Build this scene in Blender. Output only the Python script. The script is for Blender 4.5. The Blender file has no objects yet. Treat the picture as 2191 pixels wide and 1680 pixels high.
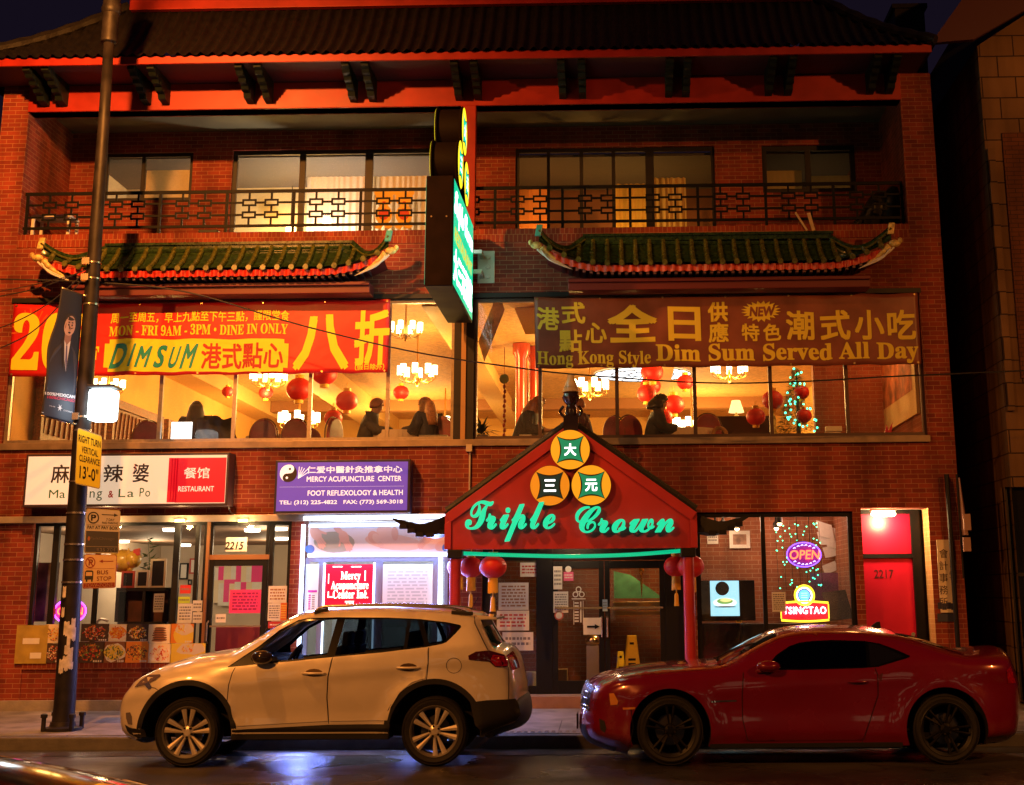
# Night street: brick building with balconies, lit restaurant windows, canopy, parked cars.
import bpy, math, random
from mathutils import Vector, Matrix, geometry
random.seed(7)
S = bpy.context.scene
COL = S.collection
R = math.radians

# ------------------------------------------------------------------ camera, world, exposure
F_PX, PITCH, ROLL, YAW, CX, CY, CH, CD = 3083.477, .24107, .0066048, -.024268, 1240.43, 514.3, 1.7871, 21.2056
RM = (Matrix(((math.cos(ROLL), 0, -math.sin(ROLL)), (0, 1, 0), (math.sin(ROLL), 0, math.cos(ROLL))))
      @ Matrix(((1, 0, 0), (0, math.cos(PITCH), math.sin(PITCH)), (0, -math.sin(PITCH), math.cos(PITCH))))
      @ Matrix(((math.cos(YAW), -math.sin(YAW), 0), (math.sin(YAW), math.cos(YAW), 0), (0, 0, 1))))
EYE = Vector((0, -CD, CH))
cd = bpy.data.cameras.new('camera')
cam = bpy.data.objects.new('camera', cd)
COL.objects.link(cam)
m3 = Matrix((RM[0], RM[2], -RM[1])).transposed()
cam.matrix_world = Matrix.Translation(EYE) @ m3.to_4x4()
cd.sensor_width = 36
cd.sensor_fit = 'HORIZONTAL'
cd.lens = F_PX / 2191 * 36
cd.shift_x = (1095.5 - CX) / 2191
cd.shift_y = (CY - 840) / 2191
cd.clip_end = 500
S.camera = cam

def ray(px, py):
    return RM.transposed() @ Vector(((px - CX) / F_PX, 1, -(py - CY) / F_PX))
def at(px, py, Y):            # where a photo pixel (2191 wide) meets the vertical plane y=Y
    d = ray(px, py)
    return EYE + d * ((Y + CD) / d.y)
def atX(px, py, X):
    d = ray(px, py)
    return EYE + d * (X / d.x)
def xat(px, py, Y=0): return at(px, py, Y).x
def zat(px, py, Y=0): return at(px, py, Y).z

W = bpy.data.worlds.new('World')
S.world = W
W.use_nodes = True
bg = W.node_tree.nodes['Background']
sky = W.node_tree.nodes.new('ShaderNodeTexSky')
sky.sky_type = 'NISHITA'
sky.sun_disc = False
sky.sun_elevation = R(-6)
sky.sun_rotation = R(200)
tint = W.node_tree.nodes.new('ShaderNodeMixRGB')
tint.blend_type = 'ADD'
tint.inputs[0].default_value = 1
tint.inputs[2].default_value = (.075, .05, .12, 1)
W.node_tree.links.new(sky.outputs[0], tint.inputs[1])
W.node_tree.links.new(tint.outputs[0], bg.inputs[0])
bg.inputs[1].default_value = .08
S.view_settings.view_transform = 'Standard'
S.view_settings.look = 'None'
S.view_settings.exposure = 0
S.view_settings.gamma = 1
S.cycles.use_denoising = True
S.cycles.max_bounces = 8
S.cycles.transparent_max_bounces = 24
S.cycles.sample_clamp_indirect = 4
S.cycles.caustics_reflective = False
S.cycles.caustics_refractive = False

def lamp(name, loc, power, col, size=.15, kind='POINT', parent=None, aim=None, spot=None, sx=None, sy=None, blend=.5):
    l = bpy.data.lights.new(name, kind)
    l.energy = power
    l.color = col
    if kind in ('POINT', 'SPOT'): l.shadow_soft_size = size
    if kind == 'SPOT':
        l.spot_size = spot
        l.spot_blend = blend
    if kind == 'AREA':
        l.shape = 'RECTANGLE'; l.size = sx; l.size_y = sy
    o = bpy.data.objects.new(name, l)
    COL.objects.link(o)
    o.location = loc
    if aim is not None:
        o.rotation_euler = (Vector(aim) - Vector(loc)).to_track_quat('-Z', 'Y').to_euler()
    if parent:
        o.parent = parent
        o.matrix_parent_inverse = Matrix.Translation(-parent.location)
    return o
SODIUM = (1, .33, .055)

# ------------------------------------------------------------------ materials
MATS = {}
def mat(name, col, rough=.6, metal=0, emit=None, es=0, noise=None, bump=None, spec=.5, coat=0, alpha_t=0):
    if name in MATS: return MATS[name]
    m = bpy.data.materials.new(name)
    m.use_nodes = True
    nt = m.node_tree
    b = nt.nodes['Principled BSDF']
    b.inputs['Base Color'].default_value = (*col, 1)
    b.inputs['Roughness'].default_value = rough
    b.inputs['Metallic'].default_value = metal
    b.inputs['Specular IOR Level'].default_value = spec
    b.inputs['Coat Weight'].default_value = coat
    b.inputs['Coat Roughness'].default_value = .03
    if emit:
        b.inputs['Emission Color'].default_value = (*emit, 1)
        b.inputs['Emission Strength'].default_value = es
    if noise or bump:
        tc = nt.nodes.new('ShaderNodeTexCoord')
    if noise:                                    # scale, amount
        n = nt.nodes.new('ShaderNodeTexNoise')
        n.inputs['Scale'].default_value = noise[0]
        n.inputs['Detail'].default_value = 6
        nt.links.new(tc.outputs['Object'], n.inputs['Vector'])
        r = nt.nodes.new('ShaderNodeValToRGB')
        a = noise[1]
        r.color_ramp.elements[0].position = .3
        r.color_ramp.elements[1].position = .7
        r.color_ramp.elements[0].color = (*[c * (1 - a) for c in col], 1)
        r.color_ramp.elements[1].color = (*[min(1, c * (1 + a)) for c in col], 1)
        nt.links.new(n.outputs[0], r.inputs[0])
        nt.links.new(r.outputs[0], b.inputs['Base Color'])
        mr = nt.nodes.new('ShaderNodeMapRange')
        mr.inputs[3].default_value = max(0, rough - .12)
        mr.inputs[4].default_value = min(1, rough + .12)
        nt.links.new(n.outputs[0], mr.inputs[0])
        nt.links.new(mr.outputs[0], b.inputs['Roughness'])
    if bump:                                     # scale, strength
        n2 = nt.nodes.new('ShaderNodeTexNoise')
        n2.inputs['Scale'].default_value = bump[0]
        n2.inputs['Detail'].default_value = 5
        nt.links.new(tc.outputs['Object'], n2.inputs['Vector'])
        bp = nt.nodes.new('ShaderNodeBump')
        bp.inputs['Strength'].default_value = bump[1]
        bp.inputs['Distance'].default_value = .02
        nt.links.new(n2.outputs[0], bp.inputs['Height'])
        nt.links.new(bp.outputs[0], b.inputs['Normal'])
    MATS[name] = m
    return m

def brick(name, c1, c2, mortar, axis='xz', bw=.203, rh=.0677, ms=.009, rough=.8, stain=.35):
    if name in MATS: return MATS[name]
    m = bpy.data.materials.new(name)
    m.use_nodes = True
    nt = m.node_tree
    b = nt.nodes['Principled BSDF']
    b.inputs['Specular IOR Level'].default_value = .35
    tc = nt.nodes.new('ShaderNodeTexCoord')
    sp = nt.nodes.new('ShaderNodeSeparateXYZ')
    cb = nt.nodes.new('ShaderNodeCombineXYZ')
    nt.links.new(tc.outputs['Object'], sp.inputs[0])
    idx = {'x': 0, 'y': 1, 'z': 2}
    nt.links.new(sp.outputs[idx[axis[0]]], cb.inputs[0])
    nt.links.new(sp.outputs[idx[axis[1]]], cb.inputs[1])
    bt = nt.nodes.new('ShaderNodeTexBrick')
    bt.inputs['Scale'].default_value = 1
    bt.inputs['Brick Width'].default_value = bw
    bt.inputs['Row Height'].default_value = rh
    bt.inputs['Mortar Size'].default_value = ms / 2
    bt.inputs['Mortar Smooth'].default_value = .2
    bt.inputs['Color1'].default_value = (*c1, 1)
    bt.inputs['Color2'].default_value = (*c2, 1)
    bt.inputs['Mortar'].default_value = (*mortar, 1)
    nt.links.new(cb.outputs[0], bt.inputs['Vector'])
    n = nt.nodes.new('ShaderNodeTexNoise')
    n.inputs['Scale'].default_value = .9
    n.inputs['Detail'].default_value = 8
    nt.links.new(tc.outputs['Object'], n.inputs['Vector'])
    r = nt.nodes.new('ShaderNodeMapRange')
    r.inputs[1].default_value = .3; r.inputs[2].default_value = .7
    r.inputs[3].default_value = 1 - stain; r.inputs[4].default_value = 1 + stain * .5
    nt.links.new(n.outputs[0], r.inputs[0])
    mp = nt.nodes.new('ShaderNodeMapping'); mp.inputs['Scale'].default_value = (2.6, 2.6, .35)      # rain streaks and soot
    nt.links.new(tc.outputs['Object'], mp.inputs[0])
    n2 = nt.nodes.new('ShaderNodeTexNoise'); n2.inputs['Scale'].default_value = 1; n2.inputs['Detail'].default_value = 9
    nt.links.new(mp.outputs[0], n2.inputs['Vector'])
    r2 = nt.nodes.new('ShaderNodeMapRange'); r2.inputs[1].default_value = .35; r2.inputs[2].default_value = .6; r2.inputs[3].default_value = .62; r2.inputs[4].default_value = 1.08
    nt.links.new(n2.outputs[0], r2.inputs[0])
    ml = nt.nodes.new('ShaderNodeMath'); ml.operation = 'MULTIPLY'
    nt.links.new(r.outputs[0], ml.inputs[0]); nt.links.new(r2.outputs[0], ml.inputs[1])
    mx = nt.nodes.new('ShaderNodeVectorMath'); mx.operation = 'SCALE'
    nt.links.new(bt.outputs['Color'], mx.inputs[0])
    nt.links.new(ml.outputs[0], mx.inputs['Scale'])
    nt.links.new(mx.outputs[0], b.inputs['Base Color'])
    b.inputs['Roughness'].default_value = rough
    n3 = nt.nodes.new('ShaderNodeTexNoise'); n3.inputs['Scale'].default_value = 60
    nt.links.new(tc.outputs['Object'], n3.inputs['Vector'])
    ad = nt.nodes.new('ShaderNodeMath'); ad.operation = 'MULTIPLY_ADD'
    ad.inputs[1].default_value = -1.0
    nt.links.new(bt.outputs['Fac'], ad.inputs[0])
    nt.links.new(n3.outputs[0], ad.inputs[2])
    bp = nt.nodes.new('ShaderNodeBump')
    bp.inputs['Strength'].default_value = .5
    bp.inputs['Distance'].default_value = .006
    nt.links.new(ad.outputs[0], bp.inputs['Height'])
    nt.links.new(bp.outputs[0], b.inputs['Normal'])
    MATS[name] = m
    return m

def glass(name, tint=(1, 1, 1), refl=1.45, rough=.01, dirt=0):
    if name in MATS: return MATS[name]
    m = bpy.data.materials.new(name)
    m.use_nodes = True
    nt = m.node_tree
    nt.nodes.remove(nt.nodes['Principled BSDF'])
    out = nt.nodes['Material Output']
    t = nt.nodes.new('ShaderNodeBsdfTransparent'); t.inputs[0].default_value = (*tint, 1)
    g = nt.nodes.new('ShaderNodeBsdfGlossy'); g.inputs['Roughness'].default_value = rough
    fr = nt.nodes.new('ShaderNodeFresnel'); fr.inputs[0].default_value = refl
    mx = nt.nodes.new('ShaderNodeMixShader')
    nt.links.new(fr.outputs[0], mx.inputs[0])
    nt.links.new(t.outputs[0], mx.inputs[1])
    nt.links.new(g.outputs[0], mx.inputs[2])
    last = mx
    if dirt:                                     # dust and drop marks on the pane
        d = nt.nodes.new('ShaderNodeBsdfDiffuse'); d.inputs[0].default_value = (.7, .66, .6, 1)
        tc = nt.nodes.new('ShaderNodeTexCoord'); n = nt.nodes.new('ShaderNodeTexNoise'); n.inputs['Scale'].default_value = 38; n.inputs['Detail'].default_value = 8
        n2 = nt.nodes.new('ShaderNodeTexNoise'); n2.inputs['Scale'].default_value = 1.6
        for q in (n, n2): nt.links.new(tc.outputs['Object'], q.inputs['Vector'])
        ml = nt.nodes.new('ShaderNodeMath'); ml.operation = 'MULTIPLY'; nt.links.new(n.outputs[0], ml.inputs[0]); nt.links.new(n2.outputs[0], ml.inputs[1])
        r = nt.nodes.new('ShaderNodeMapRange'); r.inputs[1].default_value = .16; r.inputs[2].default_value = .38; r.inputs[3].default_value = 0; r.inputs[4].default_value = dirt
        nt.links.new(ml.outputs[0], r.inputs[0]); last = nt.nodes.new('ShaderNodeMixShader')
        nt.links.new(r.outputs[0], last.inputs[0]); nt.links.new(mx.outputs[0], last.inputs[1]); nt.links.new(d.outputs[0], last.inputs[2])
    nt.links.new(last.outputs[0], out.inputs[0])
    MATS[name] = m
    return m

BRICK = brick('facade brick', (.18, .026, .016), (.31, .052, .026), (.38, .18, .10))
BRICKY = brick('side brick', (.18, .026, .016), (.31, .052, .026), (.36, .17, .09), 'yz')
SOLDIER = brick('upright course brick', (.21, .028, .013), (.33, .052, .020), (.40, .17, .08), 'xz', .0677, .203)
REDP = mat('red painted timber', (.36, .016, .007), .45, noise=(3, .2))
DARK = mat('dark bronze metal', (.016, .013, .013), .5, spec=.35)
BLACK = mat('black metal', (.006, .0055, .006), .5, spec=.3)
ALU = mat('aluminium frame', (.34, .27, .2), .4, .6, noise=(20, .15))
GLASS = glass('window glass', dirt=.07)
WHITE = mat('white paint', (.75, .73, .68), .5, noise=(8, .06))
PAPER = mat('white paper', (.78, .76, .7), .7, noise=(10, .05))

# ------------------------------------------------------------------ mesh builder
class MB:
    def __init__(s): s.v = []; s.f = []; s.m = []; s.cur = 0
    def add(s, vs, fs, m=None):
        o = len(s.v)
        s.v += [tuple(v) for v in vs]
        for f in fs:
            s.f.append(tuple(i + o for i in f)); s.m.append(s.cur if m is None else m)
        return s
    def box(s, x0, x1, y0, y1, z0, z1, m=None):
        v = [(x, y, z) for z in (z0, z1) for y in (y0, y1) for x in (x0, x1)]
        return s.add(v, [(0, 2, 3, 1), (4, 5, 7, 6), (0, 1, 5, 4), (2, 6, 7, 3), (0, 4, 6, 2), (1, 3, 7, 5)], m)
    def quad(s, a, b, c, d, m=None): return s.add([a, b, c, d], [(0, 1, 2, 3)], m)
    def poly(s, pts, m=None): return s.add(pts, [tuple(range(len(pts)))], m)
    def prism(s, pts, d, m=None):                # polygon (3d) extruded by vector d
        n = len(pts); d = Vector(d)
        a = [Vector(p) for p in pts]
        return s.add(a + [p + d for p in a], [tuple(range(n - 1, -1, -1)), tuple(range(n, 2 * n))] +
                     [(i, (i + 1) % n, n + (i + 1) % n, n + i) for i in range(n)], m)
    def obox(s, c, ax, ay, az, m=None):          # oriented box: centre and half-axes
        c, ax, ay, az = map(Vector, (c, ax, ay, az))
        v = [c + ax * i + ay * j + az * k for k in (-1, 1) for j in (-1, 1) for i in (-1, 1)]
        return s.add(v, [(0, 2, 3, 1), (4, 5, 7, 6), (0, 1, 5, 4), (2, 6, 7, 3), (0, 4, 6, 2), (1, 3, 7, 5)], m)
    def tube(s, path, r, seg=8, m=None, closed=False, flat=1):
        P = [Vector(p) for p in path]; n = len(P)
        rs = r if isinstance(r, (list, tuple)) else [r] * n
        vs = []; up0 = None
        for i, p in enumerate(P):
            a = P[i - 1] if (i > 0 or closed) else p
            b = P[(i + 1) % n] if (i < n - 1 or closed) else p
            t = (b - a).normalized()
            if up0 is None: up0 = Vector((0, 0, 1)) if abs(t.z) < .9 else Vector((0, 1, 0))
            sd = t.cross(up0)
            if sd.length < 1e-4: sd = t.cross(Vector((1, 0, 0)))
            sd.normalize(); u = sd.cross(t).normalized(); up0 = u
            for k in range(seg):
                w = 2 * math.pi * k / seg
                vs.append(p + sd * math.cos(w) * rs[i] + u * math.sin(w) * rs[i] * flat)
        fs = [(i * seg + k, i * seg + (k + 1) % seg, ((i + 1) % n) * seg + (k + 1) % seg, ((i + 1) % n) * seg + k)
              for i in range(n if closed else n - 1) for k in range(seg)]
        if not closed: fs += [tuple(range(seg - 1, -1, -1)), tuple(range((n - 1) * seg, n * seg))]
        return s.add(vs, fs, m)
    def bar(s, a, b, w, h=None, m=None):         # rectangular bar
        a, b = Vector(a), Vector(b); t = (b - a)
        u = Vector((0, 0, 1)) if abs(t.normalized().z) < .9 else Vector((0, 1, 0))
        sd = t.cross(u).normalized(); u = sd.cross(t).normalized()
        return s.obox((a + b) / 2, t / 2, sd * w / 2, u * (h or w) / 2, m)
    def lathe(s, prof, c=(0, 0, 0), ax=(0, 0, 1), seg=24, m=None, cap=True):
        ax = Vector(ax).normalized(); c = Vector(c)
        u = ax.orthogonal().normalized(); w = ax.cross(u)
        if abs(ax.z) > .99: u, w = Vector((1, 0, 0)), Vector((0, 1, 0))
        n = len(prof); vs = []
        for r, h in prof:
            for k in range(seg):
                t = 2 * math.pi * k / seg
                vs.append(c + ax * h + u * r * math.cos(t) + w * r * math.sin(t))
        fs = [(i * seg + k, i * seg + (k + 1) % seg, (i + 1) * seg + (k + 1) % seg, (i + 1) * seg + k)
              for i in range(n - 1) for k in range(seg)]
        if cap and prof[0][0] > 1e-5: fs.append(tuple(range(seg - 1, -1, -1)))
        if cap and prof[-1][0] > 1e-5: fs.append(tuple(range((n - 1) * seg, n * seg)))
        return s.add(vs, fs, m)
    def ball(s, c, rx, ry, rz, seg=20, rings=12, m=None):
        vs = []; 
        for i in range(rings + 1):
            a = math.pi * i / rings
            for k in range(seg):
                t = 2 * math.pi * k / seg
                vs.append((c[0] + rx * math.sin(a) * math.cos(t), c[1] + ry * math.sin(a) * math.sin(t), c[2] - rz * math.cos(a)))
        return s.add(vs, [(i * seg + k, i * seg + (k + 1) % seg, (i + 1) * seg + (k + 1) % seg, (i + 1) * seg + k) for i in range(rings) for k in range(seg)], m)
    def grid(s, fn, nu, nv, m=None):
        vs = [fn(i / nu, j / nv) for j in range(nv + 1) for i in range(nu + 1)]
        return s.add(vs, [(j * (nu + 1) + i, j * (nu + 1) + i + 1, (j + 1) * (nu + 1) + i + 1, (j + 1) * (nu + 1) + i) for j in range(nv) for i in range(nu)], m)
    def build(s, name, mats, parent=None, smooth=False, bevel=0, label=None, kind=None):
        me = bpy.data.meshes.new(name)
        me.from_pydata(s.v, [], s.f)
        for mm in (mats if isinstance(mats, (list, tuple)) else [mats]): me.materials.append(mm)
        me.polygons.foreach_set('material_index', s.m)
        if smooth: me.polygons.foreach_set('use_smooth', [True] * len(s.f))
        me.update()
        o = bpy.data.objects.new(name, me)
        COL.objects.link(o)
        if smooth and smooth != 'all':
            md = o.modifiers.new('split', 'EDGE_SPLIT'); md.split_angle = R(38)
        if bevel:
            b = o.modifiers.new('bevel', 'BEVEL'); b.width = bevel; b.segments = 2; b.limit_method = 'ANGLE'; b.angle_limit = R(40)
        if parent: adopt(o, parent)
        if label: o['label'] = label
        if kind: o['kind'] = kind
        return o

def base_of(o):
    p = Vector((0, 0, 0))
    while o is not None:
        p = p + o.location; o = o.parent
    return p
def adopt(o, parent):            # keep a mesh made in world coordinates where it is
    o.parent = parent
    o.location = o.location - base_of(parent)

def thing(name, label, cat, loc=(0, 0, 0), group=None):
    o = bpy.data.objects.new(name, None)
    o.empty_display_size = .1
    COL.objects.link(o)
    o.location = loc
    return tag(o, label, cat, group)
def tag(o, label, cat, group=None):
    o['label'] = label; o['category'] = cat
    if group: o['group'] = group
    return o
def struct(o):
    o['kind'] = 'structure'
    return o
def dup(root, loc, label, rotz=0, scale=1):
    r = root.copy(); COL.objects.link(r)
    r.location = loc; r.rotation_euler = (0, 0, rotz); r.scale = (scale,) * 3
    r['label'] = label
    for ch in list(root.children):
        c = ch.copy(); COL.objects.link(c); c.parent = r
        for g in list(ch.children):
            d = g.copy(); COL.objects.link(d); d.parent = c
    return r

# ------------------------------------------------------------------ lettering
def serif(t):
    o = ''
    for c in t:
        if 'A' <= c <= 'Z': o += chr(0x1D400 + ord(c) - 65)
        elif 'a' <= c <= 'z': o += chr(0x1D41A + ord(c) - 97)
        elif '0' <= c <= '9': o += chr(0x1D7CE + ord(c) - 48)
        else: o += c
    return o
def script(t):
    return ''.join(chr(0x1D4D0 + ord(c) - 65) if 'A' <= c <= 'Z' else chr(0x1D4EA + ord(c) - 97) if 'a' <= c <= 'z' else c for c in t)
def glyphs(t, bold=0, ext=0, res=3, spacing=1):
    c = bpy.data.curves.new('lettering', 'FONT')
    c.body = t; c.size = 1; c.resolution_u = res; c.offset = bold; c.extrude = ext; c.space_character = spacing
    c.fill_mode = 'BOTH'
    o = bpy.data.objects.new('lettering', c)
    me = bpy.data.meshes.new_from_object(o)
    bpy.data.objects.remove(o); bpy.data.curves.remove(c)
    return [v.co.copy() for v in me.vertices], [tuple(p.vertices) for p in me.polygons], me
def write(mb, t, fn, u0, u1, v0, v1, bold=0, ext=0, m=None, keep=False, shear=0, res=3, spacing=1):
    """lettering t stretched into the box u0..u1, v0..v1 of the surface fn(u, v, w) -> point"""
    vs, fs, me = glyphs(t, 0, ext, res, spacing)
    bpy.data.meshes.remove(me)
    if not vs: return
    if bold:                     # heavier strokes: a few slightly shifted layers
        n = len(vs); b = bold * .8; v0_, f0_ = vs, fs; vs, fs = [], []
        for q, (dx, dy) in enumerate(((0, 0), (b, b), (-b, b), (b, -b), (-b, -b))):
            vs = vs + [Vector((v.x + dx, v.y + dy, v.z + (.0002 * q if ext == 0 else .0004 * q * (1 if v.z > 0 else -1)))) for v in v0_]; fs = fs + [tuple(i + n * q for i in f) for f in f0_]
    x0 = min(v.x for v in vs); x1 = max(v.x for v in vs); y0 = min(v.y for v in vs); y1 = max(v.y for v in vs)
    su = (u1 - u0) / (x1 - x0); sv = (v1 - v0) / (y1 - y0)
    if keep:
        k = min(abs(su), abs(sv)); mu = (u0 + u1) / 2
        u0 = mu - k * (x1 - x0) / 2; su = k
    out = []
    for v in vs:
        b = v0 + (v.y - y0) * sv
        out.append(fn(u0 + (v.x - x0) * su + shear * (b - v0), b, v.z))
    mb.add(out, fs, m)
def wall_fn(y):                  # flat vertical surface facing the street
    return lambda u, v, w: Vector((u, y - w, v))
def quad_fn(tl, tr, bl, br, out=.004, wave=None):    # bilinear panel, u,v in 0..1
    tl, tr, bl, br = map(Vector, (tl, tr, bl, br))
    n = (tr - tl).cross(bl - tl).normalized()
    if n.y > 0: n = -n
    def fn(u, v, w):
        p = (bl * (1 - u) + br * u) * (1 - v) + (tl * (1 - u) + tr * u) * v
        return p + n * (out + w + (wave(u, v) if wave else 0))
    return fn
# ------------------------------------------------------------------ street, pavement, kerb
def asphalt():
    m = mat('damp asphalt', (.06, .053, .048), .5, noise=(1.3, .35), bump=(90, .35))
    nt = m.node_tree; b = nt.nodes['Principled BSDF']
    tc = nt.nodes.new('ShaderNodeTexCoord'); n = nt.nodes.new('ShaderNodeTexNoise')
    n.inputs['Scale'].default_value = .55; n.inputs['Detail'].default_value = 4
    nt.links.new(tc.outputs['Object'], n.inputs['Vector'])
    r = nt.nodes.new('ShaderNodeMapRange'); r.inputs[1].default_value = .4; r.inputs[2].default_value = .62
    wz_ = nt.nodes.new('ShaderNodeTexNoise'); wz_.inputs['Scale'].default_value = 1.8; vm = nt.nodes.new('ShaderNodeVectorMath'); vm.operation = 'ADD'      # cracks
    nt.links.new(tc.outputs['Object'], wz_.inputs['Vector']); nt.links.new(tc.outputs['Object'], vm.inputs[0]); nt.links.new(wz_.outputs['Color'], vm.inputs[1])
    vo = nt.nodes.new('ShaderNodeTexVoronoi'); vo.feature = 'DISTANCE_TO_EDGE'; vo.inputs['Scale'].default_value = .45; nt.links.new(vm.outputs[0], vo.inputs['Vector'])
    cr = nt.nodes.new('ShaderNodeMapRange'); cr.inputs[1].default_value = .002; cr.inputs[2].default_value = .012; cr.inputs[3].default_value = .25; cr.inputs[4].default_value = 1
    nt.links.new(vo.outputs['Distance'], cr.inputs[0]); sc_ = nt.nodes.new('ShaderNodeVectorMath'); sc_.operation = 'SCALE'
    old = b.inputs['Base Color'].links[0].from_socket; nt.links.new(old, sc_.inputs[0]); nt.links.new(cr.outputs[0], sc_.inputs['Scale']); nt.links.new(sc_.outputs[0], b.inputs['Base Color'])
    r.inputs[3].default_value = .12; r.inputs[4].default_value = .55
    nt.links.new(n.outputs[0], r.inputs[0]); nt.links.new(r.outputs[0], b.inputs['Roughness'])
    return m
ASPH = asphalt()
def concrete():
    m = brick('pavement concrete', (.27, .25, .23), (.31, .29, .26), (.10, .09, .08), 'xy', 1.5, 1.5, .014, .75, .35)
    return m
KY = -3.0
g = MB(); g.quad((-90, -70, 0), (90, -70, 0), (90, 60, 0), (-90, 60, 0))
struct(g.build('street', ASPH))
g = MB()
g.box(-60, 60, KY + .16, .3, -.1, .15)
for i, (x, y, z) in enumerate(g.v):          # pavement rises gently towards the buildings
    if z > 0: g.v[i] = (x, y, .152 + .032 * max(0, y - KY))
struct(g.build('pavement', concrete()))
g = MB(); g.box(-60, 60, KY, KY + .16, -.1, .15)
struct(g.build('kerb', mat('kerb stone', (.12, .11, .10), .7, noise=(6, .25), bump=(40, .2)), bevel=.02))
g = MB(); g.quad((-60, -3.75, .004), (60, -3.75, .004), (60, KY, .004), (-60, KY, .004))
struct(g.build('road_edge', mat('gutter concrete', (.05, .05, .05), .22, noise=(2, .4), bump=(60, .25))))
# tactile / drain strip by the kerb between the cars
g = MB()
for i in range(22):
    g.box(-1.6 + i * .085, -1.6 + i * .085 + .05, KY + .25, KY + .31, .155, .168)
    g.box(-1.6 + i * .085, -1.6 + i * .085 + .05, KY + .36, KY + .42, .158, .171)
tag(g.build('tactile_paving', mat('tactile tile', (.34, .30, .26), .7)), 'strip of raised tactile dots on the pavement edge between the two parked cars', 'paving')
def pav(y): return .152 + .032 * (y - KY)

# ------------------------------------------------------------------ the brick building
BX0, BX1 = -9.55, 4.93
bld = thing('brick_building', 'three storey red brick building with balconies, tiled hip roof and shops below', 'building', (-2.3, 0, .26))
def wall(mb, xs0, xs1, z0, z1, holes, y0, y1, jamb=True):
    """front wall between x and z limits with rectangular openings (x0,x1,z0,z1), real depth y0..y1"""
    X = sorted({xs0, xs1, *[h[0] for h in holes], *[h[1] for h in holes]})
    Z = sorted({z0, z1, *[h[2] for h in holes], *[h[3] for h in holes]})
    X = [x for x in X if xs0 <= x <= xs1]; Z = [z for z in Z if z0 <= z <= z1]
    for a, b in zip(X, X[1:]):
        for c, d in zip(Z, Z[1:]):
            mx, mz = (a + b) / 2, (c + d) / 2
            if any(h[0] < mx < h[1] and h[2] < mz < h[3] for h in holes): continue
            mb.quad((a, y0, c), (b, y0, c), (b, y0, d), (a, y0, d))
            mb.quad((b, y1, c), (a, y1, c), (a, y1, d), (b, y1, d))
    for h in holes:
        a, b, c, d = h
        if jamb:
            mb.quad((a, y0, c), (a, y0, d), (a, y1, d), (a, y1, c), 1)
            mb.quad((b, y0, d), (b, y0, c), (b, y1, c), (b, y1, d), 1)
            mb.quad((a, y0, d), (b, y0, d), (b, y1, d), (a, y1, d), 0)
            mb.quad((b, y0, c), (a, y0, c), (a, y1, c), (b, y1, c), 0)
ZS, ZH = 4.01, 6.13
ZP, ZB = 7.19, 9.17
GF = .40
hS1 = (xat(62, 1250), xat(619, 1250), .27, 2.86)
hS2 = (xat(646, 1250), xat(958, 1250), .27, 2.86)
hEN = (xat(1030, 1300), xat(1466, 1300), .27, 2.5)
hRW = (xat(1490, 1250), xat(1832, 1250), .75, 2.93)
hDR = (xat(1850, 1250), xat(1996, 1250), .27, 2.97)
holes = [(-9.13, 4.45, ZP, ZB), (-9.1, 4.55, ZS, ZH), hS1, hS2, hEN, hRW, hDR]
w = MB(); wall(w, BX0, BX1, 0, 9.6, holes, 0, .3)
w.cur = 1
w.quad((BX0, 18, 0), (BX0, 0, 0), (BX0, 0, 9.6), (BX0, 18, 9.6)); w.quad((BX1, 0, 0), (BX1, 18, 0), (BX1, 18, 9.6), (BX1, 0, 9.6))
w.cur = 0
w.quad((BX1, 18.3, 0), (BX0, 18.3, 0), (BX0, 18.3, 9.6), (BX1, 18.3, 9.6))
w.build('wall', [BRICK, BRICKY], bld)
# low brick wall under the left shop window, with its concrete footing
zb1 = zat(300, 1432)
w = MB(); w.box(hS1[0], xat(437, 1250), .02, .28, .27, zb1)
w.build('low_wall', BRICK, bld)
w = MB(); w.box(hS1[0], xat(437, 1250), -.015, .29, zb1, zb1 + .11)
w.build('low_wall_coping', SOLDIER, bld)
w = MB(); w.box(BX0, hS1[1], -.14, .018, .2, .38)
w.build('footing', mat('footing concrete', (.3, .27, .24), .8, noise=(5, .2), bump=(30, .3)), bld)
# upright brick course along the balcony edge
w = MB(); w.box(-9.13, 4.45, -.012, .3, ZP - .2, ZP + .004)
w.build('balcony_coping', SOLDIER, bld)
# beam, soffit, fascia
w = MB(); w.box(-9.14, 4.46, -.03, .28, ZB, 9.598)
w.build('eaves_beam', REDP, bld, bevel=.01)
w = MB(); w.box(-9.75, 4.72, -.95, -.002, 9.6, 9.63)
w.build('soffit', mat('red soffit darkened as shade', (.045, .008, .014), .6), bld)  # red paint darkened, the shade under the eaves put into its colour
w = MB(); w.box(-9.78, 4.75, -1.0, -.951, 9.565, 9.69)
w.build('fascia', REDP, bld, bevel=.008)
xp0, xp1 = xat(986, 330), xat(1018, 330)
w = MB(); w.box(xp0, xp1, -.05, .12, ZP, ZB)
w.build('balcony_post', REDP, bld, bevel=.01)
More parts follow.
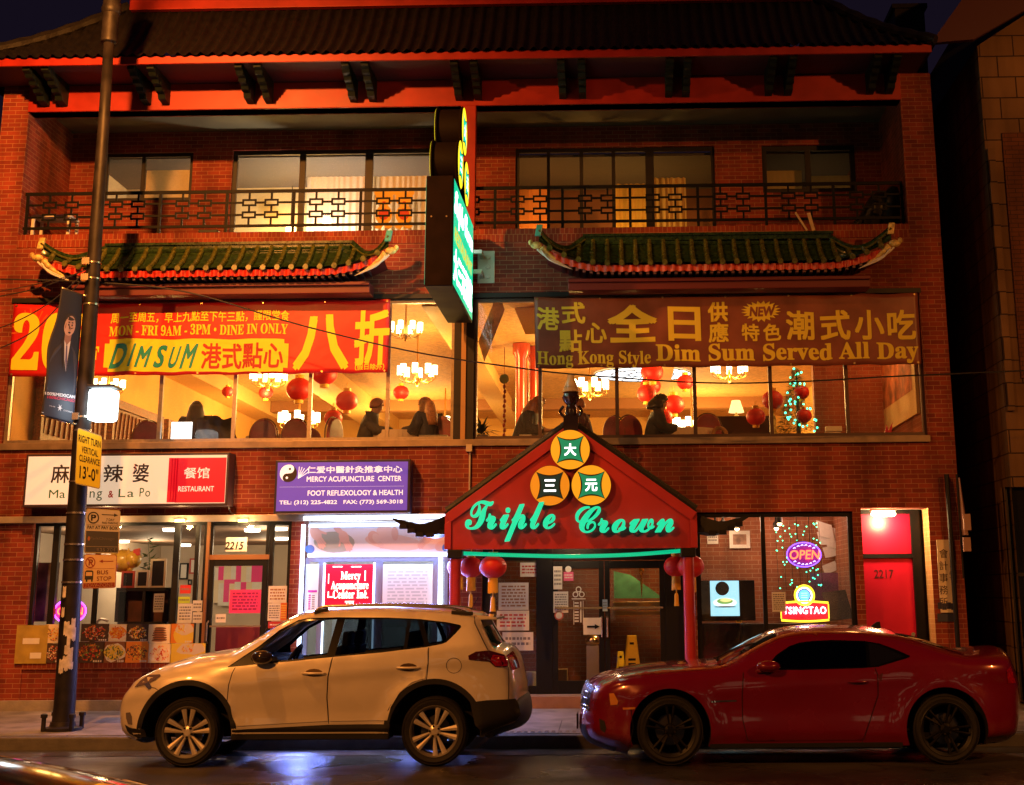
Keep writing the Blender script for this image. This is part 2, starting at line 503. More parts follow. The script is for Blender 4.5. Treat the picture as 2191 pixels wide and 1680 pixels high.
# hip roof with rounded tile ribs
TILE = mat('dark clay roof tile', (.006, .004, .0035), .6, noise=(9, .45), bump=(25, .3))
rt = MB()
XL0, XT0, XT1, XR0 = -9.85, -7.7, 3.2, 4.8
y0r, z0r, y1r, z1r = -1.06, 9.665, .06, 10.86
N = 660
cols = []
for i in range(N + 1):
    x = XL0 + (XR0 - XL0) * i / N
    vm = max(.0, min(1, (x - XL0) / (XT0 - XL0), (XR0 - x) / (XR0 - XT1)))
    ph = (x / .172) % 1
    rib = .048 * max(0, math.sin(math.pi * min(1, ph / .55))) if ph < .55 else -.012 * math.sin(math.pi * (ph - .55) / .45)
    col_ = []
    for j in range(19):
        v = vm * j / 18
        stp = .016 * (1 - ((v * 9) % 1))
        zz = z0r + (z1r - z0r) * (v - .10 * math.sin(math.pi * v))
        col_.append((x, y0r + (y1r - y0r) * v - (rib + stp) * .7, zz + (rib + stp) * .6))
    cols.append(col_)
for c in cols: rt.v += c
for i in range(N):
    for j in range(18):
        a = i * 19 + j
        rt.f.append((a, a + 19, a + 20, a + 1)); rt.m.append(0)
rt.quad((XL0, 6, z0r), (XL0, y0r, z0r), (XT0, y1r, z1r), (XT0, 6, z1r))
rt.quad((XR0, y0r, z0r), (XR0, 6, z0r), (XT1, 6, z1r), (XT1, y1r, z1r))
roof = rt.build('roof', TILE, bld, smooth='all')
for (a, b) in (((XL0, y0r, z0r + .02), (XT0, y1r, z1r + .05)), ((XR0, y0r, z0r + .02), (XT1, y1r, z1r + .05))):
    h = MB(); pts = [Vector(a).lerp(Vector(b), t / 14) + Vector((0, 0, .05 - .12 * math.sin(math.pi * t / 14))) for t in range(15)]
    h.tube(pts, [.075 + (.018 if k % 2 else 0) for k in range(15)], 8)
    h.build('hip_ridge', TILE, roof)
h = MB(); h.box(-7.62, 3.16, -.12, .0, 10.82, 11.2); h.build('upper_fascia', REDP, bld, bevel=.01)
h = MB(); h.box(-7.5, 3.05, .0, 6, 10.86, 11.15); h.build('upper_roof_core', TILE, bld)
c0 = at(1917, 68, 3); c1 = at(1977, 18, 3)
h = MB(); h.box(c0.x, c1.x, 3, 3.9, 9.6, c1.z); h.box(c0.x - .05, c1.x + .05, 2.95, 3.95, c1.z, c1.z + .08)
h.build('chimney', BLACK, bld)
# dark green stepped corbels in pairs
prof = [(-.90, 9.6), (-.90, 9.53), (-.80, 9.51), (-.76, 9.465), (-.64, 9.455), (-.60, 9.405), (-.47, 9.395), (-.43, 9.345), (-.31, 9.335), (-.27, 9.27), (-.031, 9.25), (-.031, 9.6)]
GREEN = mat('dark green painted wood', (.005, .009, .005), .6, noise=(14, .5), spec=.25)
proto = None
for k, px in enumerate([(58, 98), (282, 323), (510, 551), (738, 780), (971, 1013), (1200, 1244), (1434, 1472), (1655, 1698), (1880, 1922)]):
    for q in px:
        x = xat(q, 150, -.85)
        if proto is None:
            h = MB(); h.prism([(-.055, y, z) for y, z in prof], (.11, 0, 0))
            for y, z in ((-.82, 9.53), (-.68, 9.47), (-.51, 9.41), (-.35, 9.35)):
                h.lathe([(.001, -.062), (.03, -.062), (.03, .062), (.001, .062)], (0, y, z + .02), (1, 0, 0), 10)
            proto = h.build('corbel', GREEN, bld); proto.location = Vector((x, 0, 0)) - base_of(bld)
        else:
            c = proto.copy(); COL.objects.link(c); c.parent = bld; c.location = Vector((x, 0, 0)) - base_of(bld)
# balcony recess: floor, ceiling, side walls, back wall with its windows
YB = 1.85
w = MB(); w.box(-9.13, 4.45, .3, YB, 7.0, 7.1); w.build('balcony_floor', mat('balcony concrete', (.2, .18, .16), .8), bld)
w = MB(); w.box(-9.13, 4.45, .281, YB, 9.43, 9.48); w.build('balcony_ceiling', mat('balcony plaster', (.15, .14, .09), .8, noise=(2, .15)), bld)
for x in (-9.13, 4.45):
    w = MB(); w.quad((x, .3, 7.1), (x, YB, 7.1), (x, YB, 9.43), (x, .3, 9.43)); w.build('balcony_side_wall', BRICKY, bld)
def wr(px0, py0, px1, py1, Y): a = at(px0, py0, Y); b = at(px1, py1, Y); return (a.x, b.x, b.z, a.z)
bw = [wr(224, 328, 408, 428, YB), wr(499, 322, 962, 505, YB), wr(1103, 318, 1534, 502, YB), wr(1629, 312, 1834, 410, YB)]
bw[1] = (bw[1][0], bw[1][1], 7.1, bw[1][3]); bw[2] = (bw[2][0], bw[2][1], 7.1, bw[2][3])
w = MB(); wall(w, -9.13, 4.45, 7.1, 9.43, bw, YB, YB + .2); w.build('balcony_back_wall', [BRICK, BRICKY], bld)
def window(x0, x1, z0, z1, y, vs=(), hs=(), fw=.05, fd=.07, m=DARK, gm=None, parent=None, name='window'):
    f = MB()
    f.box(x0, x0 + fw, y, y + fd, z0, z1); f.box(x1 - fw, x1, y, y + fd, z0, z1)
    f.box(x0 + fw, x1 - fw, y, y + fd, z0, z0 + fw); f.box(x0 + fw, x1 - fw, y, y + fd, z1 - fw, z1)
    for v in vs:
        wv = v[1] if isinstance(v, tuple) else fw; v = v[0] if isinstance(v, tuple) else v
        f.box(v - wv / 2, v + wv / 2, y + .003, y + fd - .003, z0 + fw, z1 - fw)
    for hh in hs:
        f.box(x0 + fw, x1 - fw, y + .006, y + fd - .006, hh - fw / 2, hh + fw / 2)
    o = f.build(name, m, parent or bld)
    p = MB(); p.quad((x0 + .01, y + fd * .5, z0 + .01), (x1 - .01, y + fd * .5, z0 + .01), (x1 - .01, y + fd * .5, z1 - .01), (x0 + .01, y + fd * .5, z1 - .01))
    p.build('pane', gm or GLASS, o)
    return o
CLEAN = glass('clean glass')
window(*bw[0], YB + .05, [xat(303, 380, YB)], fw=.06)
window(*bw[1], YB + .05, [(xat(644, 400, YB), .10), (xat(787, 400, YB), .13)], fw=.07)
window(*bw[2], YB + .05, [(xat(1173, 400, YB), .05), (xat(1244, 400, YB), .06), (xat(1313, 400, YB), .06), (xat(1391, 400, YB), .14)], fw=.06, gm=CLEAN)
window(*bw[3], YB + .05, [(xat(1730, 360, YB), .09)], fw=.08, gm=CLEAN)
# flat rooms behind
def room(x0, x1, y0, y1, z0, z1, mats, name, cuts=()):
    wl, fl, ce = mats
    r_ = MB()
    if 'b' not in cuts: r_.quad((x0, y1, z0), (x1, y1, z0), (x1, y1, z1), (x0, y1, z1))
    r_.quad((x0, y0, z0), (x0, y1, z0), (x0, y1, z1), (x0, y0, z1)); r_.quad((x1, y1, z0), (x1, y0, z0), (x1, y0, z1), (x1, y1, z1))
    r_.build(name + '_wall', wl, bld)
    r_ = MB(); r_.box(x0, x1, y0, y1, z0 - .06, z0); r_.build(name + '_floor', fl, bld)
    r_ = MB(); r_.box(x0, x1, y0, y1, z1, z1 + .05); r_.build(name + '_ceiling', ce, bld)
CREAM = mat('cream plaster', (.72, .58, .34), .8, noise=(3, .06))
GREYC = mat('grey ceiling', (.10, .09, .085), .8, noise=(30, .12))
BRN = mat('brown room wall', (.20, .09, .045), .8)
FLOORM = mat('dark floor', (.12, .07, .04), .5)
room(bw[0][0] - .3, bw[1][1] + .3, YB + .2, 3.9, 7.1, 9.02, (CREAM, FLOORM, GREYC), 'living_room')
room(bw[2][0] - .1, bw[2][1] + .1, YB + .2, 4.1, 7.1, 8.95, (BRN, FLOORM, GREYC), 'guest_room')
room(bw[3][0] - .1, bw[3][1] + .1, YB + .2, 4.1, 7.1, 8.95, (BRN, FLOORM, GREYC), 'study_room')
WARM = (1, .57, .16)
def curtain(x0, x1, z0, z1, y, col, name, label, amp=.03, per=.12, trans=.5):
    key = 'curtain cloth ' + str(col)
    if key not in MATS:
        m = bpy.data.materials.new(key); m.use_nodes = True; nt = m.node_tree
        nt.nodes.remove(nt.nodes['Principled BSDF'])
        d = nt.nodes.new('ShaderNodeBsdfDiffuse'); t = nt.nodes.new('ShaderNodeBsdfTranslucent'); mx = nt.nodes.new('ShaderNodeMixShader')
        d.inputs[0].default_value = (*col, 1); t.inputs[0].default_value = (*col, 1); mx.inputs[0].default_value = trans
        tc = nt.nodes.new('ShaderNodeTexCoord'); wv = nt.nodes.new('ShaderNodeTexNoise'); wv.inputs['Scale'].default_value = 3
        nt.links.new(tc.outputs['Object'], wv.inputs['Vector'])
        nt.links.new(d.outputs[0], mx.inputs[1]); nt.links.new(t.outputs[0], mx.inputs[2])
        nt.links.new(mx.outputs[0], nt.nodes['Material Output'].inputs[0])
        MATS[key] = m
    c = MB(); n = max(8, int((x1 - x0) / per * 8))
    c.grid(lambda u, v: (x0 + (x1 - x0) * u, y + amp * math.sin(2 * math.pi * (x1 - x0) * u / per + math.sin(u * 13)) * (1 - .3 * v), z0 + (z1 - z0) * v), n, 4)
    return tag(c.build(name, MATS[key], smooth='all'), label, 'curtain')
yc = YB + .32
curtain(xat(648, 400, YB), xat(784, 400, YB), 7.15, 8.7, yc, (.75, .68, .6), 'curtain', 'pale sheer curtain behind the middle pane of the left balcony door', .012, .1)
curtain(xat(790, 400, YB), xat(940, 400, YB), 7.15, 8.7, yc + .02, (.72, .6, .42), 'curtain', 'pale curtain with paper dolls in front, left of the hanging sign', .012, .1)
curtain(xat(1316, 400, YB), xat(1384, 400, YB), 7.15, 8.5, yc, (.75, .5, .12), 'curtain', 'yellow curtain gathered beside the dark post of the right balcony window', .03, .1)
curtain(xat(1397, 400, YB), xat(1470, 400, YB), 7.15, 8.6, yc, (.7, .5, .2), 'curtain', 'striped pleated curtain at the right end of the wide right balcony window', .035, .09)
curtain(xat(1108, 400, YB), xat(1170, 400, YB), 7.15, 8.45, yc, (.75, .34, .1), 'curtain', 'orange curtain in the leftmost pane of the right balcony window', .02, .2)
curtain(xat(1636, 400, YB), xat(1722, 400, YB), 7.2, 8.7, yc, (.62, .45, .18), 'window_blind', 'drab ochre blind in the left pane of the far right balcony window', .004, .1)
curtain(xat(1738, 400, YB), xat(1826, 400, YB), 7.2, 8.6, yc, (.62, .45, .18), 'window_blind', 'drab ochre blind in the right pane of the far right balcony window', .004, .1)
curtain(xat(306, 400, YB), xat(403, 400, YB), 7.6, 8.8, yc - .18, (.62, .48, .28), 'window_blind', 'beige roller blind in the far left balcony window behind the lamp post', .002, .3)
lamp('room_lamp', (xat(610, 445, 3.2), 3.3, 7.8), 70, (1, .6, .14), .1)
lamp('room_lamp', (xat(715, 480, 3), 2.6, 7.3), 230, (1, .80, .58), .12)
lamp('room_lamp', (xat(1350, 470, 3), 2.9, 7.4), 42, (1, .52, .10), .12)
lamp('room_lamp', (xat(1135, 470, 3), 2.8, 7.4), 45, (1, .4, .08), .15)
lamp('room_lamp', (xat(1730, 400, 3), 3.2, 7.6), 9, (1, .6, .2), .15)
lp = thing('pendant_lamp', 'small glowing globe lamp seen through the left balcony door', 'lamp', (xat(625, 415, 3.4), 3.4, 8.1))
k = MB(); k.ball(tuple(lp.location), .09, .09, .09); k.build('globe', mat('lit globe', (1, .8, .4), .5, emit=(1, .68, .25), es=14), lp, smooth='all')
k = MB(); k.tube([lp.location + Vector((0, 0, .09)), (lp.location.x, 3.4, 8.9)], .008, 6); k.build('cord', BLACK, lp)
# two paper dolls stuck on the pane
for i, px in enumerate((822, 865)):
    c0 = at(px, 425, YB + .07)
    d = MB()
    def disc(cx, cz, rx, rz, y, m): d.poly([(cx + rx * math.cos(t * .3142), y, cz + rz * math.sin(t * .3142)) for t in range(20)], m)
    disc(c0.x, c0.z, .15, .13, c0.y, 0); disc(c0.x - .12, c0.z + .10, .05, .05, c0.y - .001, 0); disc(c0.x + .12, c0.z + .10, .05, .05, c0.y - .001, 0)
    disc(c0.x, c0.z - .28, .14, .17, c0.y - .002, 0); disc(c0.x, c0.z - .27, .09, .10, c0.y - .003, 1); disc(c0.x - .08, c0.z - .47, .07, .05, c0.y - .003, 0); disc(c0.x + .08, c0.z - .47, .07, .05, c0.y - .003, 0)
    disc(c0.x - .05, c0.z + .01, .014, .018, c0.y - .004, 1); disc(c0.x + .05, c0.z + .01, .014, .018, c0.y - .004, 1); disc(c0.x, c0.z - .06, .03, .012, c0.y - .004, 1)
    tag(d.build('paper_doll', [mat('yellow paper', (.8, .5, .06), .7), mat('red paper', (.6, .06, .02), .7)]),
        'yellow paper doll decoration on the balcony door, ' + ('left of the two' if i == 0 else 'right of the two beside the sign'), 'decoration', 'paper dolls on the balcony door')
# balcony railing with a pattern of small rectangles
rl = thing('balcony_railing', 'black wrought iron railing with paired rectangles along the balcony', 'railing', (-2.3, .12, 7.2))
yr = .14
zt, zb_, z1_, z2_ = 7.88, 7.33, 7.70, 7.505
IRON = mat('railing iron', (.003, .003, .003), .6, spec=.2)
posts = [-9.08 + 1.0376 * i for i in range(13)] + [4.41]
for zz, ww in ((zt, .05), (zb_, .04)):
    f = MB(); f.box(-9.12, 4.42, yr - .015, yr + .015, zz - ww / 2, zz + ww / 2); f.build('handrail' if zz == zt else 'bottom_rail', IRON, rl)
for p in posts:
    f = MB(); f.box(p - .021, p + .021, yr - .017, yr + .017, ZP, zt - .0255); f.build('railing_post', IRON, rl)
for a, b in zip(posts, posts[1:]):
    f = MB(); cs = [a + (b - a) * .335, a + (b - a) * .667]
    rw, rh = .11, .055
    for zz in (z1_, z2_):
        ends = [a + .016] + [v for c in cs for v in (c - rw, c + rw)] + [b - .016]
        for s_, e_ in zip(ends[::2], ends[1::2]): f.box(s_, e_, yr - .010, yr + .010, zz - .015, zz + .015)
        for c in cs:
            f.box(c - rw, c + rw, yr - .012, yr + .012, zz + rh - .026, zz + rh); f.box(c - rw, c + rw, yr - .012, yr + .012, zz - rh, zz - rh + .026)
            f.box(c - rw, c - rw + .026, yr - .0125, yr + .0125, zz - rh + .026, zz + rh - .026); f.box(c + rw - .026, c + rw, yr - .0125, yr + .0125, zz - rh + .026, zz + rh - .026)
    for c in cs:
        for s_, e_ in ((zb_ + .021, z2_ - rh), (z2_ + rh, z1_ - rh), (z1_ + rh, zt - .0252)): f.box(c - .015, c + .015, yr - .011, yr + .011, s_, e_)
    f.build('railing_panel', IRON, rl)
# clutter on the balcony
t = thing('balcony_table', 'small white table behind the railing at the left end of the balcony', 'table', (-8.6, .5, 7.1))
a, b = at(72, 463, .5), at(156, 463, .5)
k = MB(); k.box(a.x, b.x, .4, .8, a.z - .04, a.z); k.build('tabletop', WHITE, t, bevel=.01)
for x in (a.x + .03, b.x - .03):
    for y in (.43, .77):
        k = MB(); k.box(x - .02, x + .02, y - .02, y + .02, 7.1, a.z - .041); k.build('leg', WHITE, t)
a, b = at(1795, 495, .7), at(1938, 440, .7)
k = MB(); k.grid(lambda u, v: (a.x + (b.x - a.x) * u, .75 - .3 * math.sin(math.pi * v) + .04 * math.sin(u * 23), 7.1 + (.22 + .62 * min(1, max(0, (u - .15) * 2.2)) * (1 + .1 * math.sin(u * 17))) * math.sin(math.pi * v * .5) if v < 1 else 7.1), 26, 10)
k.grid(lambda u, v: (a.x + (b.x - a.x) * u, .75 + .5 * v, 7.1 + (.22 + .62 * min(1, max(0, (u - .15) * 2.2)) * (1 + .1 * math.sin(u * 17))) * math.cos(v * 1.3)), 26, 6)
tag(k.build('furniture_cover', mat('black tarpaulin', (.012, .012, .014), .5, bump=(6, .6)), smooth='all'), 'bulky balcony furniture under a black cover at the right end of the balcony', 'cover')
for i, (p, q) in enumerate((((1702, 455), (1727, 494)), ((1730, 456), (1741, 494)))):
    a, b = at(*p, -.01), at(*q, -.025)
    k = MB(); k.bar(a, b, .05, .025)  # bright reflected stripes built as solid pale bars
    tag(k.build('reflection_stripe', mat('painted pale reflection', (.6, .42, .2), .6, noise=(12, .2))), 'short pale bar standing in for a bright reflection at the balcony railing, ' + ('left of two' if i == 0 else 'right of two'), 'reflection bar', 'reflection bars on the balcony railing')
k = MB(); a = at(690, 494, .1); k.box(-6.35, -6.05, .0, .13, ZP + .004, ZP + .055)
tag(k.build('brick_block', BLACK, bevel=.01), 'dark block lying on the balcony edge behind the railing', 'block')

# ------------------------------------------------------------------ second floor window band
MX = [-9.1, -7.95, -6.79, -5.68, -4.55, -3.39]
xc0, xc1 = xat(970, 850), xat(1013, 850)
xe = xat(991, 850)
window(-9.1, xc0 + .01, ZS, ZH, .07, [x for x in (-6.79, -5.68, -4.55, -3.39)], fw=.055, m=ALU, name='dining_window')
window(xc1 - .01, 4.55, ZS, ZH, .07, [-1.12, .02, 1.17, 2.29, 3.41], fw=.055, m=mat('brown window frame', (.10, .06, .045), .4, .4), name='dining_window')
k = MB(); k.box(xc0, xc1, .02, .3, ZS, ZH); k.build('steel_column', DARK, bld)
k = MB(); k.box(xe - .035, xe + .035, -.01, .019, ZS, ZH); k.build('column_trim', mat('weathered orange trim', (.42, .24, .10), .5, .2), bld)
k = MB(); k.box(-9.12, 4.57, -.05, .069, ZS - .1, ZS + .0); k.build('window_sill', mat('sill metal', (.30, .22, .15), .45, .5, noise=(5, .25)), bld, bevel=.006)
k = MB(); k.box(-9.12, 4.57, -.03, .069, ZH, ZH + .07); k.build('window_head', DARK, bld)
# ------------------------------------------------------------------ glazed pent roofs over the banners
GLZ = mat('green glazed tile', (.020, .042, .012), .22, noise=(18, .5), coat=.6)
GLZY = mat('yellow green glazed rib', (.10, .10, .02), .22, noise=(22, .5), coat=.6)
FRINGE = mat('red lacquer', (.45, .02, .012), .4, noise=(20, .3))
MAROON = mat('maroon beam paint', (.13, .014, .018), .5)
RAFT = mat('rafter tip paint', (.22, .10, .09), .4)
HORN = mat('carved white and yellow paint', (.70, .52, .18), .4, noise=(20, .5))
WHT2 = mat('white glazed edging', (.7, .66, .6), .3)
TEAL = mat('turquoise glaze', (.05, .38, .36), .3, coat=.5)
def smooth_path(P, n):
    P = [Vector(p) for p in P]; out = []
    for i in range(n + 1):
        t = i / n * (len(P) - 1); k = min(int(t), len(P) - 2); f_ = t - k
        a = P[max(0, k - 1)]; b = P[k]; c = P[k + 1]; d = P[min(len(P) - 1, k + 2)]
        out.append(.5 * ((2 * b) + (c - a) * f_ + (2 * a - 5 * b + 4 * c - d) * f_ ** 2 + (3 * b - a - 3 * c + d) * f_ ** 3))
    return out
def pent_roof(ridge, hipL, hipR, eave, nrib, teal):
    pr_ = MB()
    YT = (-.10, -.24, -.40, -.52, -.62)
    L = smooth_path([at(*q, y) for q, y in zip(hipL, YT)], 14)
    Rr = smooth_path([at(*q, y) for q, y in zip(hipR, YT)], 14)
    top = L[::-1] + Rr
    xl, xr = L[-1].x, Rr[-1].x
    ez = at(eave[0], eave[1], -.62).z
    def topat(x):
        for a, b in zip(top, top[1:]):
            if a.x <= x <= b.x: return a.lerp(b, (x - a.x) / max(1e-6, b.x - a.x))
        return top[0] if x < xl else top[-1]
    def eav(x):
        d = min(x - xl, xr - x); t = max(0, 1 - d / 1.05)
        zt = (L[-1].z if x - xl < xr - x else Rr[-1].z) - .16
        return Vector((x, -.62, ez + (zt - ez) * t ** 2.2))
    def surf(x, v):
        a, b = topat(x), eav(x); p = a.lerp(b, v)
        p.z -= .05 * math.sin(math.pi * v) * min(1, max(0, (a.z - b.z) * 4)); return p
    n = 150
    pr_.grid(lambda u, v: surf(xl + (xr - xl) * u, v), n, 8)
    tiles = pr_.build('pent_roof', GLZ, bld, smooth='all')
    for k in range(nrib):
        x = xl + .16 + (xr - xl - .32) * k / (nrib - 1)
        P = [surf(x, v / 8) + Vector((0, -.012, .012)) for v in range(9)]
        rib = MB()
        if (P[0] - P[-1]).length > .12: rib.tube(P, [.034 + (.006 if q % 2 else 0) for q in range(9)], 8)
        e = eav(x); rib.lathe([(.001, -.03), (.042, -.03), (.042, .02), (.001, .02)], e + Vector((0, -.01, -.01)), (0, 1, 0), 10); rib.build('tile_rib', GLZY, tiles, smooth=True)
    rd = MB(); a, b = L[0], Rr[0]
    rd.box(a.x, b.x, -.16, -.04, a.z - .03, a.z + .035); rd.box(a.x - .03, b.x + .03, -.19, -.02, a.z + .036, a.z + .075)
    rd.tube([(a.x, -.17, a.z - .06), (b.x, -.17, b.z - .06)], .035, 8)
    for H in (L, Rr): rd.tube([p + Vector((0, -.01, .03)) for p in H], [.05] * 8 + [.046, .043, .04, .036, .03, .025, .02], 8)
    rd.build('ridge', GLZ, tiles, smooth=True)
    for H in (L, Rr): hy = MB(); hy.tube([p + Vector((0, -.055, .0)) for p in H], .016, 6); hy.build('ridge_edging', GLZY, tiles, smooth=True)
    for H in (L, Rr):
        tp = MB(); p = H[-1]; tp.obox(p + Vector((0, -.02, .0)), (.045, 0, 0), (0, .03, 0), (0.015, 0, .085))
        tp.build('ridge_tip', TEAL if (H is Rr) == teal else HORN, tiles, bevel=.01)
    # red scalloped fringe, rafters with pale tips, beam under them
    fr = MB(); m_ = 130
    fr.grid(lambda u, v: (lambda e: Vector((e.x, -.60 + .012 * math.sin(u * 260), e.z - .035 - .085 * v - (.016 * abs(math.sin(u * m_)) if v > .5 else 0))))(eav(xl + .05 + (xr - xl - .1) * u)), 420, 1)
    fr.build('eave_fringe', FRINGE, tiles)
    rf = MB(); nr = int((xr - xl) / .115); rf.obox((0, 0, 0), (.024, 0, 0), (0, .24, 0), (0, 0, .03), 0); rf.quad((-.02, -.243, -.024), (.02, -.243, -.024), (.02, -.243, .024), (-.02, -.243, .024), 1)
    r0 = rf.build('rafter', [mat('dark rafter paint', (.05, .02, .03), .5), RAFT])
    for k in range(nr):
        x = xl + .35 + (xr - xl - .7) * k / (nr - 1); e = eav(x)
        if k: r0 = r0.copy(); COL.objects.link(r0)
        r0.location = Vector((x, -.32, e.z - .135)) - base_of(tiles); r0.parent = tiles
    bm = MB(); bm.box(xl + .42, xr - .3, -.40, -.002, ez - .36, ez - .20); bm.box(xl + .42, xr - .3, -.45, -.401, ez - .25, ez - .195)
    bm.build('eave_beam', MAROON, tiles, bevel=.01)
    sf = MB(); sf.grid(lambda u, v: (lambda e: Vector((e.x, -.598 * (1 - v) - .01 * v, e.z - .05 - .1 * v)))(eav(xl + .1 + (xr - xl - .2) * u)), 60, 2); sf.build('eave_soffit', MAROON, tiles)
    for sgn, H in ((-1, L), (1, Rr)):                     # carved corner ends
        e = eav(H[-1].x - sgn * .02)
        c = MB(); c.ball((e.x + sgn * .06, -.64, e.z - .05), .085, .05, .055, 12, 8); c.ball((e.x + sgn * .14, -.65, e.z - .01), .035, .04, .045, 10, 6)
        c.tube(smooth_path([(e.x - sgn * .02, -.63, e.z - .08), (e.x - sgn * .14, -.6, e.z - .2), (e.x - sgn * .34, -.56, e.z - .33)], 8), [.05, .05, .045, .04, .036, .03, .026, .02, .012], 8)
        c.build('carved_corner', HORN, tiles, smooth='all')
        for q in (0, .055):
            c = MB(); c.tube(smooth_path([(e.x + sgn * (.04 - q), -.68, e.z - .12 - q * .3), (e.x - sgn * (.10 + q), -.66, e.z - .23 - q), (e.x - sgn * (.42 + q), -.6, e.z - .38 - q * .6)], 10), [.016] * 6 + [.014, .012, .01, .007, .004], 6)
            c.build('corner_scroll', WHT2, tiles, smooth='all')
    return tiles
pent_roof(None, [(232, 534), (190, 549), (155, 556), (120, 544), (90, 522)], [(752, 524), (778, 545), (800, 546), (818, 530), (832, 506)], (428, 573), 24, True)
pent_roof(None, [(1252, 514), (1222, 534), (1198, 535), (1172, 518), (1153, 494)], [(1778, 514), (1815, 533), (1850, 533), (1880, 514), (1906, 490)], (1500, 560), 24, False)

# ------------------------------------------------------------------ banners over the second floor windows
def banner(tl, tr, bl, br, Y, col, label, wv, name, cloth):
    P = [at(*q, Y) for q in (tl, tr, bl, br)]
    f0 = quad_fn(*P, out=0, wave=wv)
    fn = lambda u, v, w: f0(u, v, w) - Vector((0, 0, .022 * math.sin(u * 18.85) ** 2 * (.45 + .55 * v) + .010 * math.sin(u * 40) ** 2 * (1 - v)))     # sags between its ties
    t = thing(name, label, 'banner', tuple(P[2]))
    b = MB(); b.grid(lambda u, v: fn(u, v, 0), 90, 16)
    o = b.build('cloth', cloth, t, smooth='all')
    sm = o.modifiers.new('thickness', 'SOLIDIFY'); sm.thickness = .002; sm.offset = -1
    for i in range(7):
        for v in (.025, .975):
            gr = MB(); p = fn(.008 + i * .164, v, .004); gr.lathe([(.009, -.001), (.016, 0), (.016, .003), (.009, .003)], p, (0, -1, 0), 10); gr.build('grommet', mat('brass eyelet', (.7, .5, .2), .3, .9), t)
    return t, fn
YEL = mat('yellow print', (.85, .80, .02), .55)
RBAN = mat('red vinyl banner', (.62, .016, .014), .4, noise=(2.5, .2), bump=(2.2, .5))
wave1 = lambda u, v: .008 * math.sin(u * 9 + v * 2) + .0035 * math.sin(u * 27 - v * 4) * (1 - v)
t, fn = banner((30, 651), (835, 640), (18, 805), (829, 796), -.075, None, 'red vinyl banner with yellow writing and 20 off deal over the left windows', wave1, 'promotional_banner', RBAN)
U = lambda x: (x - 25) / 806
V = lambda y, x=400: 1 - (y - (648.5 - (x - 30) * .0126)) / 155
lt = MB()
def wb(s, x0, x1, y0, y1, bold=0, m=0, **k):          # by picture position on the banner
    write(lt, s, lambda u, v, w: fn(u, v, .007 + w), U(x0), U(x1), V(y1, (x0 + x1) / 2), V(y0, (x0 + x1) / 2), bold, 0, m, **k)
wb(serif('20'), 29, 152, 666, 791, .02); wb(serif('%'), 156, 208, 668, 728, .02); wb(serif('OFF'), 152, 215, 738, 778, .02)
wb('周一至周五，早上九點至下午三點，謹限堂食', 236, 618, 663, 686, .018)
wb(serif('MON - FRI 9AM - 3PM • DINE IN ONLY'), 234, 616, 691, 714, .012)
wb('八', 630, 748, 671, 788, .035); wb('折', 758, 832, 660, 778, .035); wb('（假日除外）', 762, 824, 775, 788, .02)
bx = []
for (x, y) in ((238, 723), (608, 722), (608, 730), (619, 731), (619, 777), (609, 778), (609, 788), (238, 792), (238, 783), (227, 782), (227, 733), (238, 732)): bx.append((U(x), V(y, x)))
n = 40
for i in range(n):                               # yellow panel with notched corners, in strips so that it follows the cloth
    def zz(x): q = min(x - 227, 619.5 - x); return (9, 9) if q < 11 else (0, 0)
    xa, xb_ = 227 + 392.5 * i / n, 227 + 392.5 * (i + 1) / n; d0 = zz((xa + xb_) / 2)[0]
    lt.quad(fn(U(xa), V(792 - d0, xa), .007), fn(U(xb_), V(792 - d0, xb_), .007), fn(U(xb_), V(722.5 + d0, xb_), .007), fn(U(xa), V(722.5 + d0, xa), .007), 0)
def lift(s, x0, x1, y0, y1, bold, m, shear=0):
    write(lt, s, lambda u, v, w: fn(u, v, .0115 + w), U(x0), U(x1), V(y1, (x0 + x1) / 2), V(y0, (x0 + x1) / 2), bold, 0, m, shear=shear)
for wd, x0, x1 in (('D', 240, 273), ('I', 279, 288), ('M', 294, 324), ('S', 333, 357), ('U', 363, 386), ('M', 390, 420)):
    lift(wd, x0 - 2, x1 - 6, 735 - 3 * math.sin(x0), 784 + 2 * math.sin(x0 * 2), .032, 1, .05)
lift('港式點心', 434, 609, 731, 786, .022, 2)
lt.build('lettering', [YEL, mat('teal print', (.0, .30, .26), .5), mat('dark red print', (.45, .02, .01), .5)], t)
# a sunburst of thin pale rays behind the big numerals
sb = MB()
for k in range(11):
    a = .2 + k * .3
    p0 = fn(.055 + .018 * math.cos(a), .62 + .10 * math.sin(a), .003); p1 = fn(.055 + .055 * math.cos(a), .62 + .33 * math.sin(a), .003); p2 = fn(.055 + .055 * math.cos(a + .06), .62 + .33 * math.sin(a + .06), .003)
    sb.poly([p0, p2, p1])
sb.build('sunburst', mat('orange print', (.7, .13, .02), .5), t)

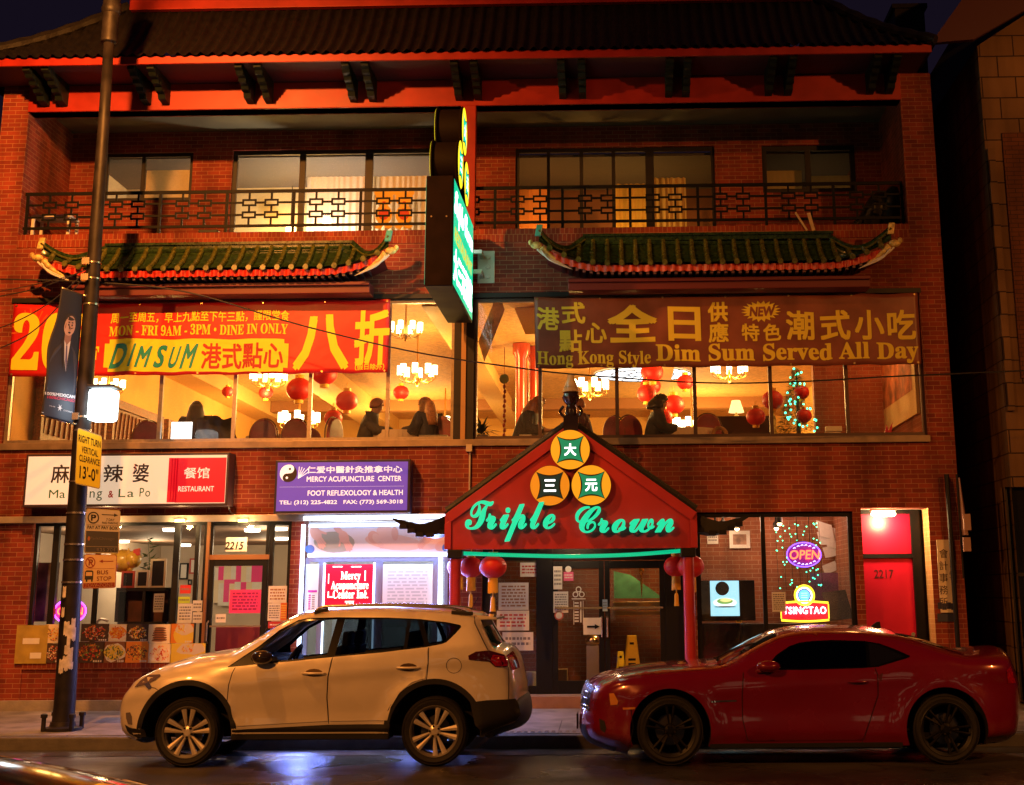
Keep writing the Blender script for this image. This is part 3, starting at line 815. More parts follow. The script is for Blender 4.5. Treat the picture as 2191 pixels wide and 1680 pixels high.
MBAN = mat('maroon vinyl banner', (.22, .062, .034), .42, noise=(2.5, .3), bump=(2.4, .6))
wave2 = lambda u, v: .015 * math.sin(u * 7 + v * 3) * (1 - .3 * v) + .007 * math.sin(u * 24 + v * 5) * v * v + .02 * max(0, 1 - abs(u - .03 - (1 - v) * .14) * 9) * v
t, fn = banner((1143, 636), (1963, 626), (1146, 788), (1971, 778), -.085, None, 'maroon vinyl banner with yellow dim sum writing over the right windows', wave2, 'promotional_banner', MBAN)
U = lambda x: (x - 1144.5) / 822.5
V = lambda y, x=1555: 1 - (y - (636 - (x - 1143) * .0122)) / 152
lt = MB()
wb('港', 1149, 1198, 657, 706, .03); wb('式', 1203, 1254, 645, 692, .03); wb('點', 1196, 1246, 704, 752, .03); wb('心', 1253, 1299, 691, 735, .03)
wb('全', 1301, 1408, 649, 732, .035); wb('日', 1431, 1501, 655, 728, .03); wb('供', 1517, 1560, 646, 688, .04); wb('應', 1517, 1560, 690, 732, .03)
wb('特', 1588, 1626, 691, 728, .03); wb('色', 1634, 1672, 691, 728, .03)
wb('潮', 1683, 1743, 665, 727, .03); wb('式', 1756, 1820, 663, 727, .03); wb('小', 1829, 1892, 663, 727, .03); wb('吃', 1899, 1959, 662, 726, .03)
wb(serif('Hong Kong Style'), 1148, 1392, 750, 786, .01); wb(serif('Dim Sum Served All Day'), 1403, 1962, 733, 779, .02)
st = []
for k in range(40):
    a = 2 * math.pi * k / 40; q = 1 if k % 2 else .72
    st.append(fn(U(1631 + 43 * q * math.cos(a)), V(664 + 23 * q * math.sin(a), 1631), .008))
lt.poly(st, 0)
write(lt, 'NEW', lambda u, v, w: fn(u, v, .012 + w), U(1606), U(1659), V(675, 1631), V(654, 1631), .05, 0, 1, shear=.02)
lt.build('lettering', [mat('golden print', (.80, .62, .04), .55), MBAN], t)

# ------------------------------------------------------------------ coin emblems
COINY = mat('lit yellow coin face', (.75, .45, .03), .4, emit=(1, .50, .02), es=.5)
COING = mat('lit green coin centre', (.02, .25, .12), .4, emit=(.0, .55, .22), es=.55)
COINW = mat('lit white character', (.8, .8, .8), .4, emit=(.85, .95, 1), es=2.2)
COIND = mat('coin outline', (.02, .012, .006), .5)
def coin(fn, r, ch, out):                        # fn(u, v, w): local metres on the face
    y = MB()
    y.poly([fn(r * math.cos(k * math.pi / 24), r * math.sin(k * math.pi / 24), .0) for k in range(48)])
    def star(s, w, bow):
        P = []
        for q in range(4):
            a0 = math.pi / 4 + q * math.pi / 2; a1 = a0 + math.pi / 2
            A = Vector((math.cos(a0), math.sin(a0))) * r * s; B = Vector((math.cos(a1), math.sin(a1))) * r * s
            M_ = (A + B) / 2 * bow
            for i in range(8):
                t = i / 8; P.append((1 - t) ** 2 * A + 2 * t * (1 - t) * (M_ * 2 - (A + B) / 2) + t * t * B)
        return [fn(p.x, p.y, w) for p in P]
    y.cur = 2; y.poly(star(.99, .003, .75)); y.cur = 1; y.poly(star(.92, .006, .70)); y.cur = 3
    write(y, ch, lambda u, v, w: fn(u, v, .009 + w), -r * .31, r * .31, -r * .31, r * .31, .035)
    return y
# ------------------------------------------------------------------ projecting sign at the middle of the facade
sg = thing('hanging_sign', 'tall dark projecting sign box with lit green face and three yellow coins', 'sign', (-2.28, -1.6, 5.69))
SX0, SX1, SY0, SY1, SZ0, SZ1 = -2.465, -2.105, -2.96, -.32, 5.69, 7.18
k = MB(); k.box(SX0, SX1, SY0, SY1, SZ0, SZ1)
k.build('case', mat('dark sign case', (.016, .009, .010), .7, noise=(5, .3), spec=.08), sg, bevel=.012)
GFACE = mat('lit green sign face', (.02, .3, .2), .4, emit=(.0, .60, .30), es=1.25)
for sx, nm in ((SX1, 1), (SX0, -1)):
    f2 = (lambda u, v, w, sx=sx, nm=nm: Vector((sx + nm * (.006 + w), SY0 + .04 + (SY1 - SY0 - .08) * (u if nm > 0 else 1 - u), SZ0 + .03 + (SZ1 - SZ0 - .06) * v)))
    k = MB(); k.poly([f2(0, 0, 0), f2(1, 0, 0), f2(1, 1, 0), f2(0, 1, 0)])
    k.cur = 1; write(k, script('Triple Crown'), lambda u, v, w: f2(u, v, .004 + w), .03, .97, .60, .93, .03, m=1)
    write(k, '大三元酒家', lambda u, v, w: f2(u, v, .004 + w), .03, .97, .05, .38, .04, m=1)
    k.cur = 2; write(k, 'RESTAURANT', lambda u, v, w: f2(u, v, .004 + w), .05, .95, .43, .57, .03, m=2)
    k.build('lit_face', [GFACE, mat('lit white letters', (.8, .8, .8), .4, emit=(.85, 1, .95), es=4), mat('lit yellow letters', (.8, .6, .05), .4, emit=(.9, .62, .02), es=.9)], sg)
for (yc_, zc_, r, ch) in ((-1.80, 8.165, .345, '大'), (-2.24, 7.545, .34, '三'), (-1.42, 7.50, .325, '元')):
    k = MB(); k.lathe([(.001, -.19), (r, -.19), (r + .012, -.17), (r - .03, -.14), (r - .03, .14), (r + .012, .17), (r, .19), (.001, .19)], (-2.285, yc_, zc_), (1, 0, 0), 40)
    d = k.build('coin_drum', mat('coin drum', (.012, .007, .005), .6, spec=.15), sg, smooth=True)
    for nm in (1, -1):
        k = coin(lambda u, v, w: Vector((-2.285 + nm * (.194 + w), yc_ + u * nm, zc_ + v)), r * .98, ch, 0)
        k.build('coin_face', [mat('bright coin face', (.75, .6, .03), .4, emit=(1, .80, .02), es=1.5), mat('bright coin green', (.01, .2, .1), .4, emit=(0, .7, .45), es=1.2), COIND, COINW], d)
mat('coin green glow', *((.01, .14, .07), .4), emit=(0, .42, .18), es=.5)
k = MB()
for z in (6.45, 6.75): k.box(-2.02, -1.96, -.31, -.03, z - .03, z + .03)
k.box(SX1 + .01, -1.96, -.40, -.34, 6.42, 6.48); k.box(SX1 + .01, -1.96, -.40, -.34, 6.72, 6.78)
k.box(-2.06, -1.80, -.03, -.004, 6.35, 6.85)
for z in (6.45, 6.6, 6.75): k.lathe([(.001, 0), (.035, 0), (.035, .02), (.001, .02)], (-1.9, -.05, z), (0, 1, 0), 10)
k.build('wall_bracket', mat('galvanised bracket', (.4, .42, .36), .45, .5), sg, bevel=.005)
k = MB()
for yy, zz in ((SY0 - .004, 6.62),): 
    for x in (-2.39, -2.19): k.lathe([(.001, 0), (.012, 0), (.012, .006), (.001, .006)], (x, yy, zz), (0, -1, 0), 8)
k.build('bolt', ALU, sg)
# ------------------------------------------------------------------ entrance canopy
YC = -1.5
cn = thing('entrance_canopy', 'red gabled canopy on posts with green script lettering and three coins over the entrance', 'canopy', (-.625, YC, .2))
CRED = mat('canopy red panel', (.40, .018, .030), .5, noise=(2.5, .15))
gz0, gz1, gap, gx0, gx1, gxa = 2.385, 2.85, 4.06, -2.32, 1.07, -.625
poly = [(gx0, gz0), (gx1, gz0), (gx1, gz1), (gxa, gap), (gx0, gz1)]
k = MB(); k.prism([(x, YC, z) for x, z in poly], (0, .1, 0)); k.build('gable_board', CRED, cn)
k = MB()                                          # raised border
def edge(p, q, wd):
    a = Vector((p[0], 0, p[1])); b = Vector((q[0], 0, q[1])); t = (b - a).normalized(); n = Vector((-t.z, 0, t.x))
    if n.z > 0 or (abs(n.z) < .01 and (n.x > 0) == (p[0] > 0)): n = -n
    return [(a.x, YC - .035, a.z), (b.x, YC - .035, b.z), ((b + n * wd).x, YC - .035, (b + n * wd).z), ((a + n * wd).x, YC - .035, (a + n * wd).z)]
for p, q in ((poly[2], poly[3]), (poly[3], poly[4])):
    k.prism(edge(p, q, .135), (0, .034, 0))
k.prism([(gx0, YC - .033, gz0), (gx0 + .09, YC - .033, gz0), (gx0 + .09, YC - .033, gz1 - .07), (gx0, YC - .033, gz1 - .13)], (0, .032, 0))
k.prism([(gx1 - .09, YC - .033, gz0), (gx1, YC - .033, gz0), (gx1, YC - .033, gz1 - .13), (gx1 - .09, YC - .033, gz1 - .07)], (0, .032, 0))
k.build('gable_border', CRED, cn, bevel=.006)
k = MB()
for p, q in ((poly[2], poly[3]), (poly[3], poly[4])):
    a = Vector((p[0], YC - .04, p[1])); b = Vector((q[0], YC - .04, q[1])); k.bar(a + Vector((0, .03, .01)), b + Vector((0, .03, .01)), .05, .02)
k.build('gable_edge', BLACK, cn)
rt2 = MB()
for s_, xe_ in ((1, gx1), (-1, gx0)):
    n = 14
    for i in range(n):
        t0, t1 = i / n, (i + 1) / n
        for y in range(7):
            ya = YC + .1 + y * .2
            rt2.tube([Vector((xe_ + (gxa - xe_) * t0, ya + .1, gz1 + .02 + (gap - gz1) * t0 + .035)), Vector((xe_ + (gxa - xe_) * t1, ya + .1, gz1 + .03 + (gap - gz1) * t1 + .02))], .055, 8)
    rt2.quad((xe_, YC + .1, gz1), (gxa, YC + .1, gap), (gxa, -.0, gap), (xe_, -.0, gz1))
rt2.build('canopy_roof', TILE, cn, smooth=True)
k = MB()                                          # ceiling of the canopy and side beams
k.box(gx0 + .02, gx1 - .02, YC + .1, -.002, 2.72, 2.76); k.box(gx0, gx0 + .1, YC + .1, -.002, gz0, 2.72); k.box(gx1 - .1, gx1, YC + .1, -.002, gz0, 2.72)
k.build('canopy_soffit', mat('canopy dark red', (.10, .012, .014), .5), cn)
k = MB(); k.lathe([(.001, -.03), (.09, -.03), (.10, .0), (.001, .0)], (gxa, -.55, 2.72), seg=18); k.build('soffit_lamp', mat('lit canopy lamp', (1, .85, .6), .5, emit=(1, .72, .38), es=8), cn)
lamp('canopy_light', (gxa, -.55, 2.66), 30, (1, .66, .34), .08, parent=cn)
# up-curved eave corners
for s_, xe_ in ((-1, gx0), (1, gx1)):
    k = MB()
    Pth = smooth_path([(xe_ - s_ * .02, YC + .10, gz1 - .06), (xe_ + s_ * .28, YC + .02, gz1 - .16), (xe_ + s_ * .5, YC - .03, gz1 - .115), (xe_ + s_ * .70, YC - .06, gz1 - .05)], 12)
    for i in range(12):
        a, b = Pth[i], Pth[i + 1]; h0, h1 = .16 * (1 - i / 12) + .015, .16 * (1 - (i + 1) / 12) + .015
        k.add([a + Vector((0, 0, h0 * .35)), b + Vector((0, 0, h1 * .35)), b - Vector((0, 0, h1)), a - Vector((0, 0, h0)),
               a + Vector((0, .9, h0 * .35)), b + Vector((0, .9, h1 * .35)), b + Vector((0, .9, -h1)), a + Vector((0, .9, -h0))],
              [(0, 1, 2, 3), (7, 6, 5, 4), (4, 5, 1, 0), (3, 2, 6, 7)])
    for i in range(5): k.obox(Pth[1 + i * 2] - Vector((0, -.02, .15 - .022 * i)), (.05, 0, 0), (0, .05, 0), (0, 0, .03))
    k.build('curled_eave', BLACK, cn, smooth=True)
# finial
fx, fy, fz = gxa + .01, YC - .0, gap
k = MB(); k.box(fx - .10, fx + .10, fy - .06, fy + .14, fz - .10, fz + .10); k.lathe([(.075, .10), (.085, .14), (.075, .22), (.06, .25), (.10, .30), (.125, .36), (.10, .42), (.085, .43), (.001, .43)], (fx, fy + .03, fz), seg=20)
for s_ in (-1, 1): k.tube(smooth_path([(fx + s_ * .08, fy + .03, fz + .08), (fx + s_ * .15, fy + .03, fz + .16), (fx + s_ * .10, fy + .03, fz + .24)], 8), .022, 6)
k.build('finial', mat('dark glazed finial', (.03, .018, .02), .2, coat=.6), cn, smooth=True)
k = MB(); k.lathe([(.115, .431), (.11, .46), (.075, .56), (.055, .60), (.05, .66), (.03, .68), (.001, .685)], (fx, fy + .03, fz), seg=20)
k.build('finial_cap', mat('cream glazed finial cap', (.75, .55, .28), .25, coat=.4), cn, smooth=True)
# posts
for px0, px1 in ((964, 982), (1463, 1487)):
    a = at(px0, 1300, YC + .06); b = at(px1, 1300, YC + .06); c = (a.x + b.x) / 2; r = .075
    k = MB(); k.lathe([(r, pav(YC)), (r, gz0 - .12)], (c, YC + .06, 0), seg=20); k.lathe([(r + .035, 0), (r + .035, .06), (r + .01, .10), (r, .12)], (c, YC + .06, pav(YC)), seg=20)
    p = k.build('canopy_post', mat('red post paint', (.42, .025, .03), .35, noise=(4, .15)), cn, smooth=True)
    k = MB(); k.box(c - .10, c + .10, YC - .04, YC + .16, gz0 - .118, gz0 - .002); k.build('post_capital', BLACK, p, bevel=.01)
# neon tube swag under the front
k = MB(); k.tube(smooth_path([(gx0 + .18, YC + .16, 2.34), (gx0 + .9, YC + .16, 2.31), (gxa, YC + .16, 2.29), (gx1 - .9, YC + .16, 2.305), (gx1 - .16, YC + .16, 2.355)], 24), .026, 8)
k.build('neon_tube', mat('green neon tube', (.02, .4, .25), .4, emit=(0, .55, .25), es=.9), cn, smooth='all')
# script letters standing off the board
LET = mat('lit green letters', (.02, .5, .32), .4, emit=(.0, .80, .42), es=.85)
for s_, x0, x1, y0, y1 in (('Triple', 995, 1188, 1070, 1160), ('Crown', 1231, 1442, 1082, 1141)):
    a = at(x0, y1, YC - .1); b = at(x1, y0, YC - .1)
    k = MB(); write(k, script(s_), lambda u, v, w: Vector((u, YC - .105 - w, v)), a.x, b.x, a.z, b.z, .012, .03)
    k.build('script_letters', LET, cn)
for (px, py), ch in (((1220, 962), '大'), ((1176.6, 1039), '三'), ((1265, 1038), '元')):
    c = at(px, py, YC - .12); r = .268
    k = MB(); k.lathe([(.001, .0), (r, .0), (r, .07), (.001, .07)], (c.x, YC - .11, c.z), (0, 1, 0), 48)
    d = k.build('coin', mat('coin rim', (.08, .03, .01), .4), cn, smooth=True)
    k = coin(lambda u, v, w: Vector((c.x + u, YC - .113 - w, c.z + v)), r * .985, ch, 0)
    gm = mat('unlit green coin centre', (.01, .03, .025), .4, emit=(0, .3, .25), es=.06) if ch == '三' else mat('coin green glow', (.01, .14, .07))
    ym = mat('dim yellow coin face', (.70, .36, .03), .4, emit=(1, .42, .02), es=.35) if ch == '三' else COINY
    k.build('coin_face', [ym, gm, COIND, COINW], d)
# ------------------------------------------------------------------ red lanterns
LRED = mat('red lantern silk', (.55, .012, .012), .5, emit=(.6, .01, .005), es=.06)  # faint glow put into the silk, though the lanterns are unlit
GOLD = mat('gold fringe', (.80, .45, .03), .5)
def lantern_mesh(rw, rh, tassel=True, name='lantern'):
    r = thing(name, 'x', 'lantern')
    b = MB(); n = 32; vs = []; m = 14
    for i in range(m + 1):
        a = math.pi * (.06 + .88 * i / m)
        for k in range(n):
            q = rw * math.sin(a) * (1 - (.045 if k % 2 else 0)); t = 2 * math.pi * k / n
            vs.append((q * math.cos(t), q * math.sin(t), -rh * math.cos(a)))
    b.add(vs, [(i * n + k, i * n + (k + 1) % n, (i + 1) * n + (k + 1) % n, (i + 1) * n + k) for i in range(m) for k in range(n)])
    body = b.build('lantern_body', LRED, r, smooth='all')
    b = MB()
    for s_ in (-1, 1): b.lathe([(rw * .32, 0), (rw * .36, 0), (rw * .36, .05 * s_), (rw * .32, .05 * s_)], (0, 0, s_ * rh * .95), seg=20)
    b.build('cap', GOLD, r, smooth=True)
    b = MB(); b.tube([(0, 0, rh), (0, 0, rh + .14)], .006, 6); b.build('cord', GOLD, r)
    if tassel:
        b = MB(); rr = random.Random(3)
        for k in range(26):
            t = 2 * math.pi * k / 26; x, y = rw * .30 * math.cos(t), rw * .30 * math.sin(t)
            b.tube([(x, y, -rh - .04), (x * 1.06, y * 1.06, -rh - .17 - rr.random() * .03)], .012, 5)
        b.build('fringe', GOLD, r)
        b = MB(); b.tube([(0, 0, -rh - .05), (0, 0, -rh - .24)], .008, 6); b.lathe([(.02, 0), (.03, -.03), (.035, -.14), (.04, -.19), (.001, -.19)], (0, 0, -rh - .24), seg=12)
        b.build('tassel', GOLD, r)
    return r
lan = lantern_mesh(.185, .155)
G1 = 'red lanterns hanging under the entrance canopy'
def lpos(px, py, y): p = at(px, py, y); return (p.x, p.y, p.z)
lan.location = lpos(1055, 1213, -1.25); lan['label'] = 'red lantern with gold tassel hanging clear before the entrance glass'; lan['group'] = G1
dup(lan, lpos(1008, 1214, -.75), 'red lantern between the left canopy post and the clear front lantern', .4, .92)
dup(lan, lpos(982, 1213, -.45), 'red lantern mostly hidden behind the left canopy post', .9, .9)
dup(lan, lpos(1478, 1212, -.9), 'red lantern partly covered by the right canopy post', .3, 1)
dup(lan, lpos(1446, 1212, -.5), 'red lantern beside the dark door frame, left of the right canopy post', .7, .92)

# ------------------------------------------------------------------ entrance doors and glass
YD = .16
ez0 = .41
en = thing('glass_entrance', 'dark framed glass entrance with double doors, brass handles and papers under the canopy', 'entrance', ((hEN[0] + hEN[1]) / 2, YD, .3))
k = MB()
ex = [xat(p, 1350, YD) for p in (1030, 1143, 1186, 1282, 1306, 1424, 1462)]
k.box(hEN[0], ex[0] + .12, YD - .04, YD + .06, ez0, 2.5); k.box(ex[1] + .03, ex[2] - .02, YD - .04, YD + .06, ez0, 2.5); k.box(ex[5], hEN[1], YD - .04, YD + .06, ez0, 2.5)
k.box(hEN[0], hEN[1], YD - .03, YD + .05, 2.27, 2.49); k.box(hEN[0], ex[1] + .03, YD - .03, YD + .05, ez0, ez0 + .12)
k.build('door_frame', BLACK, en, bevel=.005)
k = MB(); k.quad((hEN[0], YD + .01, ez0), (ex[1] + .1, YD + .01, ez0), (ex[1] + .1, YD + .01, 2.3), (hEN[0], YD + .01, 2.3)); k.build('side_glass', GLASS, en)
BRASS_ = mat('polished gold', (.8, .5, .12), .2, .9)
HND = mat('pale brass handle', (.8, .6, .35), .25, .9)
for i, (a, b) in enumerate(((ex[2] - .02, (ex[3] + ex[4]) / 2 - .004), ((ex[3] + ex[4]) / 2 + .004, ex[5]))):
    k = MB(); s_ = .075
    k.box(a, a + s_, YD - .03, YD + .02, ez0 + .01, 2.26); k.box(b - s_, b, YD - .03, YD + .02, ez0 + .01, 2.26); k.box(a + s_, b - s_, YD - .029, YD + .019, ez0 + .01, ez0 + .19); k.box(a + s_, b - s_, YD - .029, YD + .019, 2.15, 2.26)
    d = k.build('glass_door', BLACK, en, bevel=.004)
    k = MB(); k.quad((a + s_, YD, ez0 + .15), (b - s_, YD, ez0 + .15), (b - s_, YD, 2.17), (a + s_, YD, 2.17)); k.build('pane', GLASS, d)
    zb = zat(1200, 1301, YD); k = MB(); k.box(a + .03, b - .03, YD - .06, YD - .035, zb - .015, zb + .012); k.build('push_bar', HND, d)
    hx = (b - .035) if i == 0 else (a + .035); k = MB(); k.tube([(hx, YD - .03, 1.18), (hx, YD - .09, 1.20), (hx, YD - .09, 1.46), (hx, YD - .03, 1.48)], .014, 8); k.build('handle', HND, d, smooth=True)
k = MB(); k.box(hEN[0] - .1, hEN[1] + .1, -.12, .5, .2, ez0 - .012); k.build('entrance_step', mat('brick paved step', (.36, .20, .14), .7, noise=(5, .2)), bld)
k = MB(); k.box(hEN[0], hEN[1], YD - .12, YD + .12, ez0 - .011, ez0 + .012); k.build('threshold', mat('threshold metal', (.7, .66, .6), .35, .8), en)
def sheet(px0, py0, px1, py1, Y, m, name='paper_notice', label='', cat='notice', lines=0, lm=None, out=.0, group=None, holder=None, seed=1, bl=None):
    """a sheet of paper or card stuck flat on a surface, with rows of small print"""
    a = at(px0, py0, Y); b = at(px1, py1, Y)
    k = MB(); k.box(a.x, b.x, Y - .004 - out, Y - out, b.z, a.z)
    rr = random.Random(seed); k.cur = 1
    if lines:
        h = (a.z - b.z) / (lines + 1.5)
        for i in range(lines):
            z = a.z - h * (i + 1.2); x = a.x + (b.x - a.x) * .1; xe_ = b.x - (b.x - a.x) * .1
            while x < xe_:
                wd = (b.x - a.x) * (.05 + .13 * rr.random()); k.quad((x, Y - .0055 - out, z - h * .25), (min(x + wd, xe_), Y - .0055 - out, z - h * .25), (min(x + wd, xe_), Y - .0055 - out, z + h * .25), (x, Y - .0055 - out, z + h * .25)); x += wd + (b.x - a.x) * .04
    o = k.build(name, [m, lm or mat('grey print', (.22, .2, .2), .7)])
    return tag(o, label, cat, group)
YG = YD - .004
sheet(1067, 1247, 1131, 1305, YG, PAPER, label='menu sheet of small pictures stuck on the entrance glass, upper of the two large sheets', lines=7, lm=mat('brown print', (.4, .2, .1), .7), seed=2)
sheet(1063, 1307, 1132, 1349, YG, PAPER, label='menu sheet with red print on the entrance glass below the picture menu', lines=4, lm=mat('red print', (.5, .06, .05), .7), seed=3)
sheet(1075, 1353, 1141, 1392, YG, PAPER, 'paper_notice', 'white sheet low on the entrance glass beside the silver car tailgate', lines=2, seed=4)
sheet(1113, 1204, 1151, 1234, YG, PAPER, 'certificate', 'framed certificate at the top of the left entrance glass', 'certificate', lines=3, lm=mat('red print', (.5, .06, .05), .7), seed=5)
sheet(1184, 1212, 1203, 1261, YG - .03, PAPER, 'door_sticker', 'white no smoking sticker sheet at the top of the left glass door', 'sticker', lines=4, seed=6)
sheet(1206, 1224, 1227, 1243, YG - .03, mat('pink print', (.75, .12, .28), .6), 'door_sticker', 'pink rectangular sticker on the left glass door', 'sticker', lines=2, lm=PAPER, seed=7)
sheet(1184, 1266, 1216, 1311, YG - .03, PAPER, label='white notice page in the middle of the left glass door', lines=7, seed=8)
sheet(1248, 1322, 1290, 1358, YG - .03, PAPER, 'arrow_notice', 'white sheet with black arrow pointing right on the left glass door', 'notice')
a = at(1256, 1341, YG - .04); b = at(1283, 1341, YG - .04)
k = MB(); k.box(a.x, b.x - .06, a.y - .003, a.y, a.z - .013, a.z + .013); k.prism([(b.x - .07, a.y - .003, a.z - .035), (b.x, a.y - .003, a.z), (b.x - .07, a.y - .003, a.z + .035)], (0, .003, 0))
o = k.build('printed_arrow', BLACK); par = bpy.data.objects['arrow_notice']; adopt(o, par)
sheet(1289, 1283, 1300, 1308, YG - .03, mat('blue print', (.35, .5, .65), .6), 'door_sticker', 'small pale blue sticker on the dark frame between the glass doors', 'sticker', lines=3, seed=9)
for px, py, r, col, lb in ((1216, 1218, .045, (.75, .75, .75), 'round white sticker above the pink sticker on the left glass door'), (1196, 1317, .065, (.55, .12, .10), 'round red and white sticker low on the left glass door')):
    c = at(px, py, YG - .034); k = MB(); k.poly([(c.x + r * math.cos(t * .2618), c.y, c.z + r * math.sin(t * .2618)) for t in range(24)]); k.cur = 1
    k.poly([(c.x + r * .72 * math.cos(t * .2618), c.y - .002, c.z + r * .72 * math.sin(t * .2618)) for t in range(24)])
    tag(k.build('round_sticker', [mat('sticker ' + str(px), col, .5), PAPER]), lb, 'sticker')
# opening-hours decal with small coins above
k = MB(); c = at(1238, 1275, YG - .034)
for dx, dz in ((0, .09), (-.045, .02), (.045, .02)):
    k.add([(c.x + dx + q * math.cos(t * .3927), c.y, c.z + dz + q * math.sin(t * .3927)) for q in (.042, .028) for t in range(16)], [(t, (t + 1) % 16, 16 + (t + 1) % 16, 16 + t) for t in range(16)])
k.box(c.x - .10, c.x + .10, c.y - .001, c.y, c.z - .05, c.z - .035)
for i in range(7): k.box(c.x - .06, c.x + .0, c.y - .001, c.y, c.z - .11 - i * .042, c.z - .09 - i * .042)
k.box(c.x - .075, c.x - .066, c.y - .001, c.y, c.z - .40, c.z - .07); k.box(c.x + .06, c.x + .069, c.y - .001, c.y, c.z - .40, c.z - .07); k.box(c.x + .02, c.x + .04, c.y - .001, c.y, c.z - .37, c.z - .08)
tag(k.build('window_decal', mat('white vinyl', (.8, .78, .74), .5)), 'white opening hours decal with three small coins on the left glass door', 'decal')

# vestibule behind the doors
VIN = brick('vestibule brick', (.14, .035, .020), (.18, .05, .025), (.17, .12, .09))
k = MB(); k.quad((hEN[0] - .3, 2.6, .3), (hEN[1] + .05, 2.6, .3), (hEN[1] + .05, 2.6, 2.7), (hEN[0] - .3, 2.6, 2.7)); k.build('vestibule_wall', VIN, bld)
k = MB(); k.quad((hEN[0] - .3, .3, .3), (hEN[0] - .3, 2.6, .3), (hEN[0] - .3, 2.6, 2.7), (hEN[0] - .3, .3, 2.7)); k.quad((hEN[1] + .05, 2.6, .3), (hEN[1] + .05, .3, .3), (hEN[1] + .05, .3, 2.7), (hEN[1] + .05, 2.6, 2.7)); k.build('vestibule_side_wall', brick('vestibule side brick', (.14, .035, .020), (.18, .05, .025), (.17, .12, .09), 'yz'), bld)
k = MB(); k.box(hEN[0] - .3, hEN[1] + .05, .3, 2.6, .34, .40); k.build('vestibule_floor', mat('vestibule tile', (.18, .10, .07), .3), bld)
k = MB(); k.box(hEN[0] - .3, hEN[1] + .05, .3, 2.6, 2.7, 2.75); k.build('vestibule_ceiling', mat('vestibule plaster', (.3, .2, .12), .8), bld)
lamp('vestibule_lamp', (.35, 1.0, 2.5), 75, WARM, .12)
def wet_floor(px, y, h, lb, s=1):
    c = at(px, 1400, y); z0 = .405
    t = thing('wet_floor_sign', lb, 'floor sign', (c.x, y, z0))
    ym = mat('yellow safety plastic', (.85, .62, .02), .35)
    for sg_ in (-1, 1):
        k = MB(); k.prism([(c.x - .16 * s, y + sg_ * .14, z0), (c.x + .16 * s, y + sg_ * .14, z0), (c.x + .07 * s, y + sg_ * .02, z0 + h), (c.x - .07 * s, y + sg_ * .02, z0 + h)], (0, .015, 0))
        k.build('panel', ym, t, bevel=.006)
    k = MB(); zz = [.86, .58, .50, .40, .33, .24, .15]
    for q in zz:
        yy = y - (.14 - .12 * q) - .006; wd = .05 * s if q in (.86, .15) else .09 * s
        k.obox((c.x, yy, z0 + h * q), (wd * .6, 0, 0), (0, .002, 0), (0, .0, .016))
    k.build('printed_text', BLACK, t)
    return t
wet_floor(1352, .62, .80, 'tall yellow wet floor sign standing behind the right glass door')
wet_floor(1328, 1.3, .55, 'smaller yellow floor sign further back, left of the tall wet floor sign', .6)
def crate(px0, py0, px1, py1, y, m, nm, lb, cat):
    a = at(px0, py0, y); b = at(px1, py1, y); k = MB(); k.box(a.x, b.x, y, y + (b.x - a.x), .40, a.z); return tag(k.build(nm, m, bevel=.01), lb, cat)
crate(1188, 1432, 1214, 1468, .8, mat('cardboard', (.45, .30, .16), .8, noise=(6, .15)), 'cardboard_box', 'small cardboard box on the vestibule floor behind the left glass door', 'box')
k = MB(); c = at(1134, 1420, .5); k.lathe([(.085, 0), (.10, .28), (.108, .28), (.108, .30), (.085, .30), (.085, .31), (.001, .31)], (c.x, .5, .40), seg=24)
tag(k.build('plastic_pail', mat('white plastic', (.75, .74, .7), .4), smooth=True), 'white plastic pail with lid behind the left entrance glass', 'pail')
t = thing('standing_ashtray', 'grey pedestal bin with a shiny domed top behind the left glass door', 'bin', (at(1268, 1400, .7).x, .7, .4))
c = t.location; k = MB(); k.box(c.x - .09, c.x + .09, c.y - .09, c.y + .09, .40, 1.06); k.build('pedestal', mat('grey bin metal', (.4, .36, .32), .4, .5), t, bevel=.01)
k = MB(); k.ball((c.x, c.y, 1.14), .12, .12, .085, 20, 10); k.build('dome', mat('polished dome', (.8, .6, .4), .12, 1), t, smooth='all')

a = at(1312, 1288, .3); b = at(1414, 1317, .3); k = MB(); k.box(a.x, b.x, .3, .34, b.z, b.z + .07); k.box(a.x, b.x, .3, .34, b.z + .09, a.z); tag(k.build('wooden_rail', mat('honey wood', (.62, .34, .05), .35), bevel=.008), 'honey coloured double wooden rail behind the right glass door', 'rail')
a = at(1313, 1222, 1.6); b = at(1420, 1280, 1.6); k = MB(); k.prism([(a.x, 1.6, b.z), (a.x, 1.6, a.z), (b.x - .5, 1.6, a.z - .06), (b.x, 1.6, b.z)], (0, .04, 0)); tag(k.build('green_tinted_panel', mat('panel coloured as green lit', (.03, .12, .08), .35, noise=(5, .4))), 'dark sloping panel with green light painted on, inside the vestibule behind the right glass door', 'panel')  # green light on the slope is put into its colour
c = at(1372, 1215, .6); k = MB(); k.lathe([(.001, .12), (.012, .08), (.03, .0), (.045, -.05), (.03, -.08), (.012, -.12), (.018, -.2), (.004, -.42)], c, seg=12); k.tube([(c.x, .6, c.z + .1), (c.x, .6, 2.68)], .003, 4); tag(k.build('gold_ornament', BRASS_, smooth=True), 'small gold ornament hanging behind the right glass door', 'ornament')
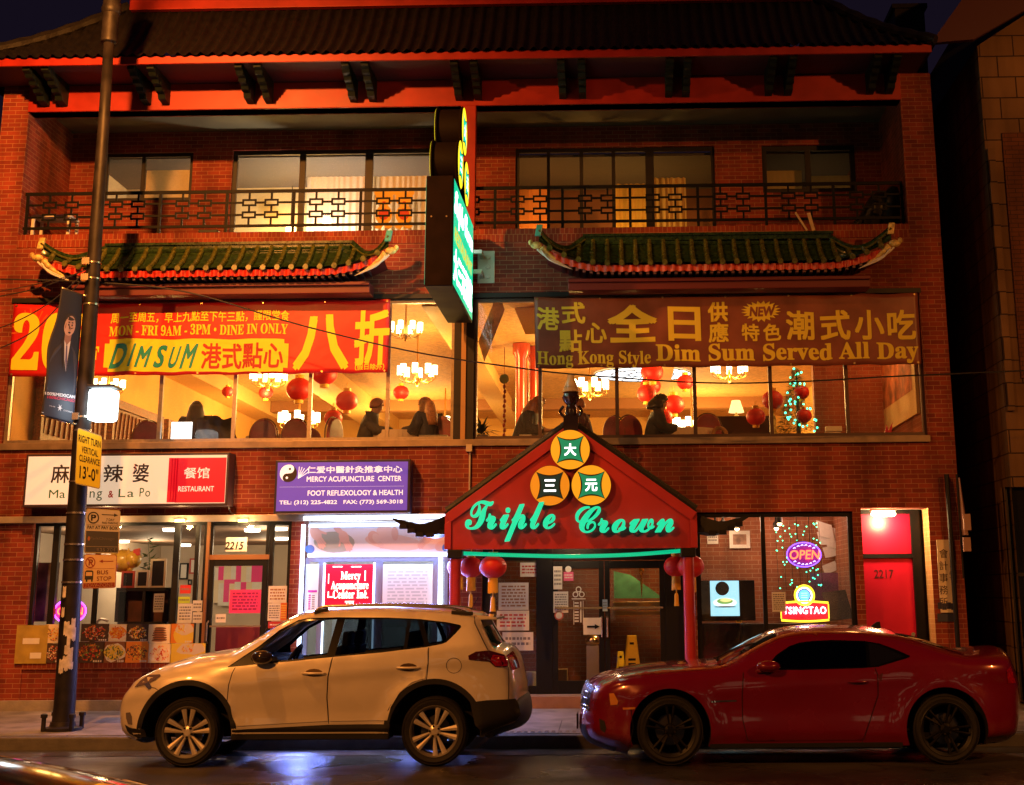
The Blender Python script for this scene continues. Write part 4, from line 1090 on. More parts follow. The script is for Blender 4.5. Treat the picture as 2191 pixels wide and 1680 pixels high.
# ------------------------------------------------------------------ window right of the canopy
rx = [xat(p, 1250, .08) for p in (1490, 1636, 1832)]
window(hRW[0], hRW[1], hRW[2], hRW[3], .06, [(rx[1], .06)], fw=.07, m=BLACK, name='bar_window')
WBR = brick('bar room brick', (.30, .10, .05), (.36, .13, .06), (.42, .28, .18))
k = MB(); k.quad((hEN[1] + .07, 2.3, .3), (hRW[1] + .1, 2.3, .3), (hRW[1] + .1, 2.3, 3.15), (hEN[1] + .07, 2.3, 3.15)); k.build('bar_back_wall', WBR, bld)
WBRY = brick('bar side brick', (.30, .10, .05), (.36, .13, .06), (.42, .28, .18), 'yz')
k = MB(); k.quad((hRW[1] + .05, 2.3, .3), (hRW[1] + .05, .3, .3), (hRW[1] + .05, .3, 3.15), (hRW[1] + .05, 2.3, 3.15)); k.quad((hEN[1] + .08, .3, .3), (hEN[1] + .08, 2.3, .3), (hEN[1] + .08, 2.3, 3.15), (hEN[1] + .08, .3, 3.15)); k.build('bar_side_wall', WBRY, bld)
k = MB(); k.box(hEN[1] + .08, hRW[1] + .1, .3, 2.3, 3.15, 3.2); k.build('bar_ceiling', mat('bar plaster', (.6, .45, .3), .8), bld)
k = MB(); k.box(hEN[1] + .08, hRW[1] + .1, .3, 2.3, .34, .4); k.build('bar_floor', FLOORM, bld)
G2 = 'small ceiling spotlights behind the right shop window'
for i, (px, py) in enumerate(((1547, 1128), (1583, 1116), (1577, 1132), (1668, 1121), (1661, 1131), (1531, 1137))):
    c = at(px, py, 1.6 + .1 * (i % 3)); t = thing('spotlight', ['leftmost lower of the clustered ceiling spotlights', 'upper bright spotlight left of the window bar', 'lower spotlight just left of the window bar', 'upper spotlight right of the window bar', 'lower spotlight right of the window bar', 'far left dim spotlight near the canopy eave'][i] + ' behind the right shop window', 'spotlight', tuple(c), G2)
    k = MB(); k.ball(tuple(c), .035, .035, .03, 12, 8); k.build('bulb', mat('lit warm bulb', (1, .8, .5), .5, emit=(1, .66, .3), es=16), t, smooth='all')
    k = MB(); k.lathe([(.05, .01), (.05, .08), (.02, .12), (.02, 3.15 - c.z)], c, seg=12); k.build('housing', BLACK, t, smooth=True)
lamp('bar_lamp', (1.75, 1.5, 2.85), 28, (1, .60, .34), .1); lamp('bar_lamp', (2.75, 1.6, 2.9), 18, (1, .5, .34), .1)
def framed(px0, py0, px1, py1, Y, lb, fr_, pic, nm='framed_picture', fw=.03):
    a = at(px0, py0, Y); b = at(px1, py1, Y); t = thing(nm, lb, 'picture', ((a.x + b.x) / 2, Y, b.z))
    k = MB(); k.box(a.x, b.x, Y - .03, Y, a.z - fw, a.z); k.box(a.x, b.x, Y - .03, Y, b.z, b.z + fw); k.box(a.x, a.x + fw, Y - .03, Y, b.z + fw, a.z - fw); k.box(b.x - fw, b.x, Y - .03, Y, b.z + fw, a.z - fw); k.build('frame', fr_, t)
    k = MB(); k.quad((a.x + fw, Y - .012, b.z + fw), (b.x - fw, Y - .012, b.z + fw), (b.x - fw, Y - .012, a.z - fw), (a.x + fw, Y - .012, a.z - fw)); k.build('print', pic, t); return t
framed(1560, 1136, 1605, 1173, 2.28, 'framed brownish landscape print in a white frame on the brick wall behind the right window', WHITE, mat('faded print', (.35, .2, .14), .6, noise=(7, .6)), fw=.055)
sheet(1513, 1142, 1537, 1164, 2.28, PAPER, label='small pale notice on the brick wall left of the framed print', lines=2, seed=11)
sheet(1651, 1267, 1682, 1309, .075, PAPER, label='white typed page taped to the right shop window', lines=8, seed=12)
sheet(1572, 1272, 1592, 1290, 2.0, mat('orange card', (.75, .25, .03), .6), label='orange card beside the television', lines=0)
sheet(1574, 1307, 1588, 1345, 1.9, mat('yellow card', (.8, .5, .05), .6), label='narrow yellow card with black characters right of the television', lines=4, lm=BLACK, seed=13)
k = MB(); a = at(1769, 1262, .3); k.obox((a.x + .15, .32, a.z - .22), (.17, 0, .02), (0, .006, 0), (-.05, 0, .20)); tag(k.build('menu_board', mat('dark menu board', (.05, .035, .06), .5, noise=(9, .3))), 'tilted dark menu board at the right edge of the right shop window', 'board')
k = MB()
for i, (px, py, wd, hh) in enumerate(((1766, 1135, .15, .12), (1779, 1150, .12, .16), (1762, 1152, .10, .10), (1778, 1180, .14, .08), (1776, 1215, .13, .07))):
    c = at(px, py, 2.1 + i * .02); k.obox(c, (wd * .8, 0, .02 * (i - 2)), (0, .003, 0), (-.02, 0, hh))
tag(k.build('pinned_paper', PAPER), 'cluster of pale papers pinned at the right side behind the window', 'papers')
k = MB(); c = at(1735, 1262, 1.4); k.box(c.x, c.x + .42, 1.4, 1.42, c.z - .3, c.z + .25); tag(k.build('hanging_cloth', mat('purple cloth', (.28, .06, .22), .7, noise=(6, .3))), 'purple cloth hanging behind the neon signs', 'cloth')
# television
a = at(1492, 1242, 1.0); b = at(1617, 1328, 1.0)
t = thing('television', 'black television set showing a bright dish on a plate, behind the right window', 'television', ((a.x + b.x) / 2, 1.0, b.z))
k = MB(); k.box(a.x, b.x, .99, 1.06, b.z, a.z); k.build('casing', BLACK, t, bevel=.01)
sa = at(1519, 1243, .98); sb_ = at(1583, 1318, .98)
k = MB(); k.box(sa.x, sb_.x, .984, .989, sb_.z, sa.z)
cx_, cz_ = (sa.x + sb_.x) / 2, (sa.z + sb_.z) / 2; sw, sh = sb_.x - sa.x, sa.z - sb_.z
def el(cx, cz, rx_, rz_, y, m): k.poly([(cx + rx_ * math.cos(t_ * .2618), y, cz + rz_ * math.sin(t_ * .2618)) for t_ in range(24)], m)
el(cx_ - .08 * sw, cz_ + .28 * sh, .24 * sw, .20 * sh, .982, 1); el(cx_, cz_ - .12 * sh, .40 * sw, .13 * sh, .981, 2); el(cx_, cz_ - .08 * sh, .28 * sw, .085 * sh, .980, 3); el(cx_ + .03 * sw, cz_ - .05 * sh, .2 * sw, .05 * sh, .979, 4); el(cx_, cz_ - .24 * sh, .38 * sw, .02 * sh, .9795, 1)
scr = lambda n_, c, e: mat('screen ' + n_, c, .4, emit=c, es=e)
k.build('screen', [scr('pale blue', (.30, .62, .72), 1.5), mat('screen dark', (.02, .015, .02), .4), scr('white', (.8, .95, 1), 1.6), scr('green', (.25, .5, .12), 1.0), scr('yellow', (.85, .8, .3), 1.3)], t)
# neon signs
NR = mat('neon orange red', (1, .2, .05), .4, emit=(1, .16, .05), es=3.2); NB = mat('neon blue', (.2, .1, 1), .4, emit=(.20, .08, 1), es=4); NWH = mat('neon white', (1, .9, 1), .4, emit=(1, .85, .95), es=4)
NY = mat('neon yellow', (1, .8, .05), .4, emit=(1, .72, .03), es=2.2); NRD = mat('neon red field', (.5, .01, .02), .4, emit=(.9, .01, .04), es=.55); NCY = mat('neon pale blue', (.1, .4, 1), .4, emit=(.10, .40, 1), es=2)
c = at(1720, 1187, .22)
t = thing('open_sign', 'oval neon sign reading OPEN in orange with blue dashes in the right window', 'neon sign', tuple(c))
k = MB(); k.poly([(c.x + .235 * math.cos(q * .1745), .235, c.z + .165 * math.sin(q * .1745)) for q in range(36)]); k.build('backing', mat('purple neon backing', (.2, .02, .2), .4, emit=(.35, .02, .45), es=.35), t)
k = MB(); vs, fs, me = glyphs('OPEN', 0, 0); bpy.data.meshes.remove(me)
write(k, 'OPEN', lambda u, v, w: Vector((u, .20 - w, v)), c.x - .215, c.x + .215, c.z - .065, c.z + .065, .012, .008, shear=.12); k.build('letters', NR, t)
k = MB()
for s_ in (-1, 1):
    for q in range(6):
        x = c.x - .14 + q * .056; zz = c.z + s_ * (.155 - .06 * ((q - 2.5) / 3) ** 2 - .018); k.tube([(x - .014, .2, zz - .008), (x + .012, .2, zz + .010), (x + .02, .2, zz - .008)], .007, 6)
k.build('dashes', mat('neon dashes', (.5, .5, 1), .4, emit=(.5, .5, 1), es=3), t)
k = MB(); k.tube([(c.x + .245 * math.cos(q * .1309), .21, c.z + .172 * math.sin(q * .1309)) for q in range(48)], .008, 6, closed=True); k.build('rim_tube', NB, t)
k = MB()
for dx in (-.09, .09): k.tube([(c.x + dx, .21, c.z + .15), (c.x + dx, .21, 2.9)], .005, 5)
k.build('hanging_cord', BLACK, t)
c = at(1721, 1292, .2)
t = thing('beer_sign', 'red and yellow neon beer sign with a round blue emblem on top', 'neon sign', tuple(c))
x0, x1 = xat(1671, 1305, .2), xat(1773, 1305, .2); z0, z1 = zat(1721, 1327, .2), zat(1721, 1290, .2)
k = MB(); k.box(x0, x1, .225, .235, z0, z1); k.build('red_field', NRD, t)
k = MB(); write(k, 'TSINGTAO', lambda u, v, w: Vector((u, .205 - w, v)), x0 + .035, x1 - .035, z0 + .085, z1 - .055, .008, .006, spacing=1.12); k.build('letters', NWH, t)
k = MB(); n = 12
for zz, s_ in ((z0, -1), (z1, 1)): k.tube([(x0 + (x1 - x0) * q / n, .2, zz + s_ * .018 * math.sin(math.pi * q / n)) for q in range(n + 1)], .014, 8)
k.tube([(x0, .2, z0 + .02), (x0, .2, z1 - .02)], .008, 6); k.tube([(x1, .2, z0 + .02), (x1, .2, z1 - .02)], .008, 6); k.build('yellow_tube', NY, t, smooth='all')
ccx, ccz = xat(1721, 1274, .2), zat(1721, 1274, .2)
k = MB(); k.tube([(ccx + .135 * math.cos(q * .2094), .19, ccz + .135 * math.sin(q * .2094)) for q in range(30)], .016, 8, closed=True); k.build('ring_tube', NY, t, smooth='all')
k = MB(); k.tube([(ccx + .105 * math.cos(q * .2094), .2, ccz + .105 * math.sin(q * .2094)) for q in range(30)], .009, 8, closed=True); k.build('inner_ring', NWH, t, smooth='all')
k = MB(); k.poly([(ccx + .082 * math.cos(q * .2094), .21, ccz + .082 * math.sin(q * .2094)) for q in range(30)]); 
for q in (-.03, 0, .03): k.box(ccx - .045, ccx + .045, .202, .208, ccz + q - .004, ccz + q + .004, 1)
k.build('emblem', [NCY, mat('emblem white', (.7, .85, 1), .4, emit=(.6, .8, 1), es=1.2)], t)
# little green string lights behind
rr = random.Random(5)
gl = mat('green fairy light', (.1, 1, .5), .4, emit=(.05, 1, .45), es=5)
def string_lights(n, fx_, lb, w=.4, h=1.0, cone=False, stem=True, yy=1.2, sz=.010):
    t = thing('christmas_tree' if stem else 'fairy_lights', lb, 'christmas tree' if stem else 'fairy lights', tuple(fx_))
    k = MB()
    for q in range(n):
        v = rr.random(); wd = w * (1 - v * .85 if cone else 1)
        k.ball((fx_[0] + (rr.random() * 2 - 1) * wd, yy + (rr.random() - .5) * .25, fx_[2] + v * h), sz, sz, sz, 8, 6)
    k.build('light_bulb', gl, t, kind='stuff')
    if stem:
        k = MB()
        for q in range(2600):
            v = rr.random() ** 1.3; a = rr.random() * 6.283; rd = w * (1.02 - v * .95) * (.35 + .65 * rr.random() ** .5)
            p = Vector((fx_[0] + rd * math.cos(a), yy + rd * math.sin(a) * .8, fx_[2] + v * h)); d = Vector((math.cos(a) * .07, math.sin(a) * .06, rr.random() * .06 - .04)); s2 = Vector((-math.sin(a), math.cos(a), .3)) * .006
            k.add([p - s2, p + s2, p + d], [(0, 1, 2)])
        k.build('branch', mat('fir needles', (.03, .07, .03), .7), t)
        k = MB(); k.lathe([(.04, -.3), (.03, h * .5), (.005, h)], (fx_[0], yy, fx_[2]), seg=8); k.build('trunk', mat('bark', (.1, .06, .03), .8), t)
    else:
        k = MB()
        for q in range(7): k.tube([(fx_[0] - w + 2 * w * q / 6, yy, fx_[2] + h), (fx_[0] - w + 2 * w * q / 6 + .02, yy, fx_[2])], .003, 4)
        k.build('wire', BLACK, t)
    return t
c = at(1715, 1260, 1.2); string_lights(70, (c.x - .03, 1.2, c.z), 'curtain of green fairy lights behind the neon signs in the right window', .33, .98, False, False)
k = MB(); c = at(1700, 1400, .5); k.box(c.x - .75, c.x + .4, .4, .8, .4, zat(1700, 1334, .4)); tag(k.build('bar_counter', mat('black counter', (.015, .013, .014), .3), bevel=.01), 'low black counter under the neon signs inside the right window', 'counter')
k = MB(); k.box(1.12, 2.25, .9, 1.3, .4, zat(1550, 1334, .9)); tag(k.build('television_cabinet', mat('black cabinet', (.012, .010, .011), .35), bevel=.01), 'black cabinet carrying the television', 'cabinet')
# little red neon near the bonnet of the red car
c = at(1537, 1418, .35); t = thing('food_sign', 'small red neon word glowing low behind the right window', 'neon sign', tuple(c))
k = MB(); write(k, 'FOOD', lambda u, v, w: Vector((u, .35, v)), c.x - .10, c.x + .10, c.z - .03, c.z + .05, .005, .004, shear=.1); k.build('letters', mat('neon red word', (1, .1, .1), .4, emit=(1, .05, .06), es=2.5), t)

# ------------------------------------------------------------------ red door
YR = .42
dx = [xat(p, 1250, YR) for p in (1846, 1955, 1966)]
zt_ = zat(1900, 1190, YR); ztop = zat(1900, 1100, YR)
RD = mat('red painted steel door', (.58, .005, .040), .4, noise=(1.5, .12))
dr = thing('red_door', 'bright red steel door numbered 2217 with a red panel above, in a lit recess', 'door', (dx[0] + .3, YR, .27))
xw = hDR[0] + .02
k = MB(); k.box(xw, dx[1], YR, YR + .05, .29, zt_ - .03); leaf = k.build('door_leaf', RD, dr, bevel=.004)
k = MB(); k.box(xw, dx[1], YR + .01, YR + .05, zt_ + .03, ztop); k.build('transom_panel', RD, dr, bevel=.004)
k = MB(); k.box(xw - .02, dx[2], YR - .03, YR + .06, zt_ - .028, zt_ + .028); k.box(dx[1] + .002, dx[2] + .05, YR - .035, YR + .06, .29, ztop + .05); k.box(xw - .02, dx[2], YR - .03, YR + .06, ztop, ztop + .06); k.build('door_frame', BLACK, dr)
k = MB(); a = at(1871, 1237, YR); b = at(1911, 1219, YR); write(k, '2217', lambda u, v, w: Vector((u, YR - .003 - w, v)), a.x, b.x, a.z, b.z, .004, .001); k.build('house_number', mat('dark number', (.07, .01, .02), .5), leaf)
k = MB(); k.lathe([(.001, 0), (.03, 0), (.03, .05), (.02, .06), (.001, .06)], (dx[1] - .06, YR - .06, 1.2), (0, 1, 0), 14); k.build('handle', HND, leaf, smooth=True)
# the recess itself
PB = brick('painted recess brick', (.55, .32, .12), (.60, .36, .15), (.66, .48, .24), 'yz')
k = MB(); k.quad((hDR[1] + .001, .3, .27), (hDR[1] + .001, YR + .06, .27), (hDR[1] + .001, YR + .06, 3.0), (hDR[1] + .001, .3, 3.0)); k.build('recess_side_wall', BRICKY, bld)
k = MB(); k.quad((hDR[1] - .002, .0, .27), (hDR[1] - .002, .45, .27), (hDR[1] - .002, .45, 2.97), (hDR[1] - .002, .0, 2.97)); k.build('recess_jamb', PB, bld)
k = MB(); k.box(hDR[0], hDR[1], .301, YR + .1, 2.97, 3.0); k.build('recess_ceiling', WHITE, bld)
k = MB(); k.box(hDR[0] - .05, hDR[0], .3, YR + .1, .27, 3.0); k.box(hDR[0], hDR[1], YR + .061, YR + .1, .27, 3.0); k.build('recess_back', DARK, bld)
c = at(1890, 1101, .2)
t = thing('recess_lamp', 'lit oblong ceiling lamp above the red door', 'lamp', (c.x, .2, 2.96))
k = MB(); k.tube([(c.x - .17, .2, 2.915), (c.x - .15, .2, 2.905), (c.x + .15, .2, 2.905), (c.x + .17, .2, 2.915)], [.03, .045, .045, .03], 12); k.build('diffuser', mat('lit diffuser', (1, .9, .7), .5, emit=(1, .72, .40), es=13), t, smooth='all')
k = MB(); k.box(c.x - .18, c.x + .18, .13, .27, 2.94, 2.969); k.build('base', WHITE, t)
lamp('recess_light', (c.x, .17, 2.80), 72, (1, .62, .26), .08, parent=t)
# sign boards on the right pier
a = at(2003, 1155, -.02); b = at(2046, 1311, -.02)
t = thing('office_sign', 'tall cream board with dark brush characters on the brick pier right of the red door', 'sign', ((a.x + b.x) / 2, -.02, b.z))
k = MB(); k.box(a.x, b.x, -.03, -.004, b.z, a.z); k.build('board', mat('cream board', (.80, .68, .48), .6, noise=(3, .1)), t, bevel=.004)
k = MB()
for i, ch in enumerate('會計事務所'): 
    q = at(2019, 1184 + i * 26, -.031); write(k, ch, lambda u, v, w: Vector((u, -.0325 - w, v)), q.x - .06, q.x + .06, q.z - .065, q.z + .06, .004)
for i, ch in enumerate('慶雲'):
    q = at(2040, 1205 + i * 26, -.031); write(k, ch, lambda u, v, w: Vector((u, -.0325 - w, v)), q.x - .055, q.x + .05, q.z - .06, q.z + .055, .004)
k.build('characters', mat('dark brown ink', (.05, .025, .02), .6), t)
k = MB()
for i in range(4):
    q = at(2011 + i * 9.5, 1296 + (2 if i % 2 else 0), -.031); k.box(q.x - .03, q.x + .03, -.034, -.0315, q.z - .045, q.z + .045)
k.build('dark_patch', mat('navy print', (.03, .03, .07), .6), t)
a = at(2006, 1313, -.02); b = at(2046, 1330, -.02)
k = MB(); k.box(a.x, b.x, -.02, -.003, b.z, a.z); tag(k.build('name_plate', mat('navy plate', (.04, .045, .09), .5)), 'small navy name plate under the cream character board', 'plate')
k = MB(); xx = xat(2041, 1250, -.12); k.tube([(xx, -.12, zat(2041, 1015, -.12)), (xx, -.12, .3)], .035, 10); k.build('downpipe', BLACK, bld, smooth=True)
a = at(2052, 1022, -.15); b = at(2062, 1145, -.15)
t = thing('flag', 'pale furled flag on a dark staff at the right corner of the building', 'flag', (a.x, -.15, b.z))
k = MB(); k.grid(lambda u, v: (a.x - .02 + .10 * u * (.35 + .65 * (1 - v)), -.15 + .03 * math.sin(u * 9), b.z + (a.z - b.z) * v), 10, 8); k.build('cloth', mat('pale flag cloth', (.5, .32, .28), .8), t, smooth='all')
k = MB(); k.tube([(a.x - .03, -.14, b.z - .6), (a.x - .03, -.14, a.z + .05)], .015, 8); k.build('staff', BLACK, t)
for i, (py0, py1) in enumerate(((1100, 1135), (1150, 1180))):
    a = at(2060, py0, -.3); b = at(2078, py1, -.3)
    k = MB(); k.box(a.x, b.x, -.32, -.27, b.z, a.z); tag(k.build('hanging_plate', mat('pinkish plate', (.35, .2, .16), .5), bevel=.004), ('upper' if i == 0 else 'lower') + ' small pinkish plate hanging beside the alley at the right corner', 'plate', 'plates hanging beside the alley')
# ------------------------------------------------------------------ left shop: header, window, door
k = MB(); k.box(BX0, xat(952, 1110), -.10, -.002, zat(300, 1118), zat(300, 1104)); k.build('shop_header', mat('pale header metal', (.55, .48, .40), .4, .4, noise=(4, .2)), bld, bevel=.004)
for i, px in enumerate((228, 385, 520)):
    c = at(px, 1114, -.11); k = MB(); k.box(c.x - .07, c.x + .07, -.13, -.101, c.z - .018, c.z + .018)
    tag(k.build('header_light', mat('lit header lamp', (1, .8, .5), .5, emit=(1, .62, .25), es=3)), ['left of three slim lights on the pale header, beside the parking sign', 'middle slim light on the pale header over the food shop window', 'right slim light on the pale header over the shop door'][i], 'lamp', 'slim lights on the shop header'); lamp('header_glow', (c.x, -.17, c.z - .06), 20, (1, .62, .25), .05)
ss = [xat(p, 1280, .1) for p in (62, 111, 372, 438, 446, 575, 619)]
ztop = hS1[3]; zlo = zb1 + .11
window(hS1[0], ss[3], zlo, ztop, .08, [(ss[1], .09), (xat(205, 1250, .1), .06), (ss[2], .09), (xat(418, 1250, .1), .06)], fw=.05, m=BLACK, gm=CLEAN, name='shop_window')
window(ss[5] - .02, hS1[1], .4, ztop, .08, [], fw=.06, m=BLACK, gm=CLEAN, name='side_window')
dl, drr = ss[4] - .01, ss[5] - .03
d = thing('shop_door', 'dark framed glass shop door numbered 2215 above, with a pink notice', 'door', ((dl + drr) / 2, .1, .4))
zt_ = zat(510, 1193, .1)
k = MB(); s_ = .075
k.box(dl, dl + s_, .07, .12, .42, zt_ - .03); k.box(drr - s_, drr, .07, .12, .42, zt_ - .03); k.box(dl + s_, drr - s_, .071, .119, .42, .62); k.box(dl + s_, drr - s_, .071, .119, zt_ - .12, zt_ - .03); leaf = k.build('door_leaf', BLACK, d, bevel=.004)
k = MB(); k.quad((dl + s_, .095, .6), (drr - s_, .095, .6), (drr - s_, .095, zt_ - .1), (dl + s_, .095, zt_ - .1)); k.build('pane', CLEAN, leaf)
zb_ = zat(500, 1340, .06); k = MB(); k.box(dl + .06, drr - .06, .04, .06, zb_ - .012, zb_ + .012); k.build('push_bar', ALU, leaf)
k = MB(); k.tube([(dl + .035, .07, 1.15), (dl + .035, .0, 1.18), (dl + .035, .0, 1.42), (dl + .035, .07, 1.45)], .013, 8); k.build('handle', ALU, leaf, smooth=True)
k = MB(); k.box(dl - .02, drr + .02, .06, .13, zt_ - .03, zt_ + .04); k.build('door_lintel', mat('orange brown trim', (.30, .13, .05), .5), d)
k = MB(); k.box(dl, drr, .07, .12, ztop - .06, ztop); k.box(dl, dl + .04, .071, .119, zt_ + .04, ztop - .06); k.box(drr - .04, drr, .071, .119, zt_ + .04, ztop - .06); tr = k.build('transom_frame', BLACK, d)
k = MB(); k.quad((dl + .02, .095, zt_ + .02), (drr - .02, .095, zt_ + .02), (drr - .02, .095, ztop - .03), (dl + .02, .095, ztop - .03)); k.build('transom_pane', CLEAN, tr)
k = MB(); k.box(ss[3] + .001, dl - .001, .03, .13, .4, ztop); k.build('door_post', mat('orange brown trim', (.30, .13, .05), .5), d)
a = at(480, 1176, .08); b = at(519, 1159, .08); k = MB(); write(k, '2215', lambda u, v, w: Vector((u, .088 - w, v)), a.x, b.x, a.z, b.z, .02, .002, shear=.2); k.build('house_number', mat('black numeral', (.03, .02, .02), .5), d)
sheet(484, 1150, 528, 1180, .0945, PAPER, label='blank white sheet behind the number above the shop door', lines=0)
PINK = mat('hot pink paper', (.85, .05, .28), .6)
sheet(492, 1262, 557, 1312, .09, PINK, label='hot pink handwritten notice on the shop door glass', lines=6, lm=mat('purple ink', (.35, .0, .12), .6), seed=21)
sheet(462, 1314, 483, 1332, .06, PAPER, label='small white card by the shop door handle', lines=1, seed=22)
sheet(575, 1254, 613, 1290, .075, PAPER, label='upper menu sheet with pictures on the narrow side window', lines=4, lm=mat('brown print', (.4, .2, .1), .7), seed=23)
sheet(574, 1291, 600, 1328, .075, PAPER, label='lower left menu sheet on the narrow side window', lines=6, seed=24)
sheet(601, 1290, 613, 1328, .074, mat('orange sheet', (.7, .16, .03), .6), label='narrow orange strip beside the lower menu sheet on the side window', lines=6, lm=mat('yellow ink', (.8, .6, .1), .6), seed=25)
sheet(574, 1330, 612, 1344, .074, mat('red sheet', (.5, .03, .03), .6), label='red strip with white characters low on the side window', lines=1, lm=PAPER, seed=26)
# food picture panels under the window
rr = random.Random(11)
PAL = {n_: mat('print ' + n_, c, .55) for n_, c in dict(cream=(.78, .66, .46), orange=(.80, .25, .02), red=(.58, .03, .015), brown=(.25, .09, .03), yellow=(.85, .62, .06), green=(.18, .28, .05), dark=(.06, .03, .02), white=(.8, .74, .62)).items()}
keys = list(PAL)
def food(px0, py0, px1, py1, bgc, cols, lb, kind):
    a = at(px0, py0, -.02); b = at(px1, py1, -.02)
    x0, x1, z0, z1 = a.x, b.x, b.z, a.z; wd, hh = x1 - x0, z1 - z0
    k = MB(); k.box(x0, x1, -.03, -.018, z0, z1, keys.index(bgc)); y = -.0305
    def ell(cx, cz, rx_, rz_, m, rot=0, n=14):
        nonlocal y; y -= .00006
        P = []
        for t in range(n):
            q = 1 + (rr.random() - .5) * .25; u = rx_ * q * math.cos(6.2832 * t / n); v = rz_ * q * math.sin(6.2832 * t / n)
            P.append((min(x1, max(x0, cx + u * math.cos(rot) - v * math.sin(rot))), y, min(z1, max(z0, cz + u * math.sin(rot) + v * math.cos(rot)))))
        k.poly(P, m)
    cx, cz = (x0 + x1) / 2, (z0 + z1) / 2
    if kind == 'plate':
        ell(cx, cz - .03 * hh, .50 * wd, .42 * hh, keys.index('white')); ell(cx, cz, .44 * wd, .36 * hh, keys.index(cols[0]))
    if kind == 'stack':
        for q in range(6): ell(cx, z0 + hh * (.18 + .12 * q), wd * (.36 - .02 * q), hh * .075, keys.index('brown')); ell(cx, z0 + hh * (.21 + .12 * q), wd * (.33 - .02 * q), hh * .03, keys.index('dark'))
    elif kind == 'bowl':
        ell(cx + .15 * wd, cz - .1 * hh, .5 * wd, .45 * hh, keys.index('yellow')); ell(cx + .1 * wd, cz + .22 * hh, .42 * wd, .30 * hh, keys.index('cream'))
        for q in range(26): ell(cx + .3 * wd * (rr.random() - .5), cz + hh * (.1 + .3 * rr.random()), .06 * wd, .03 * hh, keys.index(rr.choice(cols)), rr.random() * 3)
    else:
        for q in range(120):
            t = rr.random() * 6.283; d_ = rr.random() ** .5
            ell(cx + .42 * wd * d_ * math.cos(t), cz + .38 * hh * d_ * math.sin(t), wd * (.015 + .05 * rr.random()), hh * (.012 + .03 * rr.random()), keys.index(rr.choice(cols)), rr.random() * 3.14, 7)
    for q in range(4):
        k.box(x1 - wd * (.34 - .075 * q), x1 - wd * (.34 - .075 * q) + wd * .05, y - .0012, y - .001, z0 + hh * .03, z0 + hh * .12, keys.index('white'))
    tag(k.build('food_picture', [PAL[n_] for n_ in keys]), lb, 'picture', 'food pictures under the shop window')
food(175, 1335, 232, 1372, 'dark', ['orange', 'red', 'cream', 'brown'], 'food picture of shredded red and orange strips, upper row just right of the lamp post', 'pile')
food(233, 1336, 271, 1372, 'cream', ['orange', 'yellow', 'cream', 'red'], 'food picture of a pale dish, second from the lamp post in the upper row', 'plate')
food(272, 1336, 317, 1372, 'dark', ['yellow', 'orange', 'brown', 'cream'], 'food picture of golden noodles on black, upper row left of the stacked ribs', 'pile')
food(319, 1336, 365, 1377, 'cream', ['brown', 'dark'], 'food picture of brown ribs stacked in a tower on cream', 'stack')
food(366, 1335, 413, 1376, 'orange', ['yellow', 'orange', 'white'], 'food picture of a yellow round bowl at the right end of the upper row', 'bowl')
food(100, 1336, 130, 1376, 'cream', ['orange', 'brown', 'yellow'], 'food picture in the upper row between yellow poster and lamp post', 'pile')
food(100, 1377, 130, 1418, 'dark', ['brown', 'red', 'cream'], 'dark food picture at the left end of the lower row, beside the yellow poster', 'pile')
food(160, 1373, 222, 1418, 'dark', ['brown', 'orange', 'green', 'red'], 'food picture of brown stir fry, lower row beside the lamp post', 'pile')
food(223, 1373, 268, 1418, 'brown', ['yellow', 'green', 'dark', 'cream'], 'food picture of a yellow ring dish, second in the lower row', 'plate')
food(269, 1373, 317, 1418, 'orange', ['brown', 'dark', 'yellow'], 'food picture of dark meat on orange, lower row under the golden noodles', 'pile')
food(319, 1378, 365, 1418, 'cream', ['cream', 'white', 'orange', 'red'], 'food picture of pale dumplings, lower row under the stacked ribs', 'plate')
food(366, 1377, 438, 1418, 'yellow', ['yellow', 'cream', 'orange'], 'food picture of yellow soup bowls at the right end of the lower row', 'bowl')
a = at(37, 1338, -.03); b = at(98, 1420, -.03)
t = thing('yellow_poster', 'faded yellow poster with pale stickers at the left end of the shop window', 'poster', ((a.x + b.x) / 2, -.03, b.z))
k = MB(); k.box(a.x, b.x, -.034, -.018, b.z, a.z); k.build('sheet', mat('faded yellow poster', (.42, .30, .05), .7, noise=(5, .25)), t)
for x_, z_, w_ in ((.1, .26, .24), (.22, .46, .16)): k = MB(); k.box(a.x + x_, a.x + x_ + w_, -.036, -.0345, a.z - z_, a.z - z_ + .08); k.build('sticker', PAPER, t)
for i, (p0, q0, p1, q1, m_, lb, ln) in enumerate(((386, 1252, 408, 1270, mat('red card', (.6, .03, .03), .6), 'red card at the top of the notices on the right of the shop window', 1), (382, 1277, 406, 1291, mat('lime card', (.55, .7, .05), .6), 'lime and red card on the right of the shop window', 1), (382, 1292, 410, 1333, PAPER, 'white notice with a dark square on the right of the shop window', 5), (413, 1285, 432, 1308, PAPER, 'white notice with two dark marks beside the shop door post', 2), (413, 1310, 432, 1333, PAPER, 'lower white notice with one dark mark beside the shop door post', 2))):
    sheet(p0, q0, p1, q1, .075, m_, label=lb, lines=ln, seed=30 + i)
